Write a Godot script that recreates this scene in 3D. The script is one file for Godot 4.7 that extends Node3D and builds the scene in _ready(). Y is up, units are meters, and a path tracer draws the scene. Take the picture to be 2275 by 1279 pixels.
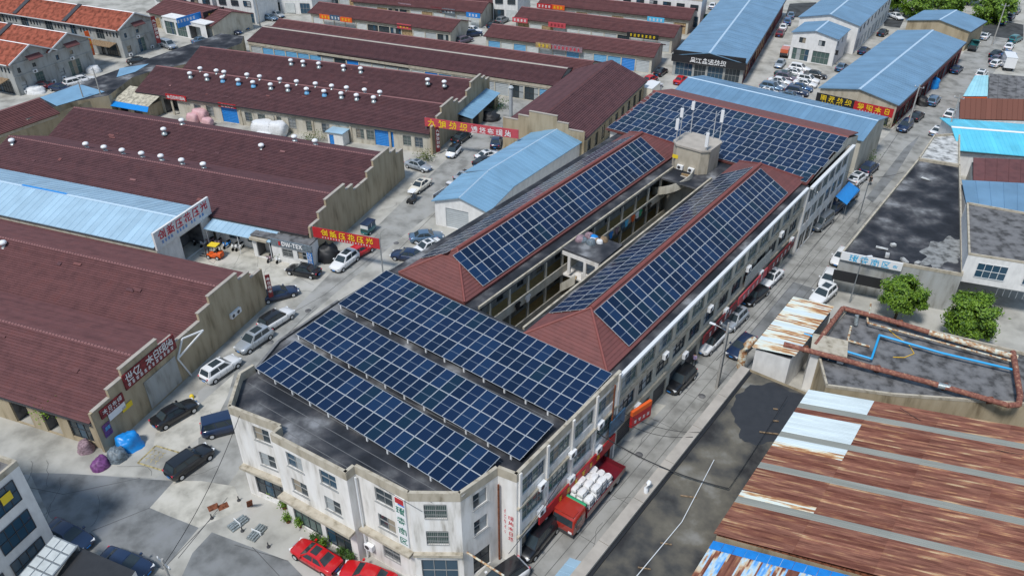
extends Node3D

var M := {}
var T := {}
var rng := RandomNumberGenerator.new()
var flip := false

func _ready() -> void:
	rng.seed = 11
	var cam := Camera3D.new()
	cam.name = "camera"
	cam.fov = 40.36
	cam.near = 0.5
	cam.far = 1500.0
	cam.position = Vector3(0, 55, 0)
	cam.rotation_degrees = Vector3(-33.8, 0, 0)
	cam.current = true
	add_child(cam)
	var env := Environment.new()
	env.background_mode = Environment.BG_SKY
	var sky := Sky.new()
	var sm := ProceduralSkyMaterial.new()
	sm.sky_top_color = Color(0.53, 0.66, 0.82)
	sm.sky_horizon_color = Color(0.83, 0.88, 0.92)
	sm.sky_curve = 0.25
	sm.ground_bottom_color = Color(0.35, 0.35, 0.35)
	sm.ground_horizon_color = Color(0.70, 0.74, 0.78)
	sm.sun_angle_max = 1.0
	sm.sky_energy_multiplier = 0.67
	sm.ground_energy_multiplier = 0.67
	sky.sky_material = sm
	env.sky = sky
	env.tonemap_mode = Environment.TONE_MAPPER_LINEAR
	env.tonemap_exposure = 2.05
	env.sdfgi_enabled = true
	env.ssao_enabled = true
	env.ssil_enabled = true
	var we := WorldEnvironment.new()
	we.name = "environment"
	we.environment = env
	add_child(we)
	var sun := DirectionalLight3D.new()
	sun.name = "sun"
	sun.light_energy = 0.5
	sun.light_angular_distance = 10.0
	sun.light_color = Color(1.0, 0.985, 0.965)
	sun.rotation_degrees = Vector3(-58, -35, 0)
	sun.shadow_enabled = true
	add_child(sun)
	materials()
	ground()
	main_building()
	solar()
	west_warehouses()
	north_blocks()
	east_blocks()
	townhouses()
	vehicles()
	street_things()
	people()

# ---------- geometry helpers ----------
func st() -> SurfaceTool:
	var s := SurfaceTool.new()
	s.begin(Mesh.PRIMITIVE_TRIANGLES)
	s.set_smooth_group(-1)
	return s

func quad(s: SurfaceTool, a: Vector3, b: Vector3, c: Vector3, d: Vector3) -> void:
	for p in [a, b, c, a, c, d]:
		s.add_vertex(p)

func quv(s: SurfaceTool, a: Vector3, b: Vector3, c: Vector3, d: Vector3, u0: float, v0: float, u1: float, v1: float) -> void:
	var ps := [a, b, c, a, c, d]
	var us := [Vector2(u0, v0), Vector2(u1, v0), Vector2(u1, v1), Vector2(u0, v0), Vector2(u1, v1), Vector2(u0, v1)]
	for i in 6:
		s.set_uv(us[i])
		s.add_vertex(ps[i])

func box(s: SurfaceTool, c: Vector3, sz: Vector3, b := Basis()) -> void:
	var x := b.x * sz.x * 0.5
	var y := b.y * sz.y * 0.5
	var z := b.z * sz.z * 0.5
	quad(s, c - x + y + z, c + x + y + z, c + x - y + z, c - x - y + z)
	quad(s, c + x + y - z, c - x + y - z, c - x - y - z, c + x - y - z)
	quad(s, c + x + y + z, c + x + y - z, c + x - y - z, c + x - y + z)
	quad(s, c - x + y - z, c - x + y + z, c - x - y + z, c - x - y - z)
	quad(s, c - x + y - z, c + x + y - z, c + x + y + z, c - x + y + z)
	quad(s, c - x - y + z, c + x - y + z, c + x - y - z, c - x - y - z)

func beam(s: SurfaceTool, a: Vector3, b: Vector3, w: float, h: float) -> void:
	var d := b - a
	var x := d.normalized()
	var up := Vector3.UP if absf(x.y) < 0.95 else Vector3.RIGHT
	var z := x.cross(up).normalized()
	box(s, (a + b) * 0.5, Vector3(d.length(), h, w), Basis(x, z.cross(x), z))

func tube(s: SurfaceTool, pts: Array, r: float, n := 8, r1 := -1.0) -> void:
	s.set_smooth_group(0)
	var rings := []
	for i in pts.size():
		var d: Vector3 = (pts[min(i + 1, pts.size() - 1)] - pts[max(i - 1, 0)]).normalized()
		var up := Vector3.UP if absf(d.y) < 0.9 else Vector3.RIGHT
		var x := d.cross(up).normalized()
		var y := x.cross(d).normalized()
		var rr := r if r1 < 0.0 else lerpf(r, r1, float(i) / (pts.size() - 1))
		var ring := []
		for k in n:
			var t := TAU * k / n
			ring.append(pts[i] + (x * cos(t) + y * sin(t)) * rr)
		rings.append(ring)
	for i in pts.size() - 1:
		for k in n:
			var j := (k + 1) % n
			quad(s, rings[i][k], rings[i][j], rings[i + 1][j], rings[i + 1][k])
	s.set_smooth_group(-1)
	for k in range(1, n - 1):
		for p in [rings[0][0], rings[0][k + 1], rings[0][k]]:
			s.add_vertex(p)
		for p in [rings[-1][0], rings[-1][k], rings[-1][k + 1]]:
			s.add_vertex(p)

func lathe(s: SurfaceTool, c: Vector3, prof: Array, n := 12) -> void:
	s.set_smooth_group(0)
	for i in prof.size() - 1:
		for k in n:
			var a := TAU * k / n
			var b := TAU * (k + 1) / n
			var da := Vector3(cos(a), 0, sin(a))
			var db := Vector3(cos(b), 0, sin(b))
			var p: Vector2 = prof[i]
			var q: Vector2 = prof[i + 1]
			quad(s, c + da * p.x + Vector3.UP * p.y, c + db * p.x + Vector3.UP * p.y, c + db * q.x + Vector3.UP * q.y, c + da * q.x + Vector3.UP * q.y)
	s.set_smooth_group(-1)

func mesh(s: SurfaceTool, m: Material) -> ArrayMesh:
	s.generate_normals()
	var a := s.commit()
	a.surface_set_material(0, m)
	return a

func inst(called: String, me: Mesh, parent: Node, xf := Transform3D()) -> MeshInstance3D:
	var o := MeshInstance3D.new()
	o.name = called
	o.mesh = me
	o.transform = xf
	parent.add_child(o, true)
	return o

func part(called: String, s: SurfaceTool, m: Material, parent: Node) -> MeshInstance3D:
	return inst(called, mesh(s, m), parent)

func tag(o: Node, label: String, category: String, group := "", kind := "") -> Node:
	if label: o.set_meta("label", label)
	if category: o.set_meta("category", category)
	if group: o.set_meta("group", group)
	if kind: o.set_meta("kind", kind)
	return o

func thing(called: String, label: String, category: String, at := Vector3.ZERO, az := 90.0, group := "") -> Node3D:
	var o := Node3D.new()
	o.name = called
	add_child(o, true)
	o.position = at
	o.rotation.y = deg_to_rad(90.0 - az)
	tag(o, label, category, group)
	return o

func dirv(az: float) -> Vector3:
	return Vector3(sin(deg_to_rad(az)), 0, -cos(deg_to_rad(az)))

func Mp(u: float, v: float, h := 0.0) -> Vector3:
	return dirv(37.4) * u + dirv(127.4) * v + Vector3.UP * h

func Wp(u: float, v: float, h := 0.0) -> Vector3:
	return dirv(110.0) * u + dirv(20.0) * v + Vector3.UP * h

# ---------- materials ----------
func noise_tex(sd: int, freq: float, oct: int, stops: Array, cols: Array, size := 512, kind := FastNoiseLite.TYPE_SIMPLEX_SMOOTH, stretch := Vector2.ONE) -> NoiseTexture2D:
	var n := FastNoiseLite.new()
	n.seed = sd
	n.noise_type = kind
	n.frequency = freq
	n.fractal_type = FastNoiseLite.FRACTAL_FBM
	n.fractal_octaves = oct
	n.fractal_gain = 0.55
	var g := Gradient.new()
	g.offsets = PackedFloat32Array(stops)
	g.colors = PackedColorArray(cols)
	var t := NoiseTexture2D.new()
	t.width = size
	t.height = size
	t.seamless = true
	t.noise = n
	t.color_ramp = g
	return t

func grey(a: float) -> Color:
	return Color(a, a, a)

func mat(key: String, c: Color, rough := 0.85, tex := "", sc := Vector3.ONE * 0.12, metal := 0.0, world := true) -> StandardMaterial3D:
	var m := StandardMaterial3D.new()
	m.resource_name = key
	m.albedo_color = c.linear_to_srgb()
	m.roughness = rough
	m.metallic = metal
	if rough > 0.65: m.metallic_specular = 0.28
	if tex:
		m.albedo_texture = T[tex]
		m.uv1_triplanar = true
		m.uv1_world_triplanar = world
		m.uv1_scale = sc
	M[key] = m
	return m

func materials() -> void:
	T.soft = noise_tex(1, 0.008, 6, [0.1, 0.5, 0.9], [grey(0.90), grey(0.96), grey(1.0)])
	T.grime = noise_tex(2, 0.01, 6, [0.18, 0.4, 0.6, 0.85], [grey(0.62), grey(0.85), grey(0.95), grey(1.0)])
	T.streak = noise_tex(3, 0.012, 6, [0.10, 0.30, 0.5, 0.85], [Color(0.70, 0.68, 0.65), Color(0.88, 0.87, 0.85), Color(0.96, 0.95, 0.94), grey(1.0)])
	T.fade = noise_tex(4, 0.02, 6, [0.1, 0.4, 0.62, 0.9], [Color(0.86, 0.87, 0.88), Color(0.95, 0.95, 0.95), grey(1.0), Color(1.0, 0.96, 0.94)])
	T.deck = noise_tex(5, 0.006, 7, [0.2, 0.45, 0.6, 0.76, 0.92], [Color(0.19, 0.20, 0.22), Color(0.25, 0.26, 0.28), Color(0.33, 0.33, 0.34), Color(0.45, 0.45, 0.45), Color(0.62, 0.62, 0.62)])
	T.stain = noise_tex(6, 0.006, 7, [0.2, 0.38, 0.52, 0.68, 0.9], [Color(0.27, 0.27, 0.28), Color(0.37, 0.37, 0.37), Color(0.46, 0.445, 0.42), Color(0.53, 0.51, 0.47), Color(0.66, 0.65, 0.63)])
	T.rust = noise_tex(7, 0.012, 6, [0.15, 0.4, 0.6, 0.74, 0.9], [Color(0.43, 0.28, 0.24), Color(0.53, 0.36, 0.31), Color(0.60, 0.42, 0.36), Color(0.70, 0.53, 0.41), Color(0.80, 0.70, 0.57)])
	T.rustlight = noise_tex(8, 0.012, 6, [0.3, 0.46, 0.56, 0.66], [Color(0.62, 0.42, 0.30), Color(0.80, 0.66, 0.50), Color(0.88, 0.84, 0.76), Color(0.86, 0.88, 0.85)])
	T.concrete = noise_tex(9, 0.005, 7, [0.15, 0.4, 0.6, 0.85], [Color(0.78, 0.78, 0.77), Color(0.90, 0.90, 0.89), Color(0.97, 0.97, 0.96), grey(1.0)], 1024)
	T.bluerust = noise_tex(10, 0.01, 6, [0.3, 0.44, 0.52, 0.62, 0.75], [Color(0.40, 0.24, 0.20), Color(0.55, 0.36, 0.28), Color(0.78, 0.70, 0.58), Color(0.72, 0.82, 0.88), Color(0.35, 0.60, 0.85)])
	var c := Color(1, 1, 1)
	mat("ground", Color(0.47, 0.46, 0.43), 0.95, "concrete", Vector3.ONE * 0.035)
	mat("street", Color(0.36, 0.36, 0.35), 0.95, "concrete", Vector3.ONE * 0.05)
	mat("slab_dark", Color(0.235, 0.245, 0.255), 0.95, "concrete", Vector3.ONE * 0.06)
	mat("slab_light", Color(0.55, 0.53, 0.48), 0.95, "concrete", Vector3.ONE * 0.06)
	mat("asphalt", Color(0.075, 0.08, 0.085), 0.95, "concrete", Vector3.ONE * 0.06)
	mat("crack", Color(0.10, 0.10, 0.10), 0.95)
	mat("yellow_line", Color(0.50, 0.42, 0.22), 0.9, "grime", Vector3.ONE * 0.4)
	mat("brown_tile", Color(0.150, 0.068, 0.069), 0.75, "fade", Vector3.ONE * 0.05)
	mat("brown_tile_old", Color(0.116, 0.058, 0.064), 0.75, "fade", Vector3.ONE * 0.05)
	mat("red_tile", Color(0.180, 0.062, 0.056), 0.62, "fade", Vector3.ONE * 0.08)
	mat("orange_tile", Color(0.50, 0.155, 0.10), 0.8, "grime", Vector3.ONE * 0.15)
	mat("ridge", Color(0.26, 0.13, 0.13), 0.8, "soft", Vector3.ONE * 0.3)
	mat("ridge_red", Color(0.24, 0.07, 0.06), 0.6, "soft", Vector3.ONE * 0.3)
	mat("blue_metal", Color(0.150, 0.285, 0.43), 0.5, "soft", Vector3.ONE * 0.05)
	mat("blue_bright", Color(0.20, 0.38, 0.55), 0.5, "soft", Vector3.ONE * 0.05)
	mat("blue_pale", Color(0.38, 0.56, 0.70), 0.5, "soft", Vector3.ONE * 0.06)
	mat("blue_cap", Color(0.45, 0.60, 0.74), 0.5)
	mat("blue_trim", Color(0.03, 0.28, 0.70), 0.5)
	mat("cyan_metal", Color(0.13, 0.62, 0.82), 0.5, "soft", Vector3.ONE * 0.05)
	mat("cyan_pale", Color(0.38, 0.74, 0.84), 0.5, "soft", Vector3.ONE * 0.05)
	mat("cement", Color(0.45, 0.385, 0.275), 0.95, "streak", Vector3(0.12, 0.022, 0.12))
	mat("cement_light", Color(0.50, 0.46, 0.38), 0.95, "streak", Vector3(0.15, 0.04, 0.15))
	mat("coping", Color(0.46, 0.42, 0.37), 0.95, "soft", Vector3.ONE * 0.12)
	mat("plaster", Color(0.58, 0.56, 0.49), 0.9, "streak", Vector3(0.12, 0.03, 0.12))
	mat("white_tile", Color(0.86, 0.855, 0.84), 0.6, "streak", Vector3(0.16, 0.025, 0.16))
	mat("white_wall", Color(0.82, 0.82, 0.81), 0.85, "soft", Vector3(0.3, 0.1, 0.3))
	mat("white_paint", Color(0.80, 0.81, 0.82), 0.5)
	mat("grey_tile", Color(0.42, 0.44, 0.44), 0.7, "streak", Vector3(0.14, 0.03, 0.14))
	mat("deck", Color(0.72, 0.74, 0.78), 0.85, "deck", Vector3.ONE * 0.055)
	mat("deck_wet", Color(0.04, 0.04, 0.042), 0.35, "soft", Vector3.ONE * 0.2)
	mat("deck_stain", Color(0.60, 0.60, 0.58), 0.92, "stain", Vector3.ONE * 0.05)
	mat("deck_grey", Color(0.20, 0.20, 0.205), 0.9, "grime", Vector3.ONE * 0.1)
	mat("deck_pale", Color(0.62, 0.63, 0.62), 0.9, "grime", Vector3.ONE * 0.12)
	mat("deck_worn", Color(0.30, 0.31, 0.31), 0.9, "grime", Vector3.ONE * 0.15)
	mat("seam", Color(0.16, 0.165, 0.17), 0.9)
	mat("glass", Color(0.035, 0.05, 0.06), 0.08)
	mat("glass_blue", Color(0.03, 0.075, 0.12), 0.06)
	mat("glass_green", Color(0.08, 0.13, 0.12), 0.1)
	mat("alu", Color(0.62, 0.64, 0.66), 0.4, "", c_one(), 0.4)
	mat("frame_white", Color(0.72, 0.74, 0.75), 0.5)
	mat("frame_dark", Color(0.05, 0.05, 0.055), 0.5)
	mat("grille", Color(0.30, 0.31, 0.31), 0.6)
	mat("steel", Color(0.42, 0.45, 0.47), 0.45, "soft", Vector3.ONE * 0.5, 0.7)
	mat("galvanised", Color(0.50, 0.56, 0.57), 0.4, "grime", Vector3.ONE * 0.8, 0.5)
	mat("dark", Color(0.018, 0.018, 0.02), 0.9)
	mat("black", Color(0.012, 0.013, 0.015), 0.6)
	mat("black_sheet", Color(0.02, 0.021, 0.024), 0.55, "soft", Vector3.ONE * 0.3)
	mat("rubber", Color(0.02, 0.02, 0.02), 0.85)
	mat("red_sign", Color(0.50, 0.022, 0.028), 0.55, "soft", Vector3.ONE * 0.2)
	mat("red_dark", Color(0.25, 0.020, 0.028), 0.6, "grime", Vector3.ONE * 0.3)
	mat("red_pink", Color(0.58, 0.08, 0.10), 0.6, "soft", Vector3.ONE * 0.2)
	mat("orange", Color(0.75, 0.12, 0.02), 0.55)
	mat("yellow", Color(0.80, 0.58, 0.03), 0.55)
	mat("gold", Color(0.80, 0.48, 0.02), 0.5)
	mat("blue_sign", Color(0.02, 0.22, 0.62), 0.5)
	mat("blue_text", Color(0.10, 0.50, 0.78), 0.5)
	mat("blue_door", Color(0.012, 0.23, 0.68), 0.45, "soft", Vector3.ONE * 0.3)
	mat("blue_dull", Color(0.06, 0.15, 0.26), 0.5, "grime", Vector3.ONE * 0.3)
	mat("shutter_grey", Color(0.46, 0.50, 0.52), 0.5, "soft", Vector3.ONE * 0.2)
	mat("shutter_pale", Color(0.60, 0.64, 0.64), 0.5, "soft", Vector3.ONE * 0.2)
	mat("shutter_blue", Color(0.14, 0.40, 0.66), 0.5, "soft", Vector3.ONE * 0.2)
	mat("shutter_tan", Color(0.48, 0.33, 0.17), 0.6, "grime", Vector3.ONE * 0.3)
	mat("green", Color(0.02, 0.30, 0.14), 0.6)
	mat("text_white", Color(0.82, 0.82, 0.82), 0.5)
	mat("text_red", Color(0.62, 0.03, 0.06), 0.5)
	mat("text_green", Color(0.05, 0.22, 0.17), 0.5)
	mat("text_gold", Color(0.85, 0.60, 0.02), 0.5)
	mat("pipe_rust", Color(0.85, 0.80, 0.85), 0.8, "rust", Vector3.ONE * 0.35)
	mat("pipe_white", Color(0.85, 0.88, 0.86), 0.8, "rustlight", Vector3.ONE * 0.3)
	mat("pipe_blue", Color(0.02, 0.36, 0.72), 0.4)
	mat("rust_iron", Color(0.24, 0.09, 0.05), 0.9, "grime", Vector3.ONE * 0.5)
	mat("tarp_blue", Color(0.01, 0.26, 0.72), 0.35, "soft", Vector3.ONE * 0.5)
	mat("tarp_grey", Color(0.20, 0.25, 0.29), 0.5, "grime", Vector3.ONE * 0.6)
	mat("tarp_purple", Color(0.22, 0.07, 0.24), 0.5, "grime", Vector3.ONE * 0.6)
	mat("tarp_pink", Color(0.38, 0.27, 0.31), 0.7, "grime", Vector3.ONE * 0.6)
	mat("bale_white", Color(0.80, 0.81, 0.82), 0.7, "soft", Vector3.ONE * 0.5)
	mat("bale_pink", Color(0.72, 0.44, 0.46), 0.6, "soft", Vector3.ONE * 0.4)
	mat("leaf", Color(0.105, 0.200, 0.014), 0.55)
	mat("leaf_light", Color(0.155, 0.270, 0.018), 0.55)
	mat("leaf_dark", Color(0.045, 0.105, 0.012), 0.65)
	for k in ["leaf", "leaf_light", "leaf_dark"]:
		M[k].backlight_enabled = true
		M[k].backlight = Color(0.10, 0.16, 0.02)
	mat("bark", Color(0.10, 0.075, 0.055), 0.95, "grime", Vector3.ONE * 0.8)
	mat("weed", Color(0.10, 0.13, 0.03), 0.9)
	mat("gallery_floor", Color(0.58, 0.40, 0.17), 0.85, "soft", Vector3.ONE * 0.3)
	mat("curtain", Color(0.36, 0.39, 0.40), 0.5)
	mat("curtain_warm", Color(0.30, 0.26, 0.20), 0.5)
	mat("cream_sheet", Color(0.62, 0.57, 0.45), 0.7, "grime", Vector3.ONE * 0.2)
	mat("wood", Color(0.34, 0.24, 0.15), 0.9, "grime", Vector3.ONE * 0.5)
	mat("concrete_pole", Color(0.42, 0.41, 0.39), 0.9, "soft", Vector3.ONE * 0.4)
	mat("lilac", Color(0.42, 0.34, 0.55), 0.8)
	mat("skin", Color(0.42, 0.25, 0.18), 0.6)
	mat("lamp", Color(0.78, 0.80, 0.82), 0.4)
	# corrugated sheets carry their grain along the rib
	for k in [["rust_sheet", "rust", Color(0.82, 0.80, 0.78)], ["rust_sheet_b", "rust", Color(0.66, 0.58, 0.56)], ["rust_sheet_c", "rust", Color(0.92, 0.88, 0.84)], ["pale_sheet", "rustlight", Color(0.95, 0.98, 0.98)], ["blue_rust_sheet", "bluerust", Color(1, 1, 1)]]:
		var m := mat(k[0], k[2], 0.85)
		m.albedo_texture = T[k[1]]
		m.uv1_scale = Vector3(0.03, 0.45, 1)
	var cl := mat("clear_sheet", Color(0.30, 0.31, 0.275), 0.5)
	cl.albedo_texture = T.soft
	cl.uv1_scale = Vector3(0.03, 0.45, 1)
	var wh := mat("white_sheet", Color(0.70, 0.80, 0.82), 0.5)
	wh.albedo_texture = T.soft
	wh.uv1_scale = Vector3(0.03, 0.45, 1)
	# solar cell print
	for v in 4:
		var im := Image.create(96, 192, false, Image.FORMAT_RGB8)
		var base: Color = [Color(0.008, 0.022, 0.060), Color(0.008, 0.026, 0.052), Color(0.006, 0.017, 0.046), Color(0.010, 0.030, 0.080)][v]
		im.fill(base.linear_to_srgb())
		var line := (base * 2.1)
		line.a = 1.0
		for k in range(1, 6):
			im.fill_rect(Rect2i(k * 16, 0, 1, 192), line.linear_to_srgb())
		for k in range(1, 24):
			im.fill_rect(Rect2i(0, k * 8, 96, 1), (base * 1.25).linear_to_srgb())
		im.fill_rect(Rect2i(0, 94, 96, 4), Color(0.20, 0.24, 0.30).linear_to_srgb())
		var m := mat("cells_%d" % v, Color(1, 1, 1), 0.14)
		m.metallic_specular = 0.34
		m.albedo_texture = ImageTexture.create_from_image(im)

func c_one() -> Vector3:
	return Vector3.ONE

var tone_cache := {}
# slightly different batches of the same tile or sheet
func batch(m: StandardMaterial3D) -> Array:
	var k := m.resource_name
	if not tone_cache.has(k):
		var out := [m]
		for f in [0.93, 1.07]:
			var c: StandardMaterial3D = m.duplicate()
			var l := m.albedo_color.srgb_to_linear()
			c.albedo_color = Color(l.r * f, l.g * f, l.b * f).linear_to_srgb()
			out.append(c)
		tone_cache[k] = out
	return tone_cache[k]

# ---------- roofs, walls, openings ----------
# courses of roofing tiles between the eave a-b and the upper line c-d
func courses(parent: Node, a: Vector3, b: Vector3, c: Vector3, d: Vector3, n: int, m: Material, step := 0.055) -> void:
	var nn := (b - a).cross(c - a).normalized()
	if nn.y < 0.0: nn = -nn
	var bt := batch(m)
	for i in n:
		var t0 := float(i) / n
		var t1 := float(i + 1) / n
		var p0 := a.lerp(c, t0)
		var p1 := b.lerp(d, t0)
		var q0 := a.lerp(c, t1)
		var q1 := b.lerp(d, t1)
		var s := st()
		var up := nn * (step + 0.012)
		var lo := nn * 0.012
		var dn := (p0 - q0).normalized() * 0.05
		var th := nn * 0.035
		# upper face, the lip that overhangs the course below, its underside and the ends
		quad(s, p0 + up + dn, p1 + up + dn, q1 + lo, q0 + lo)
		quad(s, p0 + up + dn - th, p1 + up + dn - th, p1 + up + dn, p0 + up + dn)
		quad(s, p0 - dn * 0.4 + up - th, p1 - dn * 0.4 + up - th, p1 + up + dn - th, p0 + up + dn - th)
		quad(s, p0 - dn * 0.4, p1 - dn * 0.4, p1 - dn * 0.4 + up - th, p0 - dn * 0.4 + up - th)
		for e in [[p0, q0], [p1, q1]]:
			for p in [e[0], e[0] + up + dn, e[1] + lo]:
				s.add_vertex(p)
		part("tile_course", s, bt[rng.randi() % 3], parent)

func sheets(parent: Node, a: Vector3, b: Vector3, c: Vector3, d: Vector3, n: int, m: Material, rib := 0.05) -> void:
	var nn := (b - a).cross(c - a).normalized()
	if nn.y < 0.0: nn = -nn
	var bt := batch(m)
	for i in n:
		var t0 := float(i) / n
		var t1 := float(i + 1) / n
		var p0 := a.lerp(b, t0) + nn * 0.015
		var p1 := a.lerp(b, t1) + nn * 0.015
		var q0 := c.lerp(d, t0) + nn * 0.015
		var q1 := c.lerp(d, t1) + nn * 0.015
		var w := (p1 - p0).normalized() * 0.05
		var s := st()
		quad(s, p0, p1, q1, q0)
		quad(s, p0 - nn * 0.03, p1 - nn * 0.03, p1, p0)
		quad(s, p0 - w * 0.5, p0 + nn * rib, q0 + nn * rib, q0 - w * 0.5)
		quad(s, p0 + nn * rib, p0 + w, q0 + w, q0 + nn * rib)
		for p in [p0 - w * 0.5, p0 + w, p0 + nn * rib]:
			s.add_vertex(p)
		part("roof_sheet", s, bt[[0, 0, 0, 1, 2][rng.randi() % 5]], parent)

func slab(s: SurfaceTool, a: Vector3, b: Vector3, c: Vector3, d: Vector3, th: float) -> void:
	var k := Vector3.DOWN * th
	quad(s, a, b, d, c)
	quad(s, a + k, b + k, d + k, c + k)
	quad(s, a, b, b + k, a + k)
	quad(s, c, d, d + k, c + k)
	quad(s, a, c, c + k, a + k)
	quad(s, b, d, d + k, b + k)

func cap(parent: Node, a: Vector3, b: Vector3, w: float, dy: float, m: Material, called := "ridge_cap", bumps := 0.0) -> void:
	var x := (b - a).normalized()
	var z := x.cross(Vector3.UP).normalized() * w
	var s := st()
	var n := 1 if bumps <= 0.0 else int((b - a).length() / bumps)
	for i in n:
		var p := a.lerp(b, float(i) / n) + Vector3.UP * 0.09
		var q := a.lerp(b, (i + (1.0 if bumps <= 0.0 else 0.8)) / n) + Vector3.UP * 0.09
		var k := Vector3.DOWN * dy
		quad(s, p, q, q + z + k, p + z + k)
		quad(s, p, q, q - z + k, p - z + k)
		for e in [p, q]:
			for v in [e, e + z + k, e - z + k]:
				s.add_vertex(v)
	part(called, s, m, parent)

# a wall from a to b (base line, outer face to the right of a->b seen from above) with real openings
# hole: [x0, y0, x1, y1, kind]
func wall(parent: Node, a: Vector3, b: Vector3, y0: float, y1: float, holes: Array, m: Material, called := "wall", dp := 0.18) -> void:
	var dx := (b - a)
	dx.y = 0
	var L := dx.length()
	dx = dx.normalized()
	var n := dx.cross(Vector3.UP)
	var xs := [0.0, L]
	var ys := [y0, y1]
	for h in holes:
		for v in [h[0], h[2]]:
			if not xs.has(v): xs.append(v)
		for v in [h[1], h[3]]:
			if not ys.has(v): ys.append(v)
	xs.sort()
	ys.sort()
	var s := st()
	var P := func(x: float, y: float, z: float) -> Vector3: return Vector3(a.x, 0, a.z) + dx * x + Vector3.UP * y + n * z
	for j in ys.size() - 1:
		var run := -1.0
		for i in xs.size() - 1:
			var cx: float = (xs[i] + xs[i + 1]) * 0.5
			var cy: float = (ys[j] + ys[j + 1]) * 0.5
			var open := false
			for h in holes:
				if cx > h[0] and cx < h[2] and cy > h[1] and cy < h[3]:
					open = true
					break
			if not open and run < 0.0: run = xs[i]
			if run >= 0.0 and (open or i == xs.size() - 2):
				var e: float = xs[i] if open else xs[i + 1]
				quad(s, P.call(run, ys[j + 1], 0), P.call(e, ys[j + 1], 0), P.call(e, ys[j], 0), P.call(run, ys[j], 0))
				run = -1.0
	for h in holes:
		var q := [P.call(h[0], h[1], 0.0), P.call(h[2], h[1], 0.0), P.call(h[2], h[3], 0.0), P.call(h[0], h[3], 0.0)]
		for k in 4:
			quad(s, q[k], q[(k + 1) % 4], q[(k + 1) % 4] - n * dp, q[k] - n * dp)
	part(called, s, m, parent)
	for h in holes:
		var c: Vector3 = P.call((h[0] + h[2]) * 0.5, (h[1] + h[3]) * 0.5, -dp)
		opening(parent, c, dx, n, h[2] - h[0], h[3] - h[1], h[4], dp)

func opening(parent: Node, c: Vector3, dx: Vector3, n: Vector3, w: float, h: float, kind: String, dp := 0.18) -> void:
	var bs := Basis(dx, Vector3.UP, n)
	if kind == "none":
		return
	if kind.begins_with("w"):
		var fm: Material = M.grille
		if kind.contains("p"): fm = M.frame_white
		var gm: Material = M.glass
		if kind.contains("d"): fm = M.frame_dark
		if kind.contains("g"): gm = M.glass_green
		if kind.contains("b"): gm = M.glass_blue
		var s := st()
		var cols: int = max(1, roundi(w / 0.85))
		var rows := 2 if h > 1.2 else 1
		for i in cols + 1:
			box(s, c + dx * (w * (float(i) / cols - 0.5)) * 0.985 + n * 0.04, Vector3(0.05, h, 0.06), bs)
		for j in rows + 1:
			box(s, c + Vector3.UP * (h * (float(j) / rows - 0.5)) * 0.985 + n * 0.042, Vector3(w, 0.05, 0.064), bs)
		if kind.contains("s"):
			box(s, c - Vector3.UP * (h * 0.5 + 0.04) + n * (dp + 0.03), Vector3(w + 0.2, 0.08, 0.12), bs)
		var f := part("window", s, fm, parent)
		for i in cols:
			var g := st()
			box(g, c + dx * (w * ((i + 0.5) / cols - 0.5)) * 0.985 + n * 0.01, Vector3(w / cols * 0.96, h * 0.97, 0.02), bs)
			var pk := rng.randi() % 9 if not kind.contains("b") else 5
			part("pane", g, M.curtain if pk == 0 else (M.curtain_warm if pk == 1 else (M.glass_blue if pk == 2 else gm)), f)
		if kind.contains("r"):
			var r := st()
			var k := int(w / 0.14)
			for i in k + 1:
				box(r, c + dx * (w * (float(i) / k - 0.5)) + n * (dp + 0.06), Vector3(0.022, h, 0.022), bs)
			for j in 4:
				box(r, c + Vector3.UP * (h * (j / 3.0 - 0.5)) * 0.97 + n * (dp + 0.06), Vector3(w, 0.03, 0.03), bs)
			part("security_bars", r, M.grille, f)
	elif kind.begins_with("s"):
		var ms := {"sg": M.shutter_grey, "sp": M.shutter_pale, "sb": M.shutter_blue, "st": M.shutter_tan, "sd": M.blue_door, "sw": M.white_paint, "sk": M.frame_dark}
		var s := st()
		var k: int = max(3, int(h / 0.3))
		for j in k:
			var y0 := h * (float(j) / k - 0.5)
			var y1 := h * (float(j + 1) / k - 0.5)
			var l := c - dx * w * 0.5
			var r := c + dx * w * 0.5
			quad(s, l + Vector3.UP * y0 + n * 0.03, r + Vector3.UP * y0 + n * 0.03, r + Vector3.UP * (y1 - 0.04) + n * 0.06, l + Vector3.UP * (y1 - 0.04) + n * 0.06)
			quad(s, l + Vector3.UP * (y1 - 0.04) + n * 0.06, r + Vector3.UP * (y1 - 0.04) + n * 0.06, r + Vector3.UP * y1 + n * 0.03, l + Vector3.UP * y1 + n * 0.03)
		part("shutter", s, ms.get(kind.substr(0, 2), M.shutter_grey), parent)
	elif kind.begins_with("o"):
		# an open doorway: a dim room behind it
		var s := st()
		var d := 2.5
		var l := c - dx * w * 0.5
		var r := c + dx * w * 0.5
		var u := Vector3.UP * h * 0.5
		quad(s, l - u - n * d, r - u - n * d, r + u - n * d, l + u - n * d)
		quad(s, l - u, l - u - n * d, l + u - n * d, l + u)
		quad(s, r - u, r - u - n * d, r + u - n * d, r + u)
		quad(s, l + u, r + u, r + u - n * d, l + u - n * d)
		part("doorway", s, M.deck_grey, parent)

func grid_holes(x0: float, x1: float, pitch: float, w: float, y0: float, y1: float, kind: String) -> Array:
	var out := []
	var n: int = max(1, int((x1 - x0) / pitch))
	var p := (x1 - x0) / n
	for i in n:
		var c := x0 + p * (i + 0.5)
		out.append([c - w * 0.5, y0, c + w * 0.5, y1, kind])
	return out

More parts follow.
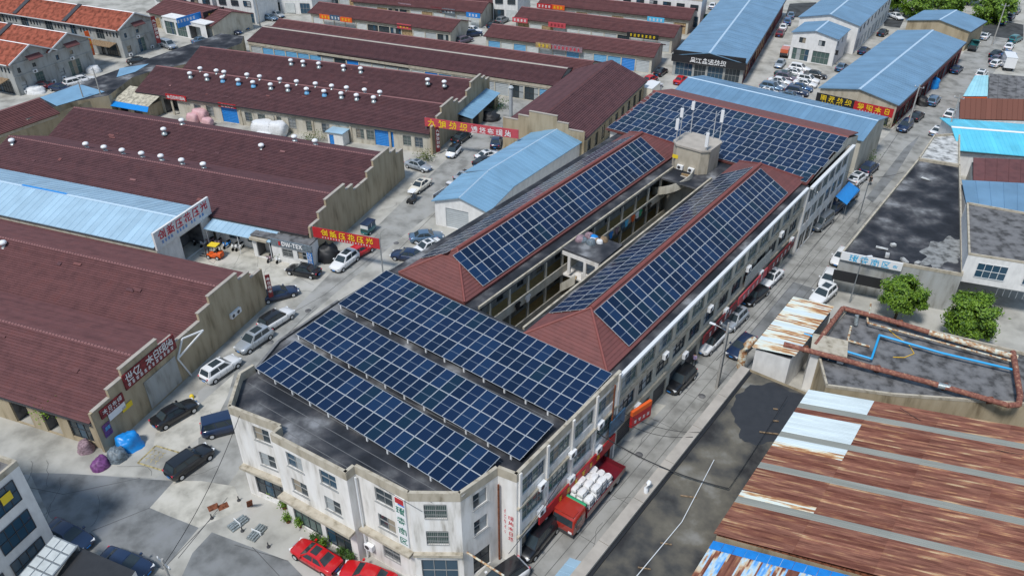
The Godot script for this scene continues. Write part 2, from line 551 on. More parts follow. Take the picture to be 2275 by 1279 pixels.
# ---------- lettering ----------
const GLYPH := {
	"创": "4004 4063 2454 5456 2428 2868 6867 7277 9099 9988",
	"新": "2032 0252 1324 4334 0555 3539 0757 2709 4759 8061 6168 6889 6494 8499",
	"压": "1191 1109 3585 6269 2999 7687",
	"花": "0292 3033 6063 3407 2629 9457 5459 5999 9997",
	"光": "5054 1133 9173 0494 3427 2709 6468 6898 9896",
	"九": "4044 4409 0373 7378 7899 9997",
	"飒": "1013 0343 2039 0959 5159 5191 9198 6387 8367",
	"纺": "3011 1132 3205 0535 0938 7071 4292 6265 6549 6494 9489 8978",
	"织": "3011 1132 3205 0535 0938 5191 5155 9195 5595 6749 8799",
	"通": "1011 0323 2327 0999 4191 4147 9197 4494 4747 6147 7077",
	"坯": "0333 2028 0838 4191 7145 7177 7395 4999",
	"布": "0292 4006 2585 2528 8588 5359",
	"现": "0131 1118 0434 0838 5090 5056 9096 7275 7549 7679 7999 9997",
	"货": "3014 2028 6064 5393 2595 2599 9599 5758 5309",
	"世": "0494 2029 5056 8086 5686 2999",
	"亿": "3004 1439 4191 9149 4999 9997",
	"本": "0393 5059 5308 5398 3777",
	"白": "5041 2181 2129 8189 2585 2989",
	"瑞": "0131 1118 0434 0838 5053 7053 9093 5393 4494 5559 6569 8589 4599",
	"霖": "1181 5054 0393 2333 7383 0646 2629 5696 7679 2649 7658",
	"商": "5051 0292 3243 7263 1494 1419 9499 3969 3668 3666",
	"区": "1191 1119 1999 8337 3377",
	"吴": "2181 2124 8184 2484 1696 0898 5609 5799",
	"江": "0112 0314 0927 3292 6269 3999",
	"鑫": "5022 5082 3272 5254 1525 0746 0949 2529 6575 5797 5999 7579",
	"浩": "0112 0314 0927 4131 3494 6054 3191 3696 3639 9699 3999",
	"闽": "1010 1019 3191 9199 3373 3336 7376 3676 5258 3878",
	"豫": "1041 4124 0444 2529 4508 6052 5191 9164 5494 7459 5989",
	"锦": "2002 1131 0333 2128 0838 5181 5154 8184 5353 4595 4649 9649 6569",
	"超": "0232 1017 0535 1799 2747 4191 9194 6145 5696 5659 9699 5999",
	"厂": "1191 1109",
}

func letters(s: SurfaceTool, text: String, o: Vector3, r: Vector3, u: Vector3, size: float, pitch: float, wt := 0.11) -> void:
	# o is the middle of the first character; r and u are the writing directions
	for i in text.length():
		var ch := text[i]
		var c := o + r * pitch * i
		var n := r.cross(u).normalized()
		if GLYPH.has(ch):
			for tk in GLYPH[ch].split(" "):
				var p := Vector2(tk[0].to_int() / 9.0 - 0.5, 0.5 - tk[1].to_int() / 9.0) * size
				var q := Vector2(tk[2].to_int() / 9.0 - 0.5, 0.5 - tk[3].to_int() / 9.0) * size
				var d := (q - p).normalized()
				if d == Vector2.ZERO: continue
				var k := Vector2(-d.y, d.x) * size * wt * 0.5
				p -= d * size * wt * 0.4
				q += d * size * wt * 0.4
				var pts := []
				for e in [p + k, q + k, q - k, p - k]:
					pts.append(c + r * e.x + u * e.y + n * 0.03)
				quad(s, pts[0], pts[1], pts[2], pts[3])
		elif ch == "▪":
			# a line of print too small to read: short uneven bars
			for j in 3:
				var y := size * (0.3 - 0.3 * j)
				var w := size * rng.randf_range(0.25, 0.4)
				quad(s, c + r * -w + u * (y + size * 0.07) + n * 0.03, c + r * w + u * (y + size * 0.07) + n * 0.03, c + r * w + u * (y - size * 0.07) + n * 0.03, c + r * -w + u * (y - size * 0.07) + n * 0.03)
			quad(s, c + r * -size * 0.06 + u * size * 0.4 + n * 0.032, c + r * size * 0.06 + u * size * 0.4 + n * 0.032, c + r * size * 0.06 - u * size * 0.4 + n * 0.032, c + r * -size * 0.06 - u * size * 0.4 + n * 0.032)

func latin(parent: Node, text: String, o: Vector3, r: Vector3, u: Vector3, size: float, m: Material) -> void:
	var t := TextMesh.new()
	var f := SystemFont.new()
	f.font_names = PackedStringArray(["Droid Sans"])
	f.font_weight = 700
	t.font = f
	t.text = text
	t.font_size = 32
	t.pixel_size = size / 23.0
	t.depth = 0.06
	t.material = m
	inst("lettering", t, parent, Transform3D(Basis(r, u, r.cross(u)), o))

# a board: centre, facing azimuth, size, backing, rows of text [text, size, x0, y, pitch, material]
func sign_board(called: String, label: String, c: Vector3, face: float, w: float, h: float, bg: Material, rows: Array, lean := 0.0, cat := "sign", th := 0.14, group := "") -> Node3D:
	var o := thing(called, label, cat, c, face + 90.0, group)
	# local +x = writing direction, +z = outward
	if face > -900.0:
		var out := dirv(face)
		var r := Vector3.UP.cross(out).normalized()
		o.transform = Transform3D(Basis(r, Vector3.UP, out).rotated(r, -lean), c)
	var s := st()
	box(s, Vector3.ZERO, Vector3(w, h, th))
	part("board", s, bg, o)
	for row in rows:
		var t := st()
		letters(t, row[0], Vector3(row[2], row[3], th * 0.5), Vector3.RIGHT, Vector3.UP, row[1], row[4], 0.13)
		part("lettering", t, row[5], o)
	return o

# ---------- ground ----------
func sheet(called: String, pts: Array, y: float, m: Material, keep := true, parent: Node = self) -> MeshInstance3D:
	var poly := PackedVector2Array()
	for p in pts:
		poly.append(Vector2(p.x, p.z))
	var idx := Geometry2D.triangulate_polygon(poly)
	var s := st()
	for k in range(0, idx.size(), 3):
		var tri := [poly[idx[k]], poly[idx[k + 1]], poly[idx[k + 2]]]
		for t in tri:
			s.add_vertex(Vector3(t.x, y, t.y))
	var o := part(called, s, m, parent)
	if keep: o.set_meta("kind", "structure")
	return o

func ground() -> void:
	var s := st()
	quad(s, Vector3(-420, 0, -520), Vector3(420, 0, -520), Vector3(420, 0, 60), Vector3(-420, 0, 60))
	tag(part("ground", s, M.ground, self), "", "", "", "structure")
	sheet("street", [Mp(10, -26.5), Mp(240, -26.5), Mp(240, -18.5), Mp(90, -17.5), Mp(10, -18.6)], 0.004, M.street)
	sheet("road", [Vector3(-25.06, 0, -54.04), Vector3(-26.69, 0, -46.90), Vector3(-29.44, 0, -39.52), Vector3(-48.77, 0, -39.52), Vector3(-55.84, 0, -50.60), Vector3(-41.23, 0, -51.04), Vector3(-33.04, 0, -50.49), Vector3(-30.27, 0, -54.04), Vector3(-33.09, 0, -62.50), Vector3(-30.84, 0, -67.75), Vector3(-26.87, 0, -76.28), Vector3(-18.27, 0, -101.03), Vector3(-5.55, 0, -135.27), Vector3(2.05, 0, -154.25), Vector3(5.70, 0, -154.25), Vector3(-4.20, 0, -116.26), Vector3(-15.04, 0, -95.76), Vector3(-26.02, 0, -72.71)], 0.004, M.street)
	sheet("road_patch", [Vector3(-45.06, 0, -51.15), Vector3(-41.23, 0, -51.04), Vector3(-34.40, 0, -50.43), Vector3(-31.22, 0, -50.16), Vector3(-32.25, 0, -47.00), Vector3(-30.20, 0, -46.10), Vector3(-27.16, 0, -44.83), Vector3(-28.67, 0, -40.59), Vector3(-35.48, 0, -42.59), Vector3(-40.59, 0, -45.90)], 0.008, M.slab_dark)
	sheet("road_patch", [Vector3(-25.88, 0, -44.35), Vector3(-18.59, 0, -41.42), Vector3(-17.08, 0, -39.99), Vector3(-15.96, 0, -37.88), Vector3(-27.02, 0, -37.88), Vector3(-26.82, 0, -42.22)], 0.008, M.slab_dark)
	sheet("road_patch", [Vector3(-31.22, 0, -50.16), Vector3(-28.77, 0, -50.16), Vector3(-25.46, 0, -49.51), Vector3(-23.89, 0, -46.90), Vector3(-27.16, 0, -44.83), Vector3(-30.20, 0, -46.10), Vector3(-32.25, 0, -47.00)], 0.008, M.slab_light)
	sheet("road_patch", [Vector3(-35.31, 0, -56.49), Vector3(-32.39, 0, -60.41), Vector3(-30.16, 0, -65.44), Vector3(-29.79, 0, -61.80), Vector3(-29.95, 0, -57.12), Vector3(-31.90, 0, -53.74), Vector3(-34.83, 0, -54.64)], 0.008, M.slab_light)
	sheet("road_patch", [Vector3(-27.79, 0, -63.95), Vector3(-25.20, 0, -71.42), Vector3(-23.04, 0, -71.00), Vector3(-25.76, 0, -65.44), Vector3(-27.94, 0, -61.10)], 0.008, M.slab_dark)
	sheet("road_patch", [Vector3(35.96, 0, -83.55), Vector3(38.55, 0, -81.80), Vector3(33.46, 0, -76.28), Vector3(29.42, 0, -72.71), Vector3(27.57, 0, -71.00), Vector3(27.55, 0, -72.54)], 0.008, M.slab_dark)
	sheet("road_patch", [Vector3(45.89, 0, -90.87), Vector3(46.17, 0, -89.13), Vector3(39.90, 0, -82.11), Vector3(38.48, 0, -82.11)], 0.008, M.slab_dark)
	sheet("road_patch", [Vector3(123.81, 0, -208.33), Vector3(129.73, 0, -201.99), Vector3(122.35, 0, -188.41), Vector3(116.17, 0, -192.13), Vector3(116.29, 0, -196.76)], 0.008, M.asphalt)
	sheet("road_patch", [Vector3(96.54, 0, -207.46), Vector3(101.79, 0, -207.46), Vector3(97.20, 0, -199.14), Vector3(93.89, 0, -200.76)], 0.008, M.asphalt)
	sheet("road_patch", [Vector3(76.63, 0, -223.04), Vector3(84.55, 0, -224.51), Vector3(77.56, 0, -208.33), Vector3(71.38, 0, -209.20)], 0.008, M.asphalt)
	sheet("road_patch", [Vector3(67.52, 0, -125.21), Vector3(72.78, 0, -131.10), Vector3(61.64, 0, -114.59), Vector3(54.46, 0, -105.27), Vector3(53.99, 0, -106.75)], 0.008, M.slab_dark)
	sheet("road_patch", [Vector3(11.89, 0, -61.80), Vector3(15.90, 0, -60.41), Vector3(11.54, 0, -55.25), Vector3(8.96, 0, -55.86)], 0.008, M.slab_light)
	sheet("yard", [Wp(-100, 63.6), Wp(-55, 63.6), Wp(-55, 75), Wp(-100, 75)], 0.012, M.slab_light)
	# joints in the concrete
	var c := st()
	for v in [-23.4, -22.2, -21.1, -20.0]:
		quad(c, Mp(20, v, 0.012), Mp(118, v + 0.15, 0.012), Mp(118, v + 0.20, 0.012), Mp(20, v + 0.05, 0.012))
	for k in 18:
		var u := 22.0 + k * 5.5
		quad(c, Mp(u, -25, 0.012), Mp(u + 0.04, -25, 0.012), Mp(u + 0.04, -18.8, 0.012), Mp(u, -18.8, 0.012))
	for l in [[Vector3(-44.37, 0, -49.40), Vector3(-40.67, 0, -48.55)], [Vector3(-40.67, 0, -48.55), Vector3(-34.50, 0, -50.49)], [Vector3(-36.31, 0, -44.45), Vector3(-32.25, 0, -47.00)], [Vector3(-28.74, 0, -40.59), Vector3(-26.13, 0, -46.40)], [Vector3(-27.84, 0, -41.69), Vector3(-25.68, 0, -48.19)], [Vector3(-18.98, 0, -39.99), Vector3(-21.96, 0, -42.81)], [Vector3(-23.55, 0, -43.04), Vector3(-18.59, 0, -41.42)], [Vector3(-26.87, 0, -76.28), Vector3(-23.41, 0, -80.60)], [Vector3(-23.41, 0, -80.60), Vector3(-18.14, 0, -90.87)], [Vector3(-27.25, 0, -69.35), Vector3(-24.02, 0, -78.16)], [Vector3(-15.70, 0, -90.87), Vector3(-9.43, 0, -106.75)]]:
		var d: Vector3 = (l[1] - l[0]).normalized().cross(Vector3.UP) * 0.03
		quad(c, l[0] + d + Vector3.UP * 0.012, l[1] + d + Vector3.UP * 0.012, l[1] - d + Vector3.UP * 0.012, l[0] - d + Vector3.UP * 0.012)
	tag(part("pavement_joints", c, M.crack, self), "", "", "", "structure")
	# wandering cracks and round covers in the lanes
	var ck := st()
	var cr := RandomNumberGenerator.new()
	cr.seed = 21
	for k in 60:
		var p: Vector3
		var z := cr.randi() % 4
		if z == 0: p = Mp(cr.randf_range(25, 110), cr.randf_range(-24, -19.5))
		elif z == 1: p = Wp(cr.randf_range(-54, -46), cr.randf_range(40, 130))
		elif z == 2: p = Wp(cr.randf_range(-70, -40), cr.randf_range(28, 38))
		else: p = Wp(cr.randf_range(-68, -56), cr.randf_range(65, 72))
		var a := cr.randf() * TAU
		for j in 7:
			a += cr.randf_range(-0.5, 0.5)
			var e := p + Vector3(cos(a), 0, sin(a)) * cr.randf_range(0.3, 0.9)
			var n := (e - p).normalized().cross(Vector3.UP) * 0.016
			var up := Vector3.UP * 0.0135
			quad(ck, p + n + up, e + n + up, e - n + up, p - n + up)
			p = e
	tag(part("pavement_cracks", ck, M.crack, self), "", "", "", "structure")
	for p in [Vector3(-24.70, 0, -77.21), Vector3(-27.68, 0, -71.00), Vector3(19.90, 0, -61.80), Vector3(12.18, 0, -53.45), Vector3(-16.00, 0, -93.27)]:
		var h := st()
		lathe(h, p, [Vector2(0.38, 0.0), Vector2(0.38, 0.018), Vector2(0.001, 0.02)], 16)
		tag(part("manhole_cover", h, M.deck_grey, self), "round grey manhole cover flush with the lane paving", "manhole cover", "round manhole covers")
	# worn yellow box on the road
	var y := st()
	var q := [Vector3(-34.61, 0, -54.64), Vector3(-31.88, 0, -53.68), Vector3(-32.29, 0, -51.27), Vector3(-35.47, 0, -52.40)]
	for k in 4:
		var a: Vector3 = q[k]
		var b: Vector3 = q[(k + 1) % 4]
		var n := (b - a).normalized().cross(Vector3.UP) * 0.09
		var up := Vector3.UP * 0.014
		quad(y, a + n + up, b + n + up, b - n + up, a - n + up)
	for r in 3:
		for k in 3:
			var p: Vector3 = q[3].lerp(q[0], 0.25 + 0.22 * r).lerp(q[2].lerp(q[1], 0.25 + 0.22 * r), 0.15 + 0.17 * k)
			quad(y, p + Vector3(-0.2, 0.014, -0.25), p + Vector3(0.2, 0.014, -0.25), p + Vector3(0.2, 0.014, -0.18), p + Vector3(-0.2, 0.014, -0.18))
			quad(y, p + Vector3(-0.03, 0.014, -0.2), p + Vector3(0.03, 0.014, -0.2), p + Vector3(0.03, 0.014, 0.2), p + Vector3(-0.03, 0.014, 0.2))
	tag(part("road_markings", y, M.yellow_line, self), "", "", "", "structure")
	for p in [Vector3(-26.62, 0, -47.06), Vector3(-25.77, 0, -47.16)]:
		var h := st()
		box(h, p + Vector3.UP * 0.012, Vector3(0.9, 0.012, 0.7), Basis(Vector3.UP, 0.6))
		tag(part("manhole_cover", h, M.rust_iron, self), "rusty square drain cover set in the pale concrete by the pipe bundles", "drain cover", "drain covers")

# ---------- the solar-roofed commercial building ----------
func q(u: float, y: float, v: float) -> Vector3:
	return Vector3(u - 70.0, y, v + 40.0)

func parapet(parent: Node, pts: Array, y0: float, y1: float, th: float, m: Material, called := "parapet") -> void:
	for i in pts.size() - 1:
		var a: Vector3 = pts[i]
		var b: Vector3 = pts[i + 1]
		var dx := (b - a)
		dx.y = 0
		var L := dx.length()
		dx = dx.normalized()
		var n := dx.cross(Vector3.UP)
		var s := st()
		box(s, (a + b) * 0.5 * Vector3(1, 0, 1) - n * (th * 0.5 - 0.03) + Vector3.UP * (y0 + y1) * 0.5, Vector3(L + 0.02 * (i % 2), y1 - y0, th), Basis(dx, Vector3.UP, n))
		part(called, s, m, parent)

func ac_unit(parent: Node, p: Vector3, n: Vector3) -> void:
	var x := Vector3.UP.cross(n)
	var b := Basis(x, Vector3.UP, n)
	var s := st()
	box(s, p + n * 0.22, Vector3(0.85, 0.6, 0.36), b)
	var o := part("air_conditioner", s, M.white_paint, parent)
	var g := st()
	for k in 10:
		var a := TAU * k / 10.0
		var c := TAU * (k + 1) / 10.0
		var o2 := p + n * 0.405 - x * 0.12
		for v in [o2, o2 + (x * cos(a) + Vector3.UP * sin(a)) * 0.24, o2 + (x * cos(c) + Vector3.UP * sin(c)) * 0.24]:
			g.add_vertex(v)
	part("fan_grille", g, M.frame_dark, o)

func main_building() -> void:
	var o := thing("commercial_building", "long white three storey building with solar rows and two red hipped roofs", "building", Mp(70, -40), 37.4)
	var top := 10.5
	var A := [[27.5, -51.3], [24.3, -48.4], [25.4, -43.1], [24.4, -43.0], [25.2, -35.1], [26.1, -35.1], [26.6, -30.0], [28.9, -26.9], [32.6, -26.3], [32.9, -24.7], [48.2, -24.7], [48.2, -25.0], [95.0, -25.0], [95.0, -24.6], [112.0, -24.6], [112.0, -55.0], [96.0, -55.0], [96.0, -53.6], [41.0, -53.6], [33.0, -53.0], [29.0, -51.3]]
	var P := []
	for a in A: P.append(q(a[0], 0, a[1]))
	var W2 := func(x0: float, x1: float, k: String) -> Array: return [[x0, 7.75, x1, 9.35, k], [x0, 4.75, x1, 6.35, k]]
	var walls := [
		[],
		W2.call(2.3, 4.0, "ws") + [[1.0, 0.6, 4.6, 3.2, "wd"]],
		[],
		W2.call(1.4, 3.1, "ws") + W2.call(5.0, 6.7, "ws") + [[0.7, 0.4, 3.9, 3.1, "wdg"], [4.4, 0.1, 7.2, 3.1, "wd"]],
		[],
		W2.call(1.8, 3.5, "ws") + [[1.9, 1.2, 3.6, 2.8, "wr"]],
		W2.call(1.1, 2.8, "wgr") + [[0.5, 0.1, 3.4, 2.9, "wb"]],
		W2.call(1.2, 2.6, "ws") + [[1.0, 0.1, 2.8, 2.5, "wd"]],
		[],
		grid_holes(0.4, 15.0, 3.6, 3.0, 7.6, 9.3, "wg") + grid_holes(0.4, 15.0, 3.6, 3.0, 4.4, 6.2, "wg") + grid_holes(0.4, 15.0, 3.6, 3.0, 0.1, 2.5, "wd"),
		[],
		grid_holes(0.6, 46.4, 3.4, 2.7, 7.2, 8.9, "wg") + grid_holes(0.6, 46.4, 3.4, 2.7, 4.2, 5.9, "wd") + grid_holes(0.6, 46.4, 3.4, 2.8, 0.1, 2.4, "sk"),
		[],
		grid_holes(0.4, 16.6, 2.7, 2.3, 7.2, 9.2, "wg") + grid_holes(0.4, 16.6, 2.7, 2.3, 4.0, 6.0, "wg") + grid_holes(0.4, 16.6, 2.7, 2.3, 0.1, 2.6, "wd"),
	]
	for i in P.size():
		var h: Array = walls[i] if i < walls.size() else []
		var t: float = top if i <= 9 or i == 20 else 9.75
		wall(o, P[i], P[(i + 1) % P.size()], 0.0, t, h, M.plaster if i in [11] else M.white_tile)
	# roof decks
	var deck := []
	for a in A.slice(0, 10): deck.append(q(a[0] , 0, a[1]))
	deck += [q(48.6, 0, -24.7), q(48.6, 0, -53.6), q(41, 0, -53.6), q(33, 0, -53.0), q(29, 0, -51.3)]
	sheet("roof_deck", deck, 9.7, M.deck, false, o)
	for r in [[48.6, 96.0, -53.6, -41.4], [48.6, 96.0, -35.9, -25.0], [86.5, 96.0, -41.4, -35.9]]:
		var s := st()
		slab(s, q(r[0], 9.7, r[2]), q(r[1], 9.7, r[2]), q(r[0], 9.7, r[3]), q(r[1], 9.7, r[3]), 0.25)
		part("roof_deck", s, M.deck, o)
	# membrane laps on the front deck
	for k in 14:
		var s := st()
		var u := 25.6 + k * 1.05
		var v0: float = max(-51.0 + maxf(0.0, 27.5 - u), -53.0)
		beam(s, q(u, 9.706, -47.5 if u < 27.5 else v0 + 0.6), q(u + 0.9, 9.706, -28.5 if u < 30 else -26.8), 0.05, 0.012)
		part("membrane_lap", s, M.seam, o)
	parapet(o, [P[20], P[0], P[1], P[2], P[3], P[4], P[5], P[6], P[7], P[8], P[9], P[10]], 9.7, top + 0.06, 0.28, M.cement_light)
	parapet(o, [P[18], P[19], P[20]], 9.7, 9.95, 0.25, M.deck_grey)
	# ledges
	for e in [[1, 0.55], [3, 0.75], [5, 0.6], [6, 0.35]]:
		var a: Vector3 = P[e[0]]
		var b: Vector3 = P[e[0] + 1]
		var n := (b - a).normalized().cross(Vector3.UP)
		var s := st()
		box(s, (a + b) * 0.5 + n * (e[1] * 0.5 + 0.004) + Vector3.UP * 3.75, Vector3((b - a).length(), 0.28, e[1]), Basis((b - a).normalized(), Vector3.UP, n))
		part("canopy_ledge", s, M.cement_light, o)
	# street side: cornices, gutter, pilasters, air conditioners
	var s := st()
	box(s, q(71.6, 9.75, -24.80), Vector3(46.8, 0.28, 0.36))
	part("gutter", s, M.frame_white, o)
	s = st()
	box(s, q(103.5, 9.9, -24.35), Vector3(17.0, 0.3, 0.45))
	part("gutter", s, M.frame_white, o)
	for y in [6.7, 3.35]:
		s = st()
		box(s, q(71.6, y, -24.90), Vector3(46.8, 0.55, 0.24))
		part("band_course", s, M.cement_light, o)
		s = st()
		box(s, q(40.5, y, -24.60), Vector3(15.2, 0.2, 0.24))
		part("band_course", s, M.cement_light, o)
	for k in 5:
		s = st()
		box(s, q(33.25 + k * 3.65, 5.3, -24.62), Vector3(0.28, 10.3, 0.2))
		part("pilaster", s, M.white_tile, o)
	for k in 6:
		ac_unit(o, q(36.0 + (k % 3) * 4.4, 6.8 if k < 3 else 3.75, -24.7), Vector3(0, 0, 1))
	for k in 9:
		ac_unit(o, q(52.0 + k * 5.0, 6.75 if k % 2 else 3.6, -24.78), Vector3(0, 0, 1))
	ac_unit(o, q(26.15, 1.6, -34.6), Vector3(-1, 0, 0.1).normalized())
	# drain pipes
	for p in [[26.0, -35.0, 9.6], [32.5, -26.15, 9.0], [47.0, -24.55, 9.9]]:
		s = st()
		tube(s, [q(p[0] - 0.12, 0.1, p[1] + 0.08), q(p[0] - 0.12, p[2], p[1] + 0.08)], 0.09, 6)
		part("drain_pipe", s, M.frame_white if p[0] < 30 else M.rust_iron, o)
	# the two hipped roofs
	for r in [[47.8, 96.8, -35.2, -25.9, 12.55], [48.4, 96.5, -52.2, -43.0, 12.55]]:
		var u0: float = r[0]
		var u1: float = r[1]
		var v0: float = r[2]
		var v1: float = r[3]
		var vm := (v0 + v1) * 0.5
		var hr: float = r[4]
		var he := 10.0
		s = st()
		for f in [[q(u0, he - 0.02, v1), q(u1, he - 0.02, v1), q(u0 + 4.4, hr - 0.02, vm), q(u1 - 4.6, hr - 0.02, vm)], [q(u1, he - 0.02, v0), q(u0, he - 0.02, v0), q(u1 - 4.6, hr - 0.02, vm), q(u0 + 4.4, hr - 0.02, vm)]]:
			quad(s, f[0], f[1], f[3], f[2])
		for f in [[q(u0, he - 0.02, v0), q(u0, he - 0.02, v1), q(u0 + 4.4, hr - 0.02, vm)], [q(u1, he - 0.02, v1), q(u1, he - 0.02, v0), q(u1 - 4.6, hr - 0.02, vm)]]:
			for p in f: s.add_vertex(p)
		quad(s, q(u0, he - 0.3, v0), q(u1, he - 0.3, v0), q(u1, he - 0.3, v1), q(u0, he - 0.3, v1))
		quad(s, q(u0, he - 0.3, v1), q(u1, he - 0.3, v1), q(u1, he, v1), q(u0, he, v1))
		quad(s, q(u0, he - 0.3, v0), q(u0, he - 0.3, v1), q(u0, he, v1), q(u0, he, v0))
		var roof := part("hipped_roof", s, M.red_tile, o)
		courses(roof, q(u0, he, v1), q(u1, he, v1), q(u0 + 4.4, hr, vm), q(u1 - 4.6, hr, vm), 14, M.red_tile)
		courses(roof, q(u1, he, v0), q(u0, he, v0), q(u1 - 4.6, hr, vm), q(u0 + 4.4, hr, vm), 14, M.red_tile)
		courses(roof, q(u0, he, v0), q(u0, he, v1), q(u0 + 4.4, hr, vm), q(u0 + 4.4, hr, vm), 14, M.red_tile)
		courses(roof, q(u1, he, v1), q(u1, he, v0), q(u1 - 4.6, hr, vm), q(u1 - 4.6, hr, vm), 14, M.red_tile)
		for e in [[q(u0 + 4.4, hr, vm), q(u1 - 4.6, hr, vm), 0.24], [q(u0, he, v0), q(u0 + 4.4, hr, vm), 0.13], [q(u0, he, v1), q(u0 + 4.4, hr, vm), 0.13], [q(u1, he, v0), q(u1 - 4.6, hr, vm), 0.13], [q(u1, he, v1), q(u1 - 4.6, hr, vm), 0.13]]:
			s = st()
			tube(s, [e[0] + Vector3.UP * 0.05, e[1] + Vector3.UP * 0.05], e[2], 8)
			part("ridge_tile", s, M.ridge_red, roof)
	# far gabled roof that carries the big array
	s = st()
	slab(s, q(95.6, 9.95, -55.6), q(95.6, 9.95, -25.2), q(110.0, 11.7, -55.6), q(110.0, 11.7, -25.2), 0.15)
	slab(s, q(116.5, 10.2, -55.6), q(116.5, 10.2, -25.2), q(110.0, 11.69, -55.6), q(110.0, 11.69, -25.2), 0.15)
	var fr := part("tiled_roof", s, M.red_tile, o)
	courses(fr, q(95.6, 9.95, -55.6), q(95.6, 9.95, -25.2), q(110.0, 11.7, -55.6), q(110.0, 11.7, -25.2), 34, M.red_tile)
	cap(fr, q(110, 11.75, -55.7), q(110, 11.75, -24.9), 0.3, 0.15, M.ridge_red)
	s = st()
	for p in [q(96, 9.9, -25.0), q(116, 9.9, -25.0), q(110, 11.5, -25.0)]: s.add_vertex(p)
	quad(s, q(112, 9.9, -25.0), q(116, 9.9, -25.0), q(116, 0, -25.0), q(112, 0, -25.0))
	quad(s, q(116, 9.9, -25.0), q(116, 9.9, -55.0), q(116, 0, -55.0), q(116, 0, -25.0))
	part("gable_wall", s, M.plaster, o)
	# courtyard galleries
	s = st()
	quad(s, q(48.6, 0.03, -43.4), q(90, 0.03, -43.4), q(90, 0.03, -35.9), q(48.6, 0.03, -35.9))
	part("court_floor", s, M.deck_grey, o)
	wall(o, q(48.6, 0, -43.4), q(90, 0, -43.4), 0.0, 9.5, grid_holes(0.5, 41, 3.4, 1.2, 6.6, 9.0, "wd") + grid_holes(0.5, 41, 3.4, 1.2, 3.4, 5.6, "wd"), M.grey_tile)
	s = st()
	quad(s, q(48.6, 0, -43.4), q(48.6, 9.5, -43.4), q(48.6, 9.5, -35.9), q(48.6, 0, -35.9))
	quad(s, q(90, 0, -43.4), q(90, 9.5, -43.4), q(90, 9.5, -35.9), q(90, 0, -35.9))
	quad(s, q(48.6, 0, -35.9), q(90, 0, -35.9), q(90, 9.5, -35.9), q(48.6, 9.5, -35.9))
	part("wall", s, M.plaster, o)
	for y in [6.4, 3.1]:
		s = st()
		box(s, q(69.3, y - 0.1, -42.4), Vector3(41.2, 0.2, 1.96))
		part("gallery_floor", s, M.gallery_floor, o)
		s = st()
		box(s, q(69.3, y + 0.45, -41.35), Vector3(41.2, 1.1, 0.14))
		part("gallery_parapet", s, M.plaster, o)
		s = st()
		box(s, q(69.3, y - 0.1, -36.6), Vector3(41.2, 0.2, 1.3))
		part("gallery_floor", s, M.gallery_floor, o)
		s = st()
		box(s, q(69.3, y + 0.45, -37.25), Vector3(41.2, 1.1, 0.14))
		part("gallery_parapet", s, M.plaster, o)
	for k in 12:
		s = st()
		box(s, q(50.5 + k * 3.3, 4.7, -41.5), Vector3(0.25, 9.4, 0.25))
		part("gallery_post", s, M.plaster, o)
	s = st()
	box(s, q(69.3, 9.85, -41.42), Vector3(41.2, 0.3, 0.2))
	box(s, q(69.3, 9.85, -35.85), Vector3(41.2, 0.3, 0.22))
	part("eave_kerb", s, M.cement_light, o)
	# cross bridge with its own flat roof
	s = st()
	box(s, q(65.8, 9.7, -39.0), Vector3(4.7, 0.3, 5.3))
	var br := part("bridge_roof", s, M.deck, o)
	s = st()
	box(s, q(63.5, 9.3, -39.0), Vector3(0.2, 0.5, 4.9))
	for v in [-40.4, -38.3, -36.8]:
		box(s, q(63.5, 8.0, v), Vector3(0.22, 2.2, 0.35))
	box(s, q(63.5, 7.1, -37.6), Vector3(0.16, 0.9, 2.2))
	box(s, q(65.8, 6.3, -39.0), Vector3(4.4, 0.2, 4.6))
	part("bridge_frame", s, M.white_tile, br)
	# stair penthouse: a block with cut corners on a round drum
	var oct := []
	for k in [[-2.4, -1.7], [-1.5, -2.6], [1.7, -2.6], [2.4, -1.9], [2.4, 1.9], [1.7, 2.6], [-1.5, 2.6], [-2.4, 1.7]]:
		oct.append(q(92.5 + k[0], 0, -39.6 + k[1]))
	s = st()
	for k in 8:
		var a: Vector3 = oct[k]
		var b: Vector3 = oct[(k + 1) % 8]
		quad(s, a + Vector3.UP * 9.6, b + Vector3.UP * 9.6, b + Vector3.UP * 13.0, a + Vector3.UP * 13.0)
	var th := part("stair_penthouse", s, M.cement_light, o)
	s = st()
	var mid := q(92.5, 0, -39.6)
	for k in 8:
		var a: Vector3 = mid + (oct[k] - mid) * 1.06
		var b: Vector3 = mid + (oct[(k + 1) % 8] - mid) * 1.06
		quad(s, a + Vector3.UP * 12.95, b + Vector3.UP * 12.95, b + Vector3.UP * 13.2, a + Vector3.UP * 13.2)
		for p in [a + Vector3.UP * 13.2, b + Vector3.UP * 13.2, mid + Vector3.UP * 13.25, a + Vector3.UP * 12.95, b + Vector3.UP * 12.95, mid + Vector3.UP * 12.95]: s.add_vertex(p)
	part("penthouse_roof", s, M.coping, th)
	s = st()
	lathe(s, q(91.6, 0, -39.7), [Vector2(3.2, 0.0), Vector2(3.2, 9.3), Vector2(3.0, 9.6), Vector2(0.5, 9.62)], 20)
	part("stair_drum", s, M.plaster, th)
	s = st()
	box(s, q(90.08, 11.4, -41.4), Vector3(0.04, 0.5, 0.8))
	part("notice_plate", s, M.yellow, th)
	for k in 2:
		ac_unit(th, q(90.1, 10.2, -40.4 + k * 1.6), Vector3(-1, 0, 0))
